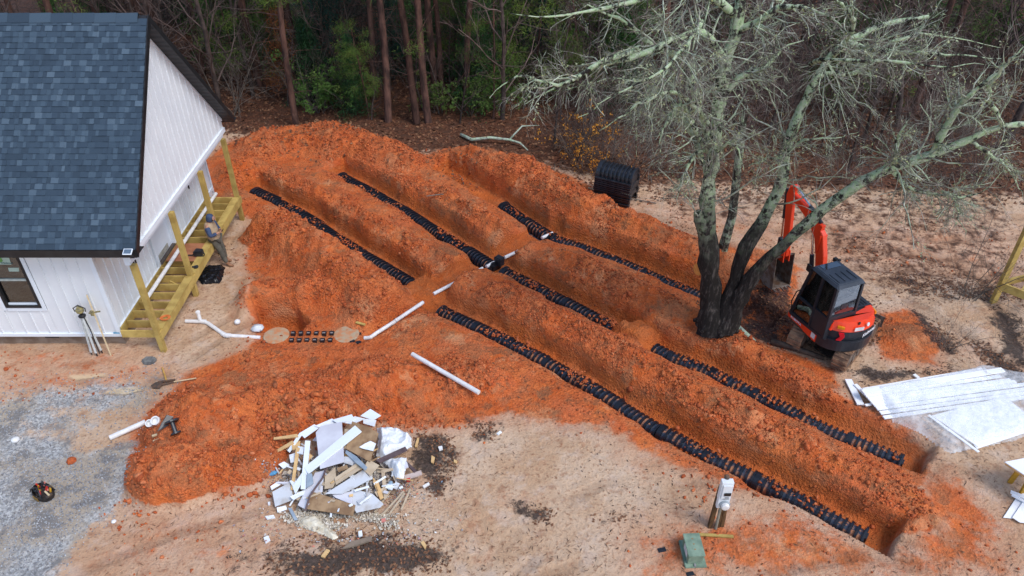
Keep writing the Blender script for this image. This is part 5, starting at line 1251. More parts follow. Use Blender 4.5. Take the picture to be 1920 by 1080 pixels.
# tracks (local frame rotated relative to the house)
RT = Matrix.Rotation(R(-42) - TH, 3, 'Z')        # undercarriage heading
def track(sgn, nm):
    L, Rr, w = .82, .28, .37
    root_c = RT @ Vector((sgn * .60, .12, 0)) + Vector((.16, .1, 0))
    path = []
    N_ = 10
    for k in range(N_ + 1): a = -math.pi / 2 - math.pi * k / N_; path.append((-L + Rr * math.cos(a), Rr + Rr * math.sin(a)))
    for k in range(N_ + 1): a = math.pi / 2 - math.pi * k / N_; path.append((L + Rr * math.cos(a), Rr + Rr * math.sin(a)))
    # belt
    mb = MB(); outer = path; inner = []
    n = len(outer); cy = Rr
    for (y_, z_) in outer:
        s = (Rr - .035) / Rr; yc = max(-L, min(L, y_)); inner.append((yc + (y_ - yc) * s, cy + (z_ - cy) * s))
    V_ = []
    for x_ in (-w / 2, w / 2):
        for (y_, z_) in outer: V_.append(root_c + RT @ Vector((x_, y_, z_)))
        for (y_, z_) in inner: V_.append(root_c + RT @ Vector((x_, y_, z_)))
    F_ = []
    for i in range(n):
        j = (i + 1) % n
        F_ += [(i, j, 2 * n + j, 2 * n + i), (n + i, n + j, 3 * n + j, 3 * n + i), (i, j, n + j, n + i), (2 * n + i, 2 * n + j, 3 * n + j, 3 * n + i)]
    mb.add(V_, F_)
    # grousers
    per = 0; pts = outer + [outer[0]]; tot = sum(math.dist(pts[i], pts[i + 1]) for i in range(n)); ng = 40; s_ = 0
    for g in range(ng):
        d_ = tot * g / ng; acc = 0
        for i in range(n):
            l = math.dist(pts[i], pts[i + 1])
            if acc + l >= d_: t_l = (d_ - acc) / l; break
            acc += l
        p = Vector((0, pts[i][0] + (pts[i + 1][0] - pts[i][0]) * t_l, pts[i][1] + (pts[i + 1][1] - pts[i][1]) * t_l)); tg = Vector((0, pts[i + 1][0] - pts[i][0], pts[i + 1][1] - pts[i][1])).normalized()
        nn = Vector((0, -tg.z, tg.y)); nn = nn if (p - Vector((0, max(-L, min(L, p.y)), Rr))).dot(nn) > 0 else -nn
        a = root_c + RT @ (p + nn * .012 + Vector((-w / 2 + .01, 0, 0))); b = root_c + RT @ (p + nn * .012 + Vector((w / 2 - .01, 0, 0)))
        mb.beam(a, b, .045, .04, RT @ nn)
    tr = eb(mb, 'track', M_trk)
    for yy, r_ in ((-L, .2), (L, .2), (-.45, .12), (-.15, .12), (.15, .12), (.45, .12)):
        mb = MB(); c = root_c + RT @ Vector((0, yy, Rr if abs(yy) > .6 else .15)); ax = RT @ Vector((1, 0, 0)); mb.tube([c - ax * (w / 2 - .02), c + ax * (w / 2 - .02)], r_, 18); eb(mb, 'wheel', M_steel, tr)
    mb = MB(); mb.box(root_c + Vector((0, 0, .27)), (w - .1, 1.35, .16), RT); eb(mb, 'track_frame', M_steel, tr)
track(-1, 'l'); track(1, 'r')
uc = Vector((.16, .1, 0)) + RT @ Vector((0, .12, 0))
mb = MB(); mb.box(uc + Vector((0, 0, .36)), (1.1, .9, .2), RT); mb.lathe([(.35, .42), (.35, .56)], uc * .5, 24); eb(mb, 'undercarriage', M_steel)
bl = MB(); c0 = uc + RT @ Vector((0, 1.35, .25)); bl.prism([c0 + RT @ Vector(p) for p in ((-.8, 0, -.2), (.8, 0, -.2), (.8, .04, .12), (-.8, .04, .12))], RT @ Vector((0, .03, 0)))
for sx in (-.35, .35): bl.beam(uc + RT @ Vector((sx, .45, .3)), c0 + RT @ Vector((sx, 0, -.05)), .09, .12)
eb(bl, 'dozer_blade', M_steel)
# house / body
def arc(cx, cy, rx, ry, a0, a1, n): return [(cx + rx * math.cos(a0 + (a1 - a0) * k / n), cy + ry * math.sin(a0 + (a1 - a0) * k / n)) for k in range(n + 1)]
pl_ = [(-.77, .70), (-.77, -.30)] + arc(0, -.26, .775, .62, math.pi, 2 * math.pi, 18)[1:] + [(.77, .62), (.35, .78), (-.2, .78)]
mb = MB(); mb.prism([(x_ * .97, y_ * .97, .60) for x_, y_ in pl_], (0, 0, .06)); eb(mb, 'swing_deck', M_steel)
cwt = [(-.775, -.22)] + arc(0, -.26, .785, .64, math.pi * 1.02, 2 * math.pi * .995, 20) + [(.77, -.05), (-.0, -.0)]
mb = MB(); mb.prism([(x_, y_, .58) for x_, y_ in cwt], (0, 0, .34)); mb.prism([(x_ * .975, y_ * .975 - .0, .92) for x_, y_ in cwt], (0, 0, .04)); eb(mb, 'counterweight', M_eb, bevel=.02)
mb = MB(); mb.prism([(x_ * .95, y_ * .95, .96) for x_, y_ in cwt], (0, 0, .22)); bn = eb(mb, 'engine_cover', M_eb, bevel=.01)
hood = [(-.70, -.55)] + [p for p in arc(0, -.26, .76, .60, math.pi * 1.12, 2 * math.pi * .985, 18)] + [(.75, .05), (.60, .10), (.52, -.38), (-.05, -.50)]
mb = MB()
n = len(hood); lo = [Vector((x_, y_, 1.17)) for x_, y_ in hood]; hi = [Vector((x_ * .90, y_ * .88 - .01, 1.42)) for x_, y_ in hood]
mb.add(lo + hi, [tuple(range(n))[::-1], tuple(range(n, 2 * n))] + [(i, (i + 1) % n, n + (i + 1) % n, n + i) for i in range(n)])
hd_ = eb(mb, 'engine_hood', M_or, bevel=.025)
mb = MB(); mb.box((.42, -.02, 1.26), (.62, .70, .36)); eb(mb, 'hood_top', M_eb, hd_, bevel=.05)
for k in range(4):
    mb = MB(); mb.box((.30 + .09 * k, -.12, 1.445), (.03, .3, .012)); eb(mb, 'vent_slat', M_black, hd_)
mb = MB(); mb.prism([(.68, -.05, .66), (.775, -.05, .66), (.775, .62, .66), (.68, .68, .66)], (0, 0, .62)); eb(mb, 'side_cover', M_or, bevel=.03)
mb = MB(); mb.prism([(.15, .1, .66), (.70, .1, .66), (.70, .70, .66), (.15, .74, .66)], (0, 0, .55)); eb(mb, 'front_cover', M_eb, bevel=.03)
# red chevrons and lights, on the curved rear
def rear(a, r=1.0, z=1.0): return Vector((.785 * r * math.cos(a), -.26 + .64 * r * math.sin(a), z))
for a0, sg in ((math.pi * 1.27, 1), (math.pi * 1.88, -1)):
    mb = MB(); dA = .085; q = [rear(a0 - dA, 1.0, 1.16), rear(a0 + dA, 1.0, 1.16), rear(a0 + dA * 1.6 , 1.005, 1.06), rear(a0 + dA * .6, 1.01, .93), rear(a0 - dA * 1.4, 1.01, .93), rear(a0 - dA * .1, 1.005, 1.05)]
    mb.prism(q, Vector((math.cos(a0), math.sin(a0), 0)) * -.03); eb(mb, 'red_marking', M_red, bn)
for a0 in (math.pi * 1.25, math.pi * 1.9):
    mb = MB(); c = rear(a0, .945, 1.30); d = Vector((math.cos(a0), math.sin(a0), 0)); mb.box(c, (.05, .17, .08), Matrix.Rotation(a0, 3, 'Z')); eb(mb, 'indicator_light', M_amber, hd_, bevel=.01)
M_wl = bpy.data.materials['white_label']
mb = MB(); a0 = math.pi * 1.45; mb.box(rear(a0, .955, 1.27), (.012, .24, .10), Matrix.Rotation(a0, 3, 'Z')); eb(mb, 'data_plate', M_wl, hd_)
M_logo = pmat('white_lettering', (.82, .82, .84))
a0 = math.pi * 1.60; p = rear(a0, 1.0, 1.07)
text('Kubota', .145, (p.x * .965, p.y * .965 - .015, 1.075), (R(90), 0, a0 + R(90)), M_logo, bn, .004, sx=1.25)
mb = MB(); a0 = math.pi * 1.56; mb.lathe([(.05, 0), (.05, .012)], rear(a0, .935, 1.345), 14, Matrix.Rotation(a0 + R(90), 3, 'Z') @ Matrix.Rotation(R(75), 3, 'X')); eb(mb, 'round_emblem', M_logo, hd_)
mb = MB(); mb.box((-.10, -.80, 1.40), (.04, .03, .07)); eb(mb, 'hood_latch', M_black, hd_)
p = rear(math.pi * 1.78, 1.0, .99); text('U35', .07, (p.x + .004, p.y - .012, 1.0), (R(90), 0, math.pi * 1.78 + R(90)), M_logo, bn)
# left side skirt
mb = MB(); mb.prism([(-.79, .82, .66), (-.79, -.28, .60), (-.79, -.28, .84), (-.79, .82, .80)], (.08, 0, 0)); sk = eb(mb, 'side_skirt', M_or, bevel=.01)
mb = MB(); mb.prism([(-.80, -.28, .60), (-.80, .20, .62), (-.80, .18, .88), (-.80, -.28, .90)], (.14, 0, 0)); eb(mb, 'toolbox', M_or, sk, bevel=.01)
text('KUBOTA', .085, (-.802 - .004, .48, .735), (R(90), 0, R(-90)), M_logo, sk, sx=1.2)
mb = MB(); mb.box((-.803, -.18, .74), (.006, .14, .15)); eb(mb, 'warning_label', M_wl, sk)
mb = MB(); mb.prism([(-.77, .82, .62), (-.0, .86, .62), (-.0, .86, .80), (-.77, .82, .80)], (0, -.08, 0)); eb(mb, 'front_step', M_or, bevel=.01)
# cab
cx0, cx1, cy0, cy1, cz0, cz1 = -.79, .0, -.48, .74, .90, 2.38
fx = .44  # roof front
def P_(x_, y_, z_): return Vector((x_, y_, z_))
posts = [(P_(cx0, cy0, cz0), P_(cx0 + .02, cy0 + .03, cz1)), (P_(cx1, cy0, cz0), P_(cx1 - .02, cy0 + .03, cz1)), (P_(cx0, cy1, cz0 - .1), P_(cx0 + .03, fx, cz1)), (P_(cx1, cy1, cz0 - .1), P_(cx1 - .03, fx, cz1)), (P_(cx0, .02, cz0), P_(cx0 + .02, .02, cz1))]
cab = MB()
for i, (a, b) in enumerate(posts): cab.beam(a, b, .075 if i != 4 else .09, .075 if i < 4 else .07, (0, 1, 0))
for a, b in ((P_(cx0, cy0, cz0), P_(cx1, cy0, cz0)), (P_(cx0, cy1, cz0 - .08), P_(cx1, cy1, cz0 - .08)), (P_(cx0, cy0, cz0), P_(cx0, cy1, cz0 - .08)), (P_(cx1, cy0, cz0), P_(cx1, cy1, cz0 - .08))): cab.beam(a, b, .07, .09)
for a, b in ((P_(cx0, .05, 1.42), P_(cx0, .66, 1.42)), (P_(cx0, cy0, 1.47), P_(cx0, .0, 1.47)), (P_(cx0, cy0, 1.52), P_(cx1, cy0, 1.52))): cab.beam(a, b, .06, .07)
cb = eb(cab, 'cab', M_eb, bevel=.008)
mb = MB(); mb.box(((cx0 + .0), .5 * (cy0 + .0), .5 * (cz0 + 1.46)), (.045, .0 - cy0 - .0, 1.46 - cz0)); eb(mb, 'rear_side_panel', M_eb, cb)
mb = MB(); mb.box((.5 * (cx0 + cx1), cy0 + .0, 1.2), (cx1 - cx0, .045, .62)); eb(mb, 'rear_panel', M_eb, cb)
rf = MB(); lo = [(cx0 - .03, cy0 - .03, cz1 - .01), (cx1 + .03, cy0 - .03, cz1 - .01), (cx1 + .02, fx + .05, cz1 - .01), (cx0 - .02, fx + .05, cz1 - .01)]; hi = [(cx0 + .04, cy0 + .04, cz1 + .085), (cx1 - .04, cy0 + .04, cz1 + .085), (cx1 - .04, fx - .02, cz1 + .085), (cx0 + .04, fx - .02, cz1 + .085)]
rf.add(lo + hi, [(3, 2, 1, 0), (4, 5, 6, 7), (0, 1, 5, 4), (1, 2, 6, 5), (2, 3, 7, 6), (3, 0, 4, 7)])
M_roof = pmat('cab_roof_grey', (.055, .065, .085), (.04, .048, .062), 3, .4, .05)
ro = eb(rf, 'cab_roof', M_roof, cb, bevel=.02)
for k in range(4):
    mb = MB(); mb.box((-.66 + .17 * k, -.18 + .0 * k, cz1 + .092), (.035, .36, .02)); eb(mb, 'roof_rib', M_roof, ro, bevel=.006)
mb = MB(); mb.box((-.39, .29, cz1 + .088), (.52, .20, .014)); eb(mb, 'roof_hatch', M_eglass, ro)
for lst in ([(cx0 + .005, .08, 1.46), (cx0 + .005, .60, 1.46), (cx0 + .02, .42, cz1 - .03), (cx0 + .02, .06, cz1 - .03)], [(cx0 + .005, .08, .93), (cx0 + .005, .70, .90), (cx0 + .005, .62, 1.39), (cx0 + .005, .08, 1.39)],
            [(cx0 + .005, cy0 + .04, 1.50), (cx0 + .005, -.03, 1.50), (cx0 + .02, -.02, cz1 - .03), (cx0 + .02, cy0 + .06, cz1 - .03)], [(cx0 + .05, cy0 + .01, 1.56), (cx1 - .05, cy0 + .01, 1.56), (cx1 - .05, cy0 + .03, cz1 - .03), (cx0 + .05, cy0 + .03, cz1 - .03)],
            [(cx1 - .005, cy0 + .05, .95), (cx1 - .005, .70, .92), (cx1 - .02, .42, cz1 - .03), (cx1 - .02, cy0 + .06, cz1 - .03)], [(cx0 + .05, cy1 - .005, .92), (cx1 - .05, cy1 - .005, .92), (cx1 - .05, fx, cz1 - .03), (cx0 + .05, fx, cz1 - .03)]):
    c = sum((Vector(p) for p in lst), Vector()) / 4; nn = (Vector(lst[1]) - Vector(lst[0])).cross(Vector(lst[3]) - Vector(lst[0])).normalized(); mb = MB(); mb.prism(lst, nn * .006); eb(mb, 'cab_window', M_eglass, cb)
mb = MB(); mb.box((-.4, -.22, 1.0), (.5, .5, .16)); mb.box((-.4, -.40, 1.35), (.46, .14, .65)); mb.box((-.4, -.43, 1.78), (.26, .10, .2)); eb(mb, 'seat', M_blkpl, cb, bevel=.03)
mb = MB(); mb.box((-.4, .1, .88), (.72, 1.1, .04)); eb(mb, 'cab_floor', M_eb, cb)
for x_ in (-.62, -.18):
    mb = MB(); mb.tube([(x_, .08, 1.05), (x_, .14, 1.35)], .02, 8); mb.lathe([(.03, 0), (.035, .05), (.02, .09)], (x_, .14, 1.34), 10); mb.box((x_, -.05, 1.12), (.12, .4, .2)); eb(mb, 'control_lever', M_blkpl, cb, bevel=.005)
mb = MB(); mb.tube([(-.85, .66, .95), (-.90, .70, 1.25), (-.90, .62, 1.6), (-.84, .50, 1.75)], .015, 8); eb(mb, 'grab_handle', M_black, cb, smooth=True)
mb = MB(); mb.box((-.84, .50, 2.38), (.04, .14, .2)); mb.tube([(-.78, .48, 2.3), (-.84, .50, 2.32)], .015, 6); eb(mb, 'mirror', M_black, cb, bevel=.01)
mb = MB(); mb.box((-.06, .50, 2.44), (.10, .09, .10)); mb.box((.03, .46, 2.42), (.08, .06, .06)); eb(mb, 'work_light', M_black, cb, bevel=.01)
mb = MB(); mb.box((-.75, -.2, 2.1), (.004, .1, .14)); eb(mb, 'cab_sticker', M_sticker, cb)
# boom, arm, bucket
bx_ = .22
def plate(pts, w, mat, name, parent=None, bev=.012, x=bx_):
    mb = MB(); mb.prism([(x - w / 2, y_, z_) for y_, z_ in pts], (w, 0, 0)); return eb(mb, name, mat, parent, bevel=bev)
sw = MB(); sw.box((bx_, .88, .82), (.22, .3, .42)); sb_ = eb(sw, 'swing_bracket', M_eb, bevel=.03)
mb = MB()
boomc = [(.90, .98, .11), (1.06, 1.50, .13), (1.22, 2.05, .15), (1.42, 2.52, .165), (1.80, 2.82, .14), (2.30, 2.98, .11), (2.76, 3.06, .08)]
up = []; dn = []
for i, (y_, z_, h_) in enumerate(boomc):
    a = boomc[max(i - 1, 0)]; b = boomc[min(i + 1, len(boomc) - 1)]; d = Vector((0, b[0] - a[0], b[1] - a[1])).normalized(); up.append((y_ - d.z * h_, z_ + d.y * h_)); dn.append((y_ + d.z * h_, z_ - d.y * h_))
n = len(up); V_ = []
for x_ in (bx_ - .075, bx_ + .075):
    V_ += [(x_, a, b) for a, b in up] + [(x_, a, b) for a, b in dn]
F_ = []
for i in range(n - 1):
    F_ += [(i, i + 1, n + i + 1, n + i), (2 * n + i, 2 * n + i + 1, 3 * n + i + 1, 3 * n + i), (i, i + 1, 2 * n + i + 1, 2 * n + i), (n + i, n + i + 1, 3 * n + i + 1, 3 * n + i)]
F_ += [(0, n, 3 * n, 2 * n), (n - 1, 2 * n - 1, 4 * n - 1, 3 * n - 1)]
mb.add(V_, F_); boom = eb(mb, 'boom', M_or, bevel=.012)
def ram(a, b, frac=.6, r=.055, parent=None, x=bx_):
    a = Vector((x, *a)); b = Vector((x, *b)); m = a + (b - a) * frac
    mb = MB(); mb.tube([a, m], r, 14); cy_ = eb(mb, 'hydraulic_cylinder', M_eb, parent or boom); mb = MB(); mb.tube([m, b], r * .55, 12); eb(mb, 'piston_rod', M_cyl, parent or boom)
ram((1.22, .80), (1.72, 2.55), .62, .06)
ram((1.50, 2.86), (2.66, 3.34), .45, .05)
for c_, s_ in (((bx_, 1.48, 2.76), (.13, .16, .16)), ((bx_, 2.68, 3.30), (.15, .12, .12)), ((bx_, 1.33, 2.35), (.24, .05, .5))):
    mb = MB(); mb.box(c_, s_); eb(mb, 'boom_bracket', M_or, boom, bevel=.01)
for k in range(2):
    mb = MB(); mb.tube([(bx_ + .11, .95, 1.1), (bx_ + .13, 1.15, 1.7), (bx_ + .12 + .02 * k, 1.38, 2.4), (bx_ + .11, 1.75, 2.92 + .05 * k), (bx_ + .11, 2.5, 3.1)], .014, 6); eb(mb, 'hose', M_black, boom)
arm = plate([(2.64, 3.28), (2.84, 3.28), (2.90, 3.0), (2.60, 1.55), (2.46, 1.25), (2.37, 1.30), (2.43, 1.9), (2.62, 2.9)], .115, M_or, 'dipper_arm')
ram((2.98, 3.12), (2.76, 1.70), .6, .045, arm)
lk = MB(); lk.beam((bx_, 2.76, 1.70), (bx_, 2.74, 1.10), .16, .06); lk.beam((bx_, 2.76, 1.68), (bx_, 2.52, 1.52), .14, .05); eb(lk, 'bucket_link', M_eb, arm, bevel=.008)
# bucket: open shell, mouth towards the machine
bw = .62
prof = [(2.42, 1.30), (2.72, 1.15), (2.98, .92), (3.05, .62), (2.92, .36), (2.66, .22), (2.30, .28)]
mb = MB(); th_ = .03; n = len(prof)
cc_ = (2.55, .72)
inn = [(a + (cc_[0] - a) * .07, b + (cc_[1] - b) * .07) for a, b in prof]
V_ = []
for x_ in (bx_ - bw / 2, bx_ + bw / 2): V_ += [(x_, a, b) for a, b in prof] + [(x_, a, b) for a, b in inn]
F_ = []
for i in range(n - 1): F_ += [(i, i + 1, 2 * n + i + 1, 2 * n + i), (n + i, n + i + 1, 3 * n + i + 1, 3 * n + i)]
F_ += [(0, n, 3 * n, 2 * n), (n - 1, 2 * n - 1, 4 * n - 1, 3 * n - 1)]
mb.add(V_, F_)
for x_ in (bx_ - bw / 2, bx_ + bw / 2 - .02): mb.prism([(x_, a, b) for a, b in prof], (.02, 0, 0))
bk = eb(mb, 'bucket', M_steel)
for k in range(5):
    mb = MB(); x_ = bx_ - bw / 2 + .05 + k * (bw - .1) / 4; mb.prism([(x_ - .03, 2.34, .27), (x_ + .03, 2.34, .27), (x_ + .012, 2.20, .26), (x_ - .012, 2.20, .26)], (0, 0, .03)); eb(mb, 'bucket_tooth', M_steel, bk)
mb = MB()
for x_ in (bx_ - .11, bx_ + .08): mb.prism([(x_, 2.36, 1.12), (x_, 2.86, 1.10), (x_, 2.66, 1.42), (x_, 2.40, 1.45)], (.03, 0, 0))
eb(mb, 'bucket_ear', M_or, bk)

# ---------------------------------------------------------------- person leaning on the porch rim
def skin(name, verts, edges, mat, parent, root=0, sub=2):
    me = bpy.data.meshes.new(name); me.from_pydata([v[:3] for v in verts], edges, []); o = bpy.data.objects.new(name, me); COL.objects.link(o)
    s = o.modifiers.new('skin', 'SKIN'); s.use_smooth_shade = True
    for i, v in enumerate(verts):
        sv = me.skin_vertices[0].data[i]; r_ = v[3]; sv.radius = r_ if hasattr(r_, '__len__') else (r_, r_); sv.use_root = (i == root)
    ss = o.modifiers.new('sub', 'SUBSURF'); ss.levels = sub; ss.render_levels = sub
    dg = bpy.context.evaluated_depsgraph_get(); m2 = bpy.data.meshes.new_from_object(o.evaluated_get(dg)); m2.name = name
    bpy.data.objects.remove(o); o = bpy.data.objects.new(name, m2); COL.objects.link(o); m2.materials.clear(); m2.materials.append(mat); o.parent = parent
    m2.polygons.foreach_set('use_smooth', [True] * len(m2.polygons)); return o
pc = at(426, 487); pc = Vector((G(426, 487, pc.z).x, 19.25, hz(-8.7, 19.25)))
pe = thing('person', 'person in blue hood and tan vest leaning on the porch rim, looking at a phone', 'person', pc, R(-8))
M_skin = pmat('skin', (.45, .24, .16), rough=.6); M_vest = pmat('tan_vest', (.42, .31, .20), (.32, .22, .14), 6, .9, .3, 20, dist=.02); M_hood = pmat('slate_blue_hoodie', (.055, .085, .16), (.04, .06, .12), 8, .9, .3, 20, dist=.02)
M_trou = pmat('grey_trousers', (.13, .12, .095), (.08, .075, .06), 6, .9, .35, 16, dist=.03); M_boot = pmat('tan_boot', (.36, .19, .10), (.22, .11, .06), 8, .8, .2)
# +x is the way the person faces
pel = (-.10, 0, .92); hl, hr = (-.09, .10, .90), (-.09, -.10, .90); kl, kr = (-.01, .12, .49), (.05, -.10, .48); al, ar = (-.02, .14, .09), (.16, -.12, .09)
ch = (-.15, 0, 1.22); up_ = (-.16, 0, 1.42); nk = (-.13, 0, 1.52); hd1 = (-.07, 0, 1.60); hd2 = (-.055, 0, 1.70)
shl, shr = (-.15, .18, 1.42), (-.15, -.18, 1.42); ell, elr = (-.10, .26, 1.16), (-.06, -.26, 1.14); wl, wr = (.08, .10, 1.17), (.10, -.08, 1.17)
body = [(*pel, .12), (*ch, (.13, .11)), (*up_, (.12, .09)), (*nk, .055), (*hd1, .075), (*hd2, .085), (*shl, .055), (*ell, .042), (*wl, .03), (*shr, .055), (*elr, .042), (*wr, .03), (*hl, .085), (*kl, .058), (*al, .04), (*hr, .085), (*kr, .058), (*ar, .04), (.13, .06, 1.18, .026), (.15, -.05, 1.18, .026), (al[0] + .14, al[1], .045, .03), (ar[0] + .14, ar[1], .045, .03)]
bd = skin('body', body, [(0,1),(1,2),(2,3),(3,4),(4,5),(2,6),(6,7),(7,8),(2,9),(9,10),(10,11),(0,12),(12,13),(13,14),(0,15),(15,16),(16,17),(8,18),(11,19),(14,20),(17,21)], M_skin, pe)
for w_, sg in (((.14, .055, 1.19), 1), ((.16, -.045, 1.19), -1)):
    for k in range(4):
        a = Vector(w_) + Vector((-.01, sg * .0, -.028 + .018 * k)); mb = MB(); L_ = (.05, .058, .054, .044)[k]
        mb.tube([a, a + Vector((L_ * .5, -sg * .012, .0)), a + Vector((L_ * .75, -sg * .04, .004))], [.0095, .009, .007], 7); mb.build('finger', M_skin, pe, smooth=True)
    mb = MB(); a = Vector(w_) + Vector((-.03, 0, .02)); mb.tube([a, a + Vector((.025, -sg * .01, .03)), a + Vector((.045, -sg * .025, .035))], [.011, .010, .008], 7); mb.build('thumb', M_skin, pe, smooth=True)
skin('trousers', [(-.10, 0, .95, .15), (-.09, .10, .88, .115), (-.01, .12, .49, .085), (-.015, .135, .22, .075), (-.02, .14, .13, .075), (-.09, -.10, .88, .115), (.05, -.10, .48, .085), (.11, -.115, .24, .075), (.15, -.12, .13, .075)], [(0,1),(1,2),(2,3),(3,4),(0,5),(5,6),(6,7),(7,8)], M_trou, pe)
skin('vest', [(-.09, 0, .86, (.235, .18)), (-.11, 0, 1.02, (.23, .18)), (-.15, 0, 1.22, (.245, .19)), (-.165, 0, 1.41, (.235, .15)), (-.14, 0, 1.51, (.13, .11))], [(0,1),(1,2),(2,3),(3,4)], M_vest, pe)
for s_, e_, w_ in ((shl, ell, wl), (shr, elr, wr)):
    skin('sleeve', [(*s_, .10), (*[(a + b) / 2 for a, b in zip(s_, e_)], .08), (*e_, .07), (*[a + (b - a) * .85 for a, b in zip(e_, w_)], .05)], [(0,1),(1,2),(2,3)], M_hood, pe)
skin('hood', [(-.14, 0, 1.49, .10), (-.105, 0, 1.58, .115), (-.08, 0, 1.68, .118), (-.07, 0, 1.75, .09)], [(0,1),(1,2),(2,3)], M_hood, pe)
mb = MB(); mb.lathe([(.03, 0), (.07, .012), (.075, .03), (.055, .05), (.01, .055)], (.005, 0, 1.62), 14, Matrix.Rotation(R(90), 3, 'Y')); mb.build('face', M_skin, pe, smooth=True)
mb = MB(); mb.lathe([(.012, 0), (.016, .01), (.006, .03)], (.055, 0, 1.62), 8, Matrix.Rotation(R(90), 3, 'Y')); mb.build('nose', M_skin, pe, smooth=True)
for sg in (-1, 1):
    mb = MB(); mb.box((.052, sg * .026, 1.645), (.012, .018, .008)); mb.build('eye', M_black, pe)
for a_ in (al, ar):
    skin('boot', [(a_[0], a_[1], .16, .06), (a_[0], a_[1], .07, .06), (a_[0] + .10, a_[1], .045, (.055, .04)), (a_[0] + .19, a_[1], .035, (.045, .03))], [(0,1),(1,2),(2,3)], M_boot, pe, 1)
ph = thing('phone', 'small dark phone held in the hands of the person at the porch', 'phone', pc + Vector((0, 0, 0)), R(-8))
mb = MB(); mb.box((.20, .0, 1.20), (.012, .075, .15), Matrix.Rotation(R(35), 3, 'Y')); mb.build('phone_body', M_black, ph, bevel=.004)
mb = MB(); mb.box((.193, .0, 1.205), (.004, .066, .13), Matrix.Rotation(R(35), 3, 'Y')); mb.build('screen', pmat('dark_screen', (.02, .022, .03), rough=.1), ph)
# ---------------------------------------------------------------- branches as arrays of tapered tubes
def unit(v): return v / (np.linalg.norm(v, axis=-1, keepdims=True) + 1e-9)
def grow(P0, D, L, R0, K, wander, grav, g, taper=.35):
    N = len(P0); pts = np.zeros((N, K, 3)); pts[:, 0] = P0; d = unit(D); st = (L / (K - 1))[:, None]
    for k in range(1, K):
        d = unit(d + wander * g.normal(size=(N, 3)) + np.array([0, 0, grav])); pts[:, k] = pts[:, k - 1] + d * st
    rad = R0[:, None] * np.linspace(1, taper, K)[None]
    return pts, rad
def spawn(pts, rad, m, t0, t1, ang, Lf, Rf, g, Ljit=.35, up=0.0):
    """m children per parent tube"""
    N, K, _ = pts.shape; t = g.uniform(t0, t1, (N, m)); f = t * (K - 1); i = np.clip(f.astype(int), 0, K - 2); w = (f - i)[..., None]
    n_ = np.arange(N)[:, None]; p = pts[n_, i] * (1 - w) + pts[n_, i + 1] * w; d = unit(pts[n_, i + 1] - pts[n_, i]); r = rad[n_, i]
    q = g.normal(size=(N, m, 3)); q = unit(q - d * (q * d).sum(-1, keepdims=True)); a = g.normal(ang, .2, (N, m, 1))
    D = unit(d * np.cos(a) + q * np.sin(a) + np.array([0, 0, up]))
    plen = np.linalg.norm(np.diff(pts, axis=1), axis=2).sum(1)[:, None]
    L = plen * Lf * (1.15 - .6 * t) * g.uniform(1 - Ljit, 1 + Ljit, (N, m))
    return p.reshape(-1, 3), D.reshape(-1, 3), L.ravel(), (r * Rf).ravel()
def tubes(pts, rad, n=4):
    N, K, _ = pts.shape; T = np.zeros_like(pts); T[:, 1:-1] = pts[:, 2:] - pts[:, :-2]; T[:, 0] = pts[:, 1] - pts[:, 0]; T[:, -1] = pts[:, -1] - pts[:, -2]; T = unit(T)
    ref = np.where(np.abs(T.mean(1, keepdims=True)[..., 2:3]) > .8, np.array([1., 0, 0]), np.array([0, 0, 1.])); s = unit(np.cross(T, np.broadcast_to(ref, T.shape))); u = np.cross(T, s)
    a = 2 * np.pi * np.arange(n) / n
    V = pts[:, :, None] + rad[:, :, None, None] * (s[:, :, None] * np.cos(a)[:, None] + u[:, :, None] * np.sin(a)[:, None])
    idx = np.arange(N * K * n).reshape(N, K, n); a0 = idx[:, :-1]; a1 = idx[:, 1:]
    F = np.stack([a0, np.roll(a0, -1, 2), np.roll(a1, -1, 2), a1], -1).reshape(-1, 4)
    return V.reshape(-1, 3), F
def join(parts):
    V = []; F = []; o = 0
    for v, f in parts: V.append(v); F.append(f + o); o += len(v)
    return np.concatenate(V), np.concatenate(F)
def rounds(poly, K, g=None, j=0.0):
    """resample a polyline with Catmull-Rom"""
    P = [Vector(p[:3]) for p in poly]; R_ = [p[3] for p in poly]; P2 = [P[0] * 2 - P[1]] + P + [P[-1] * 2 - P[-2]]; n = len(P) - 1; out = []; rr_ = []
    for k in range(K):
        t = k / (K - 1) * n; i = min(int(t), n - 1); f = t - i; p0, p1, p2, p3 = P2[i:i + 4]
        q = .5 * ((2 * p1) + (p2 - p0) * f + (2 * p0 - 5 * p1 + 4 * p2 - p3) * f * f + (3 * p1 - p0 - 3 * p2 + p3) * f ** 3)
        out.append(tuple(q)); rr_.append(R_[i] * (1 - f) + R_[i + 1] * f)
    return np.array(out), np.array(rr_)
def leaves(C, n, spread, size, g, asp=.3, droop=0.0, tri=True):
    """n blades around each centre"""
    N = len(C); c = np.repeat(C, n, 0) + g.normal(size=(N * n, 3)) * spread; d = unit(g.normal(size=(N * n, 3)) + [0, 0, -droop]); w = unit(np.cross(d, g.normal(size=(N * n, 3)))); s = g.uniform(.6, 1.2, (N * n, 1)) * size
    V = np.stack([c - w * s * asp * .5, c + w * s * asp * .5, c + d * s], 1).reshape(-1, 3); return V, np.arange(N * n * 3).reshape(-1, 3)
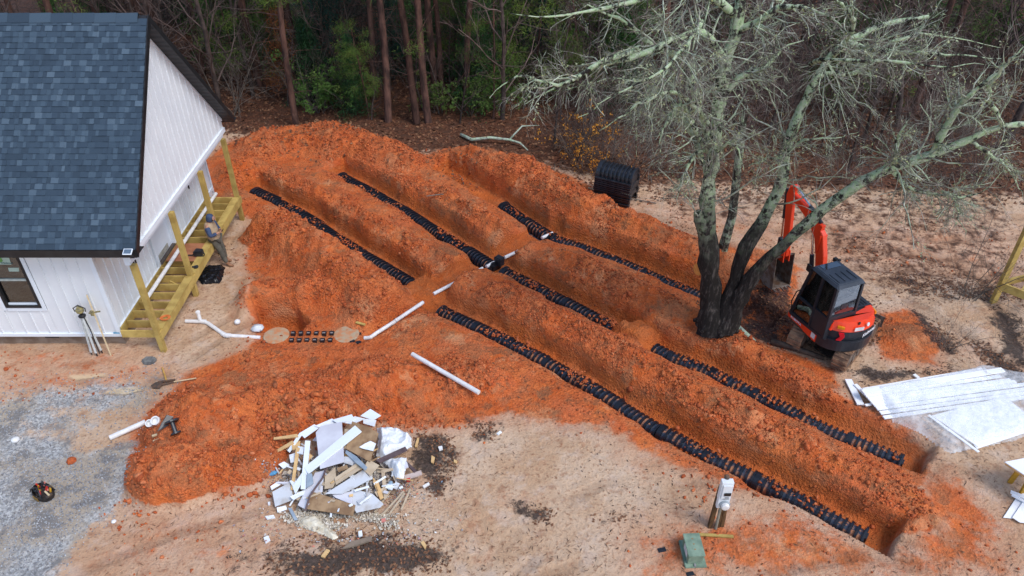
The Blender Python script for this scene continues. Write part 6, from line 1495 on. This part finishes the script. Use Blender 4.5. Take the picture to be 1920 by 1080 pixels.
# ---------------------------------------------------------------- bark materials
def lichen_mat(name, dark, pale, lo, hi, zdark=None, scale=5):
    t = NT(name); P = t.coord('Object'); n = t.noise(P, scale, 6, .7); f = t.mr(n, lo, hi)
    if zdark:
        sp = t.n('ShaderNodeSeparateXYZ'); t.l(P, sp.inputs[0]); k = t.mr(t.math('ADD', sp.outputs[2], t.math('MULTIPLY', t.math('SUBTRACT', t.noise(P, 1.5, 3), .5), 3.0)), zdark[0], zdark[1]); f = t.math('MULTIPLY', f, k)
    pc_ = t.mix(t.mr(t.noise(P, scale * 2.5, 4), .4, .6), pale, tuple(c * s for c, s in zip(pale, (.78, .92, .72))))
    dk = t.mix(t.mr(t.noise(t.mapping(P, (1, 1, .22)), scale * 2.4, 6, .7), .48, .68), dark, tuple(c * 4.5 for c in dark))
    col = t.mix(f, dk, pc_); return t.fin(col, .9, t.bump(t.noise(t.mapping(P, (1, 1, .4)), scale * 4, 5, .7), .8, .03), .2)
M_lbark = lichen_mat('lichen_bark', (.020, .017, .015), (.47, .53, .38), .41, .53, (2.2, 5.0))
M_ltwig = lichen_mat('lichen_twig', (.12, .10, .085), (.55, .58, .47), .38, .60, None, 2.2)
M_lichen = tint_mat('lichen_tuft', [(.40, .47, .27), (.54, .58, .36), (.32, .41, .24), (.50, .53, .22)], .95, 0)
# ---------------------------------------------------------------- the big lichen covered tree
g = np.random.default_rng(4)
def limb(pts):  # (px, py, Y, radius)
    return [(*AY(a, b, Y), r) for a, b, Y, r in pts]
tc = at(1345, 604); TZ = tc.z
bt = thing('lichen_tree', 'big bare tree with several stems covered in pale green lichen, beside the excavator', 'tree', (tc.x, tc.y, TZ)); BO = np.array(bt.location)
Yt = tc.y
main = [
 ('trunk', [(1338,612,Yt,.36),(1334,570,Yt,.30),(1330,500,Yt,.26),(1326,430,Yt,.24),(1327,370,Yt,.21),(1334,300,Yt,.19),(1345,210,Yt,.17),(1362,120,Yt,.15),(1385,30,Yt,.13),(1395,-60,Yt,.10),(1400,-160,Yt,.06)]),
 ('trunk', [(1358,612,Yt-.1,.30),(1375,540,Yt-.1,.22),(1398,470,Yt-.1,.20),(1436,402,Yt-.1,.18),(1466,345,Yt,.15),(1472,285,Yt+.1,.14),(1500,215,Yt+.1,.13),(1535,140,Yt+.2,.11),(1580,85,Yt+.2,.10),(1650,50,Yt+.3,.07),(1740,30,Yt+.3,.04)]),
 ('trunk', [(1362,608,Yt-.2,.28),(1385,560,Yt-.3,.22),(1420,505,Yt-.5,.18),(1480,450,Yt-.8,.16),(1560,380,Yt-1.0,.14),(1650,322,Yt-1.2,.12),(1720,300,Yt-1.3,.11),(1800,270,Yt-1.4,.09),(1870,240,Yt-1.5,.07),(1960,228,Yt-1.6,.05)])]
limbs = [
 [(1362,120,Yt,.10),(1320,55,Yt-.4,.085),(1260,60,Yt-.8,.08),(1200,92,Yt-1.2,.07),(1130,110,Yt-1.4,.05),(1060,150,Yt-1.5,.035),(1000,182,Yt-1.6,.02)],
 [(1330,270,Yt,.09),(1300,160,Yt-.3,.08),(1272,105,Yt-.5,.075),(1225,78,Yt-.8,.06),(1180,40,Yt-1,.05),(1120,12,Yt-1.2,.03)],
 [(1330,330,Yt,.07),(1300,250,Yt+.4,.06),(1265,190,Yt+.6,.05),(1215,160,Yt+.9,.04),(1150,150,Yt+1.1,.03),(1060,170,Yt+1.3,.02)],
 [(1200,90,Yt-1.2,.06),(1130,120,Yt-1.7,.05),(1060,165,Yt-2.0,.04),(990,150,Yt-2.2,.025),(935,190,Yt-2.3,.012)],
 [(1332,240,Yt,.06),(1290,180,Yt-.8,.05),(1240,175,Yt-1.3,.04),(1180,215,Yt-1.7,.03),(1120,250,Yt-1.9,.018)],
 [(1334,300,Yt,.07),(1285,215,Yt-.5,.055),(1255,215,Yt-.8,.045),(1230,260,Yt-1.1,.03),(1225,320,Yt-1.2,.018)],
 [(1330,280,Yt,.06),(1300,290,Yt-.5,.05),(1280,330,Yt-.7,.03),(1265,380,Yt-.9,.015)],
 [(1338,250,Yt,.06),(1345,290,Yt-.5,.05),(1380,275,Yt-.8,.03),(1400,320,Yt-.9,.015)],
 [(1348,190,Yt,.08),(1375,150,Yt,.07),(1420,135,Yt+.1,.05),(1470,95,Yt+.3,.035),(1520,70,Yt+.5,.02)],
 [(1375,60,Yt,.08),(1440,30,Yt-.4,.06),(1500,10,Yt-.8,.05),(1560,20,Yt-1.1,.03),(1600,55,Yt-1.2,.02)],
 [(1590,80,Yt+.2,.08),(1650,90,Yt-.2,.06),(1700,105,Yt-.4,.05),(1760,108,Yt-.6,.035),(1860,118,Yt-.8,.02)],
 [(1535,140,Yt+.2,.06),(1600,130,Yt+.5,.05),(1680,60,Yt+.8,.035),(1780,60,Yt+1.0,.02),(1880,85,Yt+1.2,.012)],
 [(1560,110,Yt+.2,.05),(1590,60,Yt-.6,.045),(1570,20,Yt-1.0,.04),(1520,-20,Yt-1.3,.025)],
 [(1660,316,Yt-1.2,.06),(1678,285,Yt-1.3,.05),(1688,240,Yt-1.4,.035),(1705,200,Yt-1.4,.018)],
 [(1745,292,Yt-1.3,.08),(1765,245,Yt-1.4,.07),(1800,190,Yt-1.5,.06),(1850,150,Yt-1.6,.04),(1930,70,Yt-1.7,.02)],
 [(1672,318,Yt-1.2,.055),(1710,352,Yt-1.4,.045),(1765,358,Yt-1.6,.035),(1850,352,Yt-1.8,.022),(1900,300,Yt-1.9,.012)],
 [(1765,358,Yt-1.6,.03),(1790,385,Yt-1.8,.02),(1815,430,Yt-1.9,.012)],
 [(1820,265,Yt-1.4,.05),(1860,290,Yt-1.7,.04),(1900,320,Yt-1.9,.02),(1925,380,Yt-2.0,.01)],
 [(1472,300,Yt+.1,.035),(1500,262,Yt-.2,.03),(1560,250,Yt-.4,.018),(1610,245,Yt-.5,.01)],
 [(1470,293,Yt,.035),(1430,300,Yt-.3,.025),(1390,305,Yt-.5,.012)],
 [(1520,120,Yt+.2,.05),(1560,110,Yt-.9,.04),(1660,112,Yt-1.4,.03),(1760,125,Yt-1.8,.02),(1850,128,Yt-2.0,.012)],
 [(1385,30,Yt,.09),(1330,-10,Yt-.5,.08),(1260,-20,Yt-1.0,.06),(1160,5,Yt-1.4,.045),(1060,20,Yt-1.8,.03),(960,20,Yt-2.0,.015)],
 [(1390,0,Yt,.07),(1420,-60,Yt+1,.06),(1480,-90,Yt+1.6,.05),(1580,-60,Yt+2,.03),(1700,10,Yt+2.4,.015)],
 [(1315,40,Yt-.4,.05),(1280,100,Yt-1.4,.04),(1230,150,Yt-2.0,.03),(1150,190,Yt-2.3,.02),(1080,230,Yt-2.5,.012)],
 [(1272,105,Yt-.5,.05),(1240,150,Yt-.2,.04),(1205,210,Yt,.03),(1195,300,Yt+.1,.016)],
 [(1880,238,Yt-1.5,.05),(1860,180,Yt-1.8,.04),(1900,120,Yt-2.2,.03),(1960,90,Yt-2.4,.015)],
]
limb_parts = []
for nm, p in main:
    P, Rr = rounds(limb(p), 34); Rr = Rr * np.interp(np.arange(34), [0, 4, 10, 33], [1.15, .9, .82, .8]); P = P + g.normal(size=P.shape) * .012; Rr = Rr * (1 + .10 * g.normal(size=Rr.shape)).clip(.8, 1.25)
    v, f = tubes(P[None] - BO, Rr[None], 16); ax_ = np.repeat(P - BO, 16, 0); v = ax_ + (v - ax_) * (1 + .09 * g.normal(size=(len(v), 1)) + .10 * fbm(np.tile(np.arange(16), 34) * .7, np.repeat(np.arange(34), 16) * .5, 3, 5)[:, None]); npmesh('trunk', v, f, M_lbark, bt, True); limb_parts.append((P, Rr))
# broken stub and roots
mb = MB()
o_ = Vector(bt.location)
st = [Vector(AY(1322,430,Yt)) - o_, Vector(AY(1312,410,Yt-.05)) - o_, Vector(AY(1308,398,Yt-.08)) - o_]; mb.tube(st, [.2, .15, .10], 10)
mb.build('broken_stub', M_lbark, bt)
for a in range(7):
    t_a = a * .9 + .2; mb = MB(); mb.tube([Vector((.12 * math.cos(t_a), .12 * math.sin(t_a), .35)), Vector((.34 * math.cos(t_a), .32 * math.sin(t_a), .08)), Vector((.62 * math.cos(t_a), .58 * math.sin(t_a), -.06))], [.16, .12, .04], 8); mb.build('root', M_lbark, bt, smooth=True)
for p in limbs:
    K = 18; P, Rr = rounds(limb(p), K); Rr = Rr * np.interp(np.arange(K) / (K - 1), [0, .6, 1], [1, .9, .35]); P[1:] += np.cumsum(g.normal(size=(K - 1, 3)) * .024, 0) ; Rr = Rr * (1 + .13 * g.normal(size=Rr.shape)).clip(.75, 1.35)
    v, f = tubes(P[None] - BO, Rr[None], 8); npmesh('limb', v, f, M_lbark, bt, True); limb_parts.append((P, Rr))
# twigs
tw = []; tufts = []
src = [(np.array([P[::max(1, len(P) // 12)][:12]]), np.array([Rr[::max(1, len(P) // 12)][:12]])) for P, Rr in limb_parts]
for i, (P, Rr) in enumerate(src):
    big = i < 3
    m = 9 if big else 18
    L0 = np.linalg.norm(np.diff(P[0], axis=0), axis=1).sum()
    p, d, L, r = spawn(P, Rr, m, .45 if big else .12, 1.0, .95, .5, .34, g); L = np.minimum(np.maximum(L, .7), 2.1 if not big else 2.4); r = r.clip(.008, .024)
    A, ra = grow(p, d, L, r, 9, .20, -.03, g, .3); tw.append(tubes(A, ra, 4))
    p, d, L, r = spawn(A, ra, 7, .12, 1.0, .75, .52, .55, g); L = L.clip(.25, 1.3); B, rb = grow(p, d, L, r.clip(.004, .010), 6, .17, -.05, g, .35); tw.append(tubes(B, rb, 3))
    p, d, L, r = spawn(B, rb, 3, .2, 1.0, .6, .6, .7, g); L = L.clip(.15, .8); C, rc = grow(p, d, L, r.clip(.0025, .0045), 5, .17, -.06, g, .4); tw.append(tubes(C, rc, 3))
    tufts.append(A[:, 1:6].reshape(-1, 3)); k = g.random(len(B)) < .35; tufts.append(B[k][:, 1:4].reshape(-1, 3)); tufts.append(P[0][3:])
M_fine = lichen_mat('fine_twig', (.11, .09, .08), (.48, .50, .42), .42, .64, None, 2.0)
v, f = join(tw[0::3]); npmesh('twigs', v - BO, f, M_ltwig, bt, kind='stuff')
v, f = join(tw[1::3] + tw[2::3]); npmesh('fine_twigs', v - BO, f, M_fine, bt, kind='stuff')
tf = np.concatenate(tufts); tf = tf[g.random(len(tf)) < .5]
v, f = leaves(tf - BO, 3, .035, .055, g, .5); npmesh('lichen', v, f, M_lichen, bt, attrs=dict(tint=np.repeat(g.random(len(f)), 3)), kind='stuff')
# dead log pieces at the foot of the tree
mb = MB(); a, b, c_ = at(1372,600,.08), at(1385,615,.1), at(1415,640,.05); mb.tube([a, b, c_], [.07, .08, .05], 9); single(mb, 'lichen_log', lichen_mat('lichen_log_bark', (.05, .045, .04), (.5, .55, .47), .3, .5), 'short pale lichen log lying between the tree and the excavator', 'log', smooth=True)
mb = MB(); a, b = at(1445,640,.09), at(1545,672,.06); mb.tube([a, a.lerp(b, .5) + Vector((0, .03, .02)), b], [.09, .08, .06], 9); single(mb, 'log', pmat('wet_log', (.05, .035, .028), (.10, .07, .05), 8, .7, .5, 14), 'dark wet log lying in front of the excavator tracks', 'log', smooth=True)
mb = MB(); c_ = Vector(AY(1310, 503, Yt + .75)); c_.z = max(c_.z, hz(c_.x, c_.y)); mb.tube([c_ + Vector((-.02, -.04, 0)), c_ + Vector((.35, .2, -.1))], [.17, .18], 14); single(mb, 'cut_log', pmat('fresh_cut', (.72, .28, .06), (.55, .2, .05), 14), 'cut log end with a bright orange face left of the tree trunk', 'log')
mb = MB(); pts = [at(864,252,.1), at(885,262,.12), at(920,258,.25), at(955,262,.2), at(975,268,.15), at(990,282,.05)]; mb.tube(pts, [.06,.07,.06,.05,.04,.02], 8); mb.tube([pts[3], pts[3] + Vector((.5, .6, .3)), pts[3] + Vector((1.2, .9, .2))], [.04, .03, .01], 6); single(mb, 'fallen_branch', bpy.data.materials['lichen_log_bark'], 'pale fallen branch behind the far soil mound at the wood edge', 'branch', smooth=True)
mb = MB(); c_ = Vector(AY(1388, 330, 19.5)); b0 = at(1380, 345) if False else Vector((c_.x - .1, c_.y, 0)); b0.z = hz(b0.x, b0.y)
mb.tube([b0, b0.lerp(c_, .5) + Vector((.05, 0, 0)), Vector(AY(1392, 235, 19.5))], [.16, .13, .11], 9); q0 = Vector(AY(1392, 235, 19.5))
for k in range(5): mb.tube([q0 + Vector((.03 * (k - 2), 0, -.1)), q0 + Vector((.07 * (k - 2), .02 * k, .35 + .12 * (k % 3)))], [.04, .006], 5)
single(mb, 'snapped_trunk', lichen_mat('dark_snag', (.03, .025, .02), (.3, .33, .26), .45, .6), 'snapped dark tree trunk with splintered top behind the lichen tree', 'snag')

# ---------------------------------------------------------------- forest
g = np.random.default_rng(21)
M_pbark = pmat('pine_bark', (.15, .078, .058), (.045, .028, .024), 3, .95, .8, 10, .15, dist=.06, stretch=(1, 1, .35), rnd=.35)
M_dbark = pmat('grey_bark', (.10, .075, .065), (.045, .034, .030), 4, .95, .5, 12, .15, rnd=.4)
M_twig = pmat('brown_twig', (.15, .105, .09), (.085, .06, .054), 2, .95, 0, rnd=.45)
M_greyt = pmat('grey_sapling', (.19, .16, .13), (.11, .09, .075), 3, .95, 0, rnd=.3)
def leafmat(name, cols, rnd=.3):
    t = NT(name); P = t.coord(); oi = t.n('ShaderNodeObjectInfo').outputs['Random']
    r = t.n('ShaderNodeValToRGB'); e = r.color_ramp.elements
    while len(e) < len(cols): e.new(.5)
    for i, c in enumerate(cols): e[i].position = .3 + .4 * i / (len(cols) - 1); e[i].color = (*c, 1)
    t.l(t.math('ADD', t.noise(P, 1.3, 3), t.math('MULTIPLY', t.math('SUBTRACT', oi, .5), rnd)), r.inputs[0]); m = t.fin(r.outputs[0], .7, None, .2)
    tl = t.n('ShaderNodeBsdfTranslucent'); t.l(r.outputs[0], tl.inputs[0]); mx = t.n('ShaderNodeMixShader'); mx.inputs[0].default_value = .3; t.l(t.b.outputs[0], mx.inputs[1]); t.l(tl.outputs[0], mx.inputs[2]); t.l(mx.outputs[0], t.out.inputs[0]); return m
M_needle = leafmat('pine_needles', [(.045, .095, .028), (.11, .19, .038), (.20, .28, .055)])
M_cedar = leafmat('cedar_leaves', [(.025, .065, .030), (.045, .12, .040), (.10, .20, .045)])
M_teal = leafmat('spruce_leaves', [(.012, .045, .035), (.03, .085, .06)])
M_bush = leafmat('bush_leaves', [(.06, .14, .03), (.13, .22, .05), (.20, .26, .07)])
M_dead = leafmat('dead_needles', [(.20, .07, .025), (.34, .14, .05)])
M_orl = leafmat('orange_leaves', [(.62, .24, .03), (.72, .34, .05), (.50, .16, .03)])
def proto_parts(root, bark_vf, bmat, crown_vf=None, cmat=None, nm='crown', tri=False):
    v, f = bark_vf; npmesh('trunk', v, f, bmat, root, True)
    if crown_vf: v, f = crown_vf; npmesh(nm, v, f, cmat, root)
def pine(seed, H=17, r=.2, low=5.5, lean=.04, boughs=34):
    q = np.random.default_rng(seed); P, ra = grow(np.zeros((1, 3)), np.array([[lean, 0, 1.]]), np.array([H]), np.array([r * .82]), 12, .03, .02, q, .3); t = [tubes(P, ra, 9)]
    p, d, L, rr_ = spawn(P, ra, boughs, low / H, .98, 1.35, .2, .28, q, .35); L = L.clip(1.0, 3.6); B, rb = grow(p, d, L, rr_.clip(.012, .05), 7, .1, -.02, q, .3); t.append(tubes(B, rb, 4))
    p, d, L, rr_ = spawn(B, rb, 5, .3, 1.0, .7, .35, .5, q); C, rc = grow(p, d, L.clip(.3, 1.0), rr_.clip(.006, .012), 4, .12, .02, q, .5); t.append(tubes(C, rc, 3))
    cen = np.concatenate([C[:, 1:].reshape(-1, 3), B[:, 4:].reshape(-1, 3)]); lv = leaves(cen, 10, .14, .24, q, .07, .1)
    p, d, L, rr_ = spawn(P, ra, 12, .06, low / H, 1.4, .09, .12, q, .5); S, rs_ = grow(p, d, L.clip(.3, 1.6), rr_.clip(.008, .014), 4, .1, -.05, q, .4); t.append(tubes(S, rs_, 3))
    return join(t), lv
def bare(seed, H=9, r=.09, m=14, m2=6, m3=4, lean=.1):
    q = np.random.default_rng(seed); P, ra = grow(np.zeros((1, 3)), np.array([[lean, 0, 1.]]), np.array([H]), np.array([r]), 10, .07, .03, q, .25); t = [tubes(P, ra, 7)]
    p, d, L, rr_ = spawn(P, ra, m, .12, 1., .85, .38, .4, q, .4, .15); A, rA = grow(p, d, L.clip(.8, 4), rr_.clip(.012, .04), 7, .13, .03, q, .3)
    p, d, L, rr_ = spawn(A, rA, m2, .15, 1., .75, .45, .5, q); B, rB = grow(p, d, L, rr_.clip(.006, .014), 5, .14, .02, q, .4)
    p, d, L, rr_ = spawn(B, rB, m3, .2, 1., .6, .5, .7, q); C, rC = grow(p, d, L.clip(.2, .9), rr_.clip(.004, .007), 4, .12, 0, q, .5)
    return join(t), join([tubes(A, rA, 4), tubes(B, rB, 3), tubes(C, rC, 3)])
def cedar(seed, H=5, w=1.3, dens=420, size=.17, blades=16, asp=.25, base=.08):
    q = np.random.default_rng(seed); P, ra = grow(np.zeros((1, 3)), np.array([[.03, 0, 1.]]), np.array([H * .95]), np.array([.06]), 7, .04, 0, q, .3); t = [tubes(P, ra, 6)]
    z = H * (base + (1 - base) * q.random(dens) ** 1.15); rad = w * (1 - (z / H)) ** .75 * np.sqrt(q.random(dens)) * (.7 + .5 * q.random(dens)); a = q.uniform(0, 2 * np.pi, dens); lump = 1 + .35 * np.sin(a * 3 + z * 2.2 + seed)
    cen = np.stack([rad * lump * np.cos(a), rad * lump * np.sin(a), z - rad * .15], 1)
    s = cen[::6]; st = np.stack([s * [0, 0, 1] - [0, 0, .1], s * [.5, .5, 1], s], 1); t.append(tubes(st, np.tile([.02, .012, .005], (len(st), 1)), 3))
    return join(t), leaves(cen, blades, .13, size, q, asp, .15)
def bush(seed, n=9, H=2.4, leafn=0, lsize=.05, spread=.5):
    q = np.random.default_rng(seed); p = q.normal(size=(n, 3)) * [.18, .18, 0]; d = q.normal(size=(n, 3)) * spread + [0, 0, 1.3]
    A, ra = grow(p, d, q.uniform(.6, 1.1, n) * H, q.uniform(.008, .016, n), 7, .12, -.02, q, .35); pp, dd, L, r = spawn(A, ra, 6, .2, 1, .7, .45, .6, q); B, rb = grow(pp, dd, L, r.clip(.004, .008), 5, .15, -.01, q, .5)
    pp, dd, L, r = spawn(B, rb, 4, .2, 1, .6, .5, .7, q); C, rc = grow(pp, dd, L, r.clip(.003, .005), 4, .12, -.01, q, .5); t = join([tubes(A, ra, 4), tubes(B, rb, 3), tubes(C, rc, 3)])
    lv = None
    if leafn: cen = np.concatenate([C[:, 2:].reshape(-1, 3), B[:, 3:].reshape(-1, 3)]); cen = cen[q.random(len(cen)) < leafn]; lv = leaves(cen, 5, .05, lsize, q, .8, .3)
    return t, lv
protos = {}
def make(kind, i, vf1, m1, vf2=None, m2=None, n1='trunk', n2='crown'):
    root = bpy.data.objects.new(kind, None)
    a = npmesh(n1, *vf1, m1, None, True); a.parent = root; COL.unlink(a) if False else None
    ch = [a]
    if vf2 is not None: b = npmesh(n2, *vf2, m2, None); b.parent = root; ch.append(b)
    protos[(kind, i)] = (root, ch, [False])
for i in range(4): a, b = pine(100 + i, 16 + 2 * i, .17 + .02 * i, 4.6 + .5 * i, [.05, -.04, .08, 0][i]); make('pine_tree', i, a, M_pbark, b, M_needle)
for i in range(3): a, b = pine(150 + i, 6.5 + i, .075, .9, [.05, -.08, .1][i], 30); make('young_pine', i, a, M_pbark, b, M_needle)
for i in range(5): a, b = bare(200 + i, 8 + i, .07 + .014 * i, 15, 6, 4, [.1, -.12, .05, .2, -.04][i]); make('bare_tree', i, a, M_dbark, b, M_twig, 'trunk', 'branches')
for i in range(3): a, b = cedar(300 + i, [5.5, 4.0, 6.5][i], [1.4, 1.1, 1.6][i]); make('cedar_tree', i, a, M_dbark, b, (M_cedar, M_cedar, M_teal)[i])
for i in range(3): a, b = bush(400 + i, 12, 2.6 + .5 * i); make('bare_shrub', i, a, M_greyt if i == 1 else M_twig, None, None, 'stems')
for i in range(2): a, b = bush(420 + i, 10, 2.2, .7, .10); make('leafy_shrub', i, a, M_greyt, b, M_bush, 'stems', 'leaves')
a, b = bush(430, 12, 2.1, .16, .085, .7); make('orange_shrub', 0, a, M_dbark, b, M_orl, 'stems', 'leaves')
a, b = cedar(440, 3.2, .8, 120, .2, 12, .12, .2); make('dead_pine', 0, a, M_dbark, b, M_dead)
def place(kind, i, x, y, label, cat, group=None, s=1.0, rz=None, z=None, sx=1.0):
    root, ch, used = protos[(kind, i)]
    if not used[0]: used[0] = True; r = root; COL.objects.link(r)
    else:
        r = root.copy(); COL.objects.link(r)
        for c in ch: d = c.copy(); COL.objects.link(d); d.parent = r
    r.location = (x, y, (hz(x, y) if z is None else z) - .05); r.rotation_euler = (0, 0, g.uniform(0, 6.28) if rz is None else rz); r.scale = (s * sx, s * sx, s)
    return tag(r, label, cat, group)
def pp(px, py): p = at(px, py); return p.x, p.y
# pines standing at the clearing's edge, one by one
for px, py, i, rz, s, lb in ((556,238,0,0,.95,'thick dark pine trunk at the left, just behind the small red soil mound'),(728,228,1,3.3,1.,'pine with leaning reddish trunk left of centre at the wood edge'),(782,232,2,1.6,.9,'pine with paired trunk, left one of the two close pines'),(803,230,3,4.2,.85,'slim dark pine, right one of the two close pines'),(830,196,0,2.,.9,'pine trunk set back just right of the two close pines'),(872,205,2,5.,.8,'slim pine trunk farther back left of the lichen tree crown')):
    x, y = pp(px, py); place('pine_tree', i, x, y, lb, 'pine tree', 'pines at the edge of the clearing', s, rz)
for px, py, i, s, lb in ((455,165,1,1.0,'young bright green pine left of the thick left pine'),(500,170,2,1.1,'young pine behind the thick left pine trunk'),(692,224,0,.62,'young bright green pine at the foot of the reddish leaning pine'),(850,150,0,.9,'young pine right of the two close pines'),(925,222,1,.9,'young bright green pine beside the left tips of the lichen crown'),(1000,190,2,1.0,'young pine seen through the far left of the lichen crown'),(1090,200,0,1.0,'young pine seen through the left middle of the lichen crown'),(1170,190,1,.9,'young pine seen through the middle of the lichen crown'),(1560,200,2,.8,'young pine behind the middle stem of the lichen tree')):
    x, y = pp(px, py); place('young_pine', i, x, y, lb, 'young pine', 'young pines at the wood edge', s)
for px, py, k, i, s, lb in ((520,100,'cedar_tree',0,1.2,'green conifer crown right of the thick left pine near the picture top'),(700,90,'cedar_tree',2,1.1,'green conifer near the top, left of the reddish pine'),(760,110,'cedar_tree',0,1.0,'green conifer between the reddish pine and the two close pines'),(1010,120,'cedar_tree',1,1.2,'green conifer seen through the left part of the lichen crown'),(1130,90,'cedar_tree',0,1.0,'green conifer seen through the middle of the lichen crown'),(395,60,'cedar_tree',1,1.5,'green conifer just right of the house ridge'),(622,175,'cedar_tree',2,1.0,'dark blue green conifer behind the left pine'),(668,215,'cedar_tree',0,.62,'bright green conifer leaning beside the reddish pine trunk'),(590,190,'cedar_tree',1,.9,'dark green conifer directly right of the thick left pine'),(905,200,'cedar_tree',0,.95,'green conifer at the left edge of the lichen crown'),(940,130,'cedar_tree',1,1.1,'upper green conifer behind the lichen crown edge'),(440,120,'cedar_tree',0,1.25,'broad green conifer above the far roof corner'),(480,60,'cedar_tree',2,1.3,'deep green conifer left of the thick pine, farther back')):
    x, y = pp(px, py); place(k, i, x, y, lb, 'conifer', None, s)
for px, py, k, i, s, lb in ((1590,140,'leafy_shrub',0,1.8,'yellow green shrub seen through the right lichen crown'),(1640,180,'leafy_shrub',1,1.2,'green shrub behind the bend of the middle stem'),(1850,110,'leafy_shrub',0,1.8,'yellow green shrub at the upper right corner'),(1050,180,'leafy_shrub',1,1.4,'green shrub behind the left lichen crown'),(600,210,'leafy_shrub',0,1.1,'loose green shrub in front of the dark conifers'),(650,205,'leafy_shrub',1,.9,'light green shrub left of the reddish pine trunk'),(885,215,'leafy_shrub',1,.8,'small green shrub at the left edge of the lichen crown'),(820,212,'leafy_shrub',0,.7,'small green shrub at the foot of the close pines')):
    x, y = pp(px, py); place(k, i, x, y, lb, 'shrub', None, s)
x, y = pp(1085, 300); place('orange_shrub', 0, x, y, 'thin shrub with orange autumn leaves left of the spare chamber stack', 'shrub', None, 1.0, .3)
x, y = pp(1125, 330); place('orange_shrub', 0, x, y, 'second thin shrub with orange leaves, overlapping the spare chamber stack', 'shrub', None, .8, 2.3)
x, y = pp(545, 190); place('dead_pine', 0, x, y, 'rust brown dead conifer bough beside the thick left pine', 'conifer', None, 1.25, .5)
# the wood behind
def edge(x): return float(np.interp(x, [-60, -11.4, -3.3, .8, 4.5, 12.9, 60], [30, 30.2, 29.6, 29.0, 27.6, 26.2, 25.5]))
taken = []
def free(x, y, d):
    for a, b in taken:
        if (a - x) ** 2 + (b - y) ** 2 < d * d: return False
    taken.append((x, y)); return True
for n_, kind, vs, cat, lb, grp, d, y0, y1, s0, s1 in (
  (70, 'pine_tree', 4, 'pine tree', 'tall pine standing in the wood behind the clearing', 'pines deep in the wood', 1.8, 1.5, 24, .8, 1.15),
  (130, 'bare_tree', 5, 'bare tree', 'leafless brown tree in the wood behind the clearing', 'leafless trees in the wood', .9, .2, 22, .6, 1.15),
  (110, 'bare_tree', 5, 'bare tree', 'thin leafless sapling in the wood behind the clearing', 'thin saplings in the wood', .5, -.2, 12, .28, .5),
  (34, 'cedar_tree', 3, 'conifer', 'dark conifer among the trunks of the wood', 'conifers deep in the wood', 1.2, 3.0, 20, .6, 1.3),
  (150, 'bare_shrub', 3, 'shrub', 'bare brown undergrowth shrub in the wood', 'bare undergrowth shrubs', .6, -.3, 15, .6, 1.3),
  (16, 'leafy_shrub', 2, 'shrub', 'yellow green undergrowth shrub in the wood', 'green undergrowth shrubs', 1., 1.0, 16, .5, 1.1)):
    k = 0; tries = 0
    while k < n_ and tries < 6000:
        tries += 1; x = g.uniform(-26, 30); y = edge(x) + y0 + (y1 - y0) * g.random() ** 1.1
        if abs(x) > (y * .72 + 4): continue
        if kind == 'cedar_tree' and (x > 4 or x < -14) and g.random() < .8: continue
        if kind == 'pine_tree' and x > 5 and g.random() < .6: continue
        if not free(x, y, d): continue
        zone = 'behind the white house' if x < -9 else 'behind the soil mounds' if x < 1 else 'behind the spare chamber stack' if x < 6 else 'behind the excavator' if x < 12 else 'at the far right'
        row = 'in the front rows' if y < edge(x) + 5 else 'in the middle rows' if y < edge(x) + 12 else 'in the deepest rows'
        place(kind, int(g.integers(vs)), x, y, lb.replace('in the wood behind the clearing', '').replace('standing', '').replace('in the wood', '').replace('of the wood', '').strip() + ', ' + row + ' ' + zone, cat, grp, g.uniform(s0, s1)); k += 1
for i in range(150):
    x = g.uniform(1.5, 27); y = edge(x) + g.uniform(-3.0, 5.0)
    if not free(x, y, .45): continue
    side = 'left of the lichen tree' if x < 6 else 'behind the excavator' if x < 12 else 'at the far right'
    dep = 'nearest the open ground' if y < edge(x) else 'just inside the wood'
    if g.random() < .6: place('bare_shrub', int(g.integers(3)), x, y, 'brushy bare shrub ' + dep + ' ' + side, 'shrub', 'brush along the wood edge', g.uniform(.4, .95))
    else: place('bare_tree', int(g.integers(5)), x, y, 'thin crooked sapling ' + dep + ' ' + side, 'sapling', 'saplings along the wood edge', g.uniform(.25, .5))
# sticks in the clearing and thin saplings at right
x, y = pp(1815, 560); place('bare_shrub', 1, x, y, 'thin bare sapling in front of the deck frame at the right edge', 'sapling', None, .9)
x, y = pp(1775, 655); place('bare_shrub', 1, x, y, 'thin bare sapling on the pale soil right of the excavator', 'sapling', None, .55)
for i in range(26):
    x, y = (g.uniform(-3, 16), g.uniform(22.5, 27.5)); z0 = hz(x, y)
    a = g.uniform(0, 3.14); L = g.uniform(.5, 1.8); mb = MB(); v = Vector((math.cos(a) * L / 2, math.sin(a) * L / 2, 0)); c_ = Vector((x, y, z0 + .04)); mb.tube([c_ - v, c_ + Vector((.03, .05, .05)), c_ + v], [.02, .017, .008], 5)
    single(mb, 'stick', M_greyt, 'dry stick lying on the ground near the wood edge', 'stick', 'dry sticks on the ground by the wood')
# unused prototypes are removed
for (k, i), (root, ch, used) in protos.items():
    if not used[0]:
        for c in ch: bpy.data.objects.remove(c)
        bpy.data.objects.remove(root)
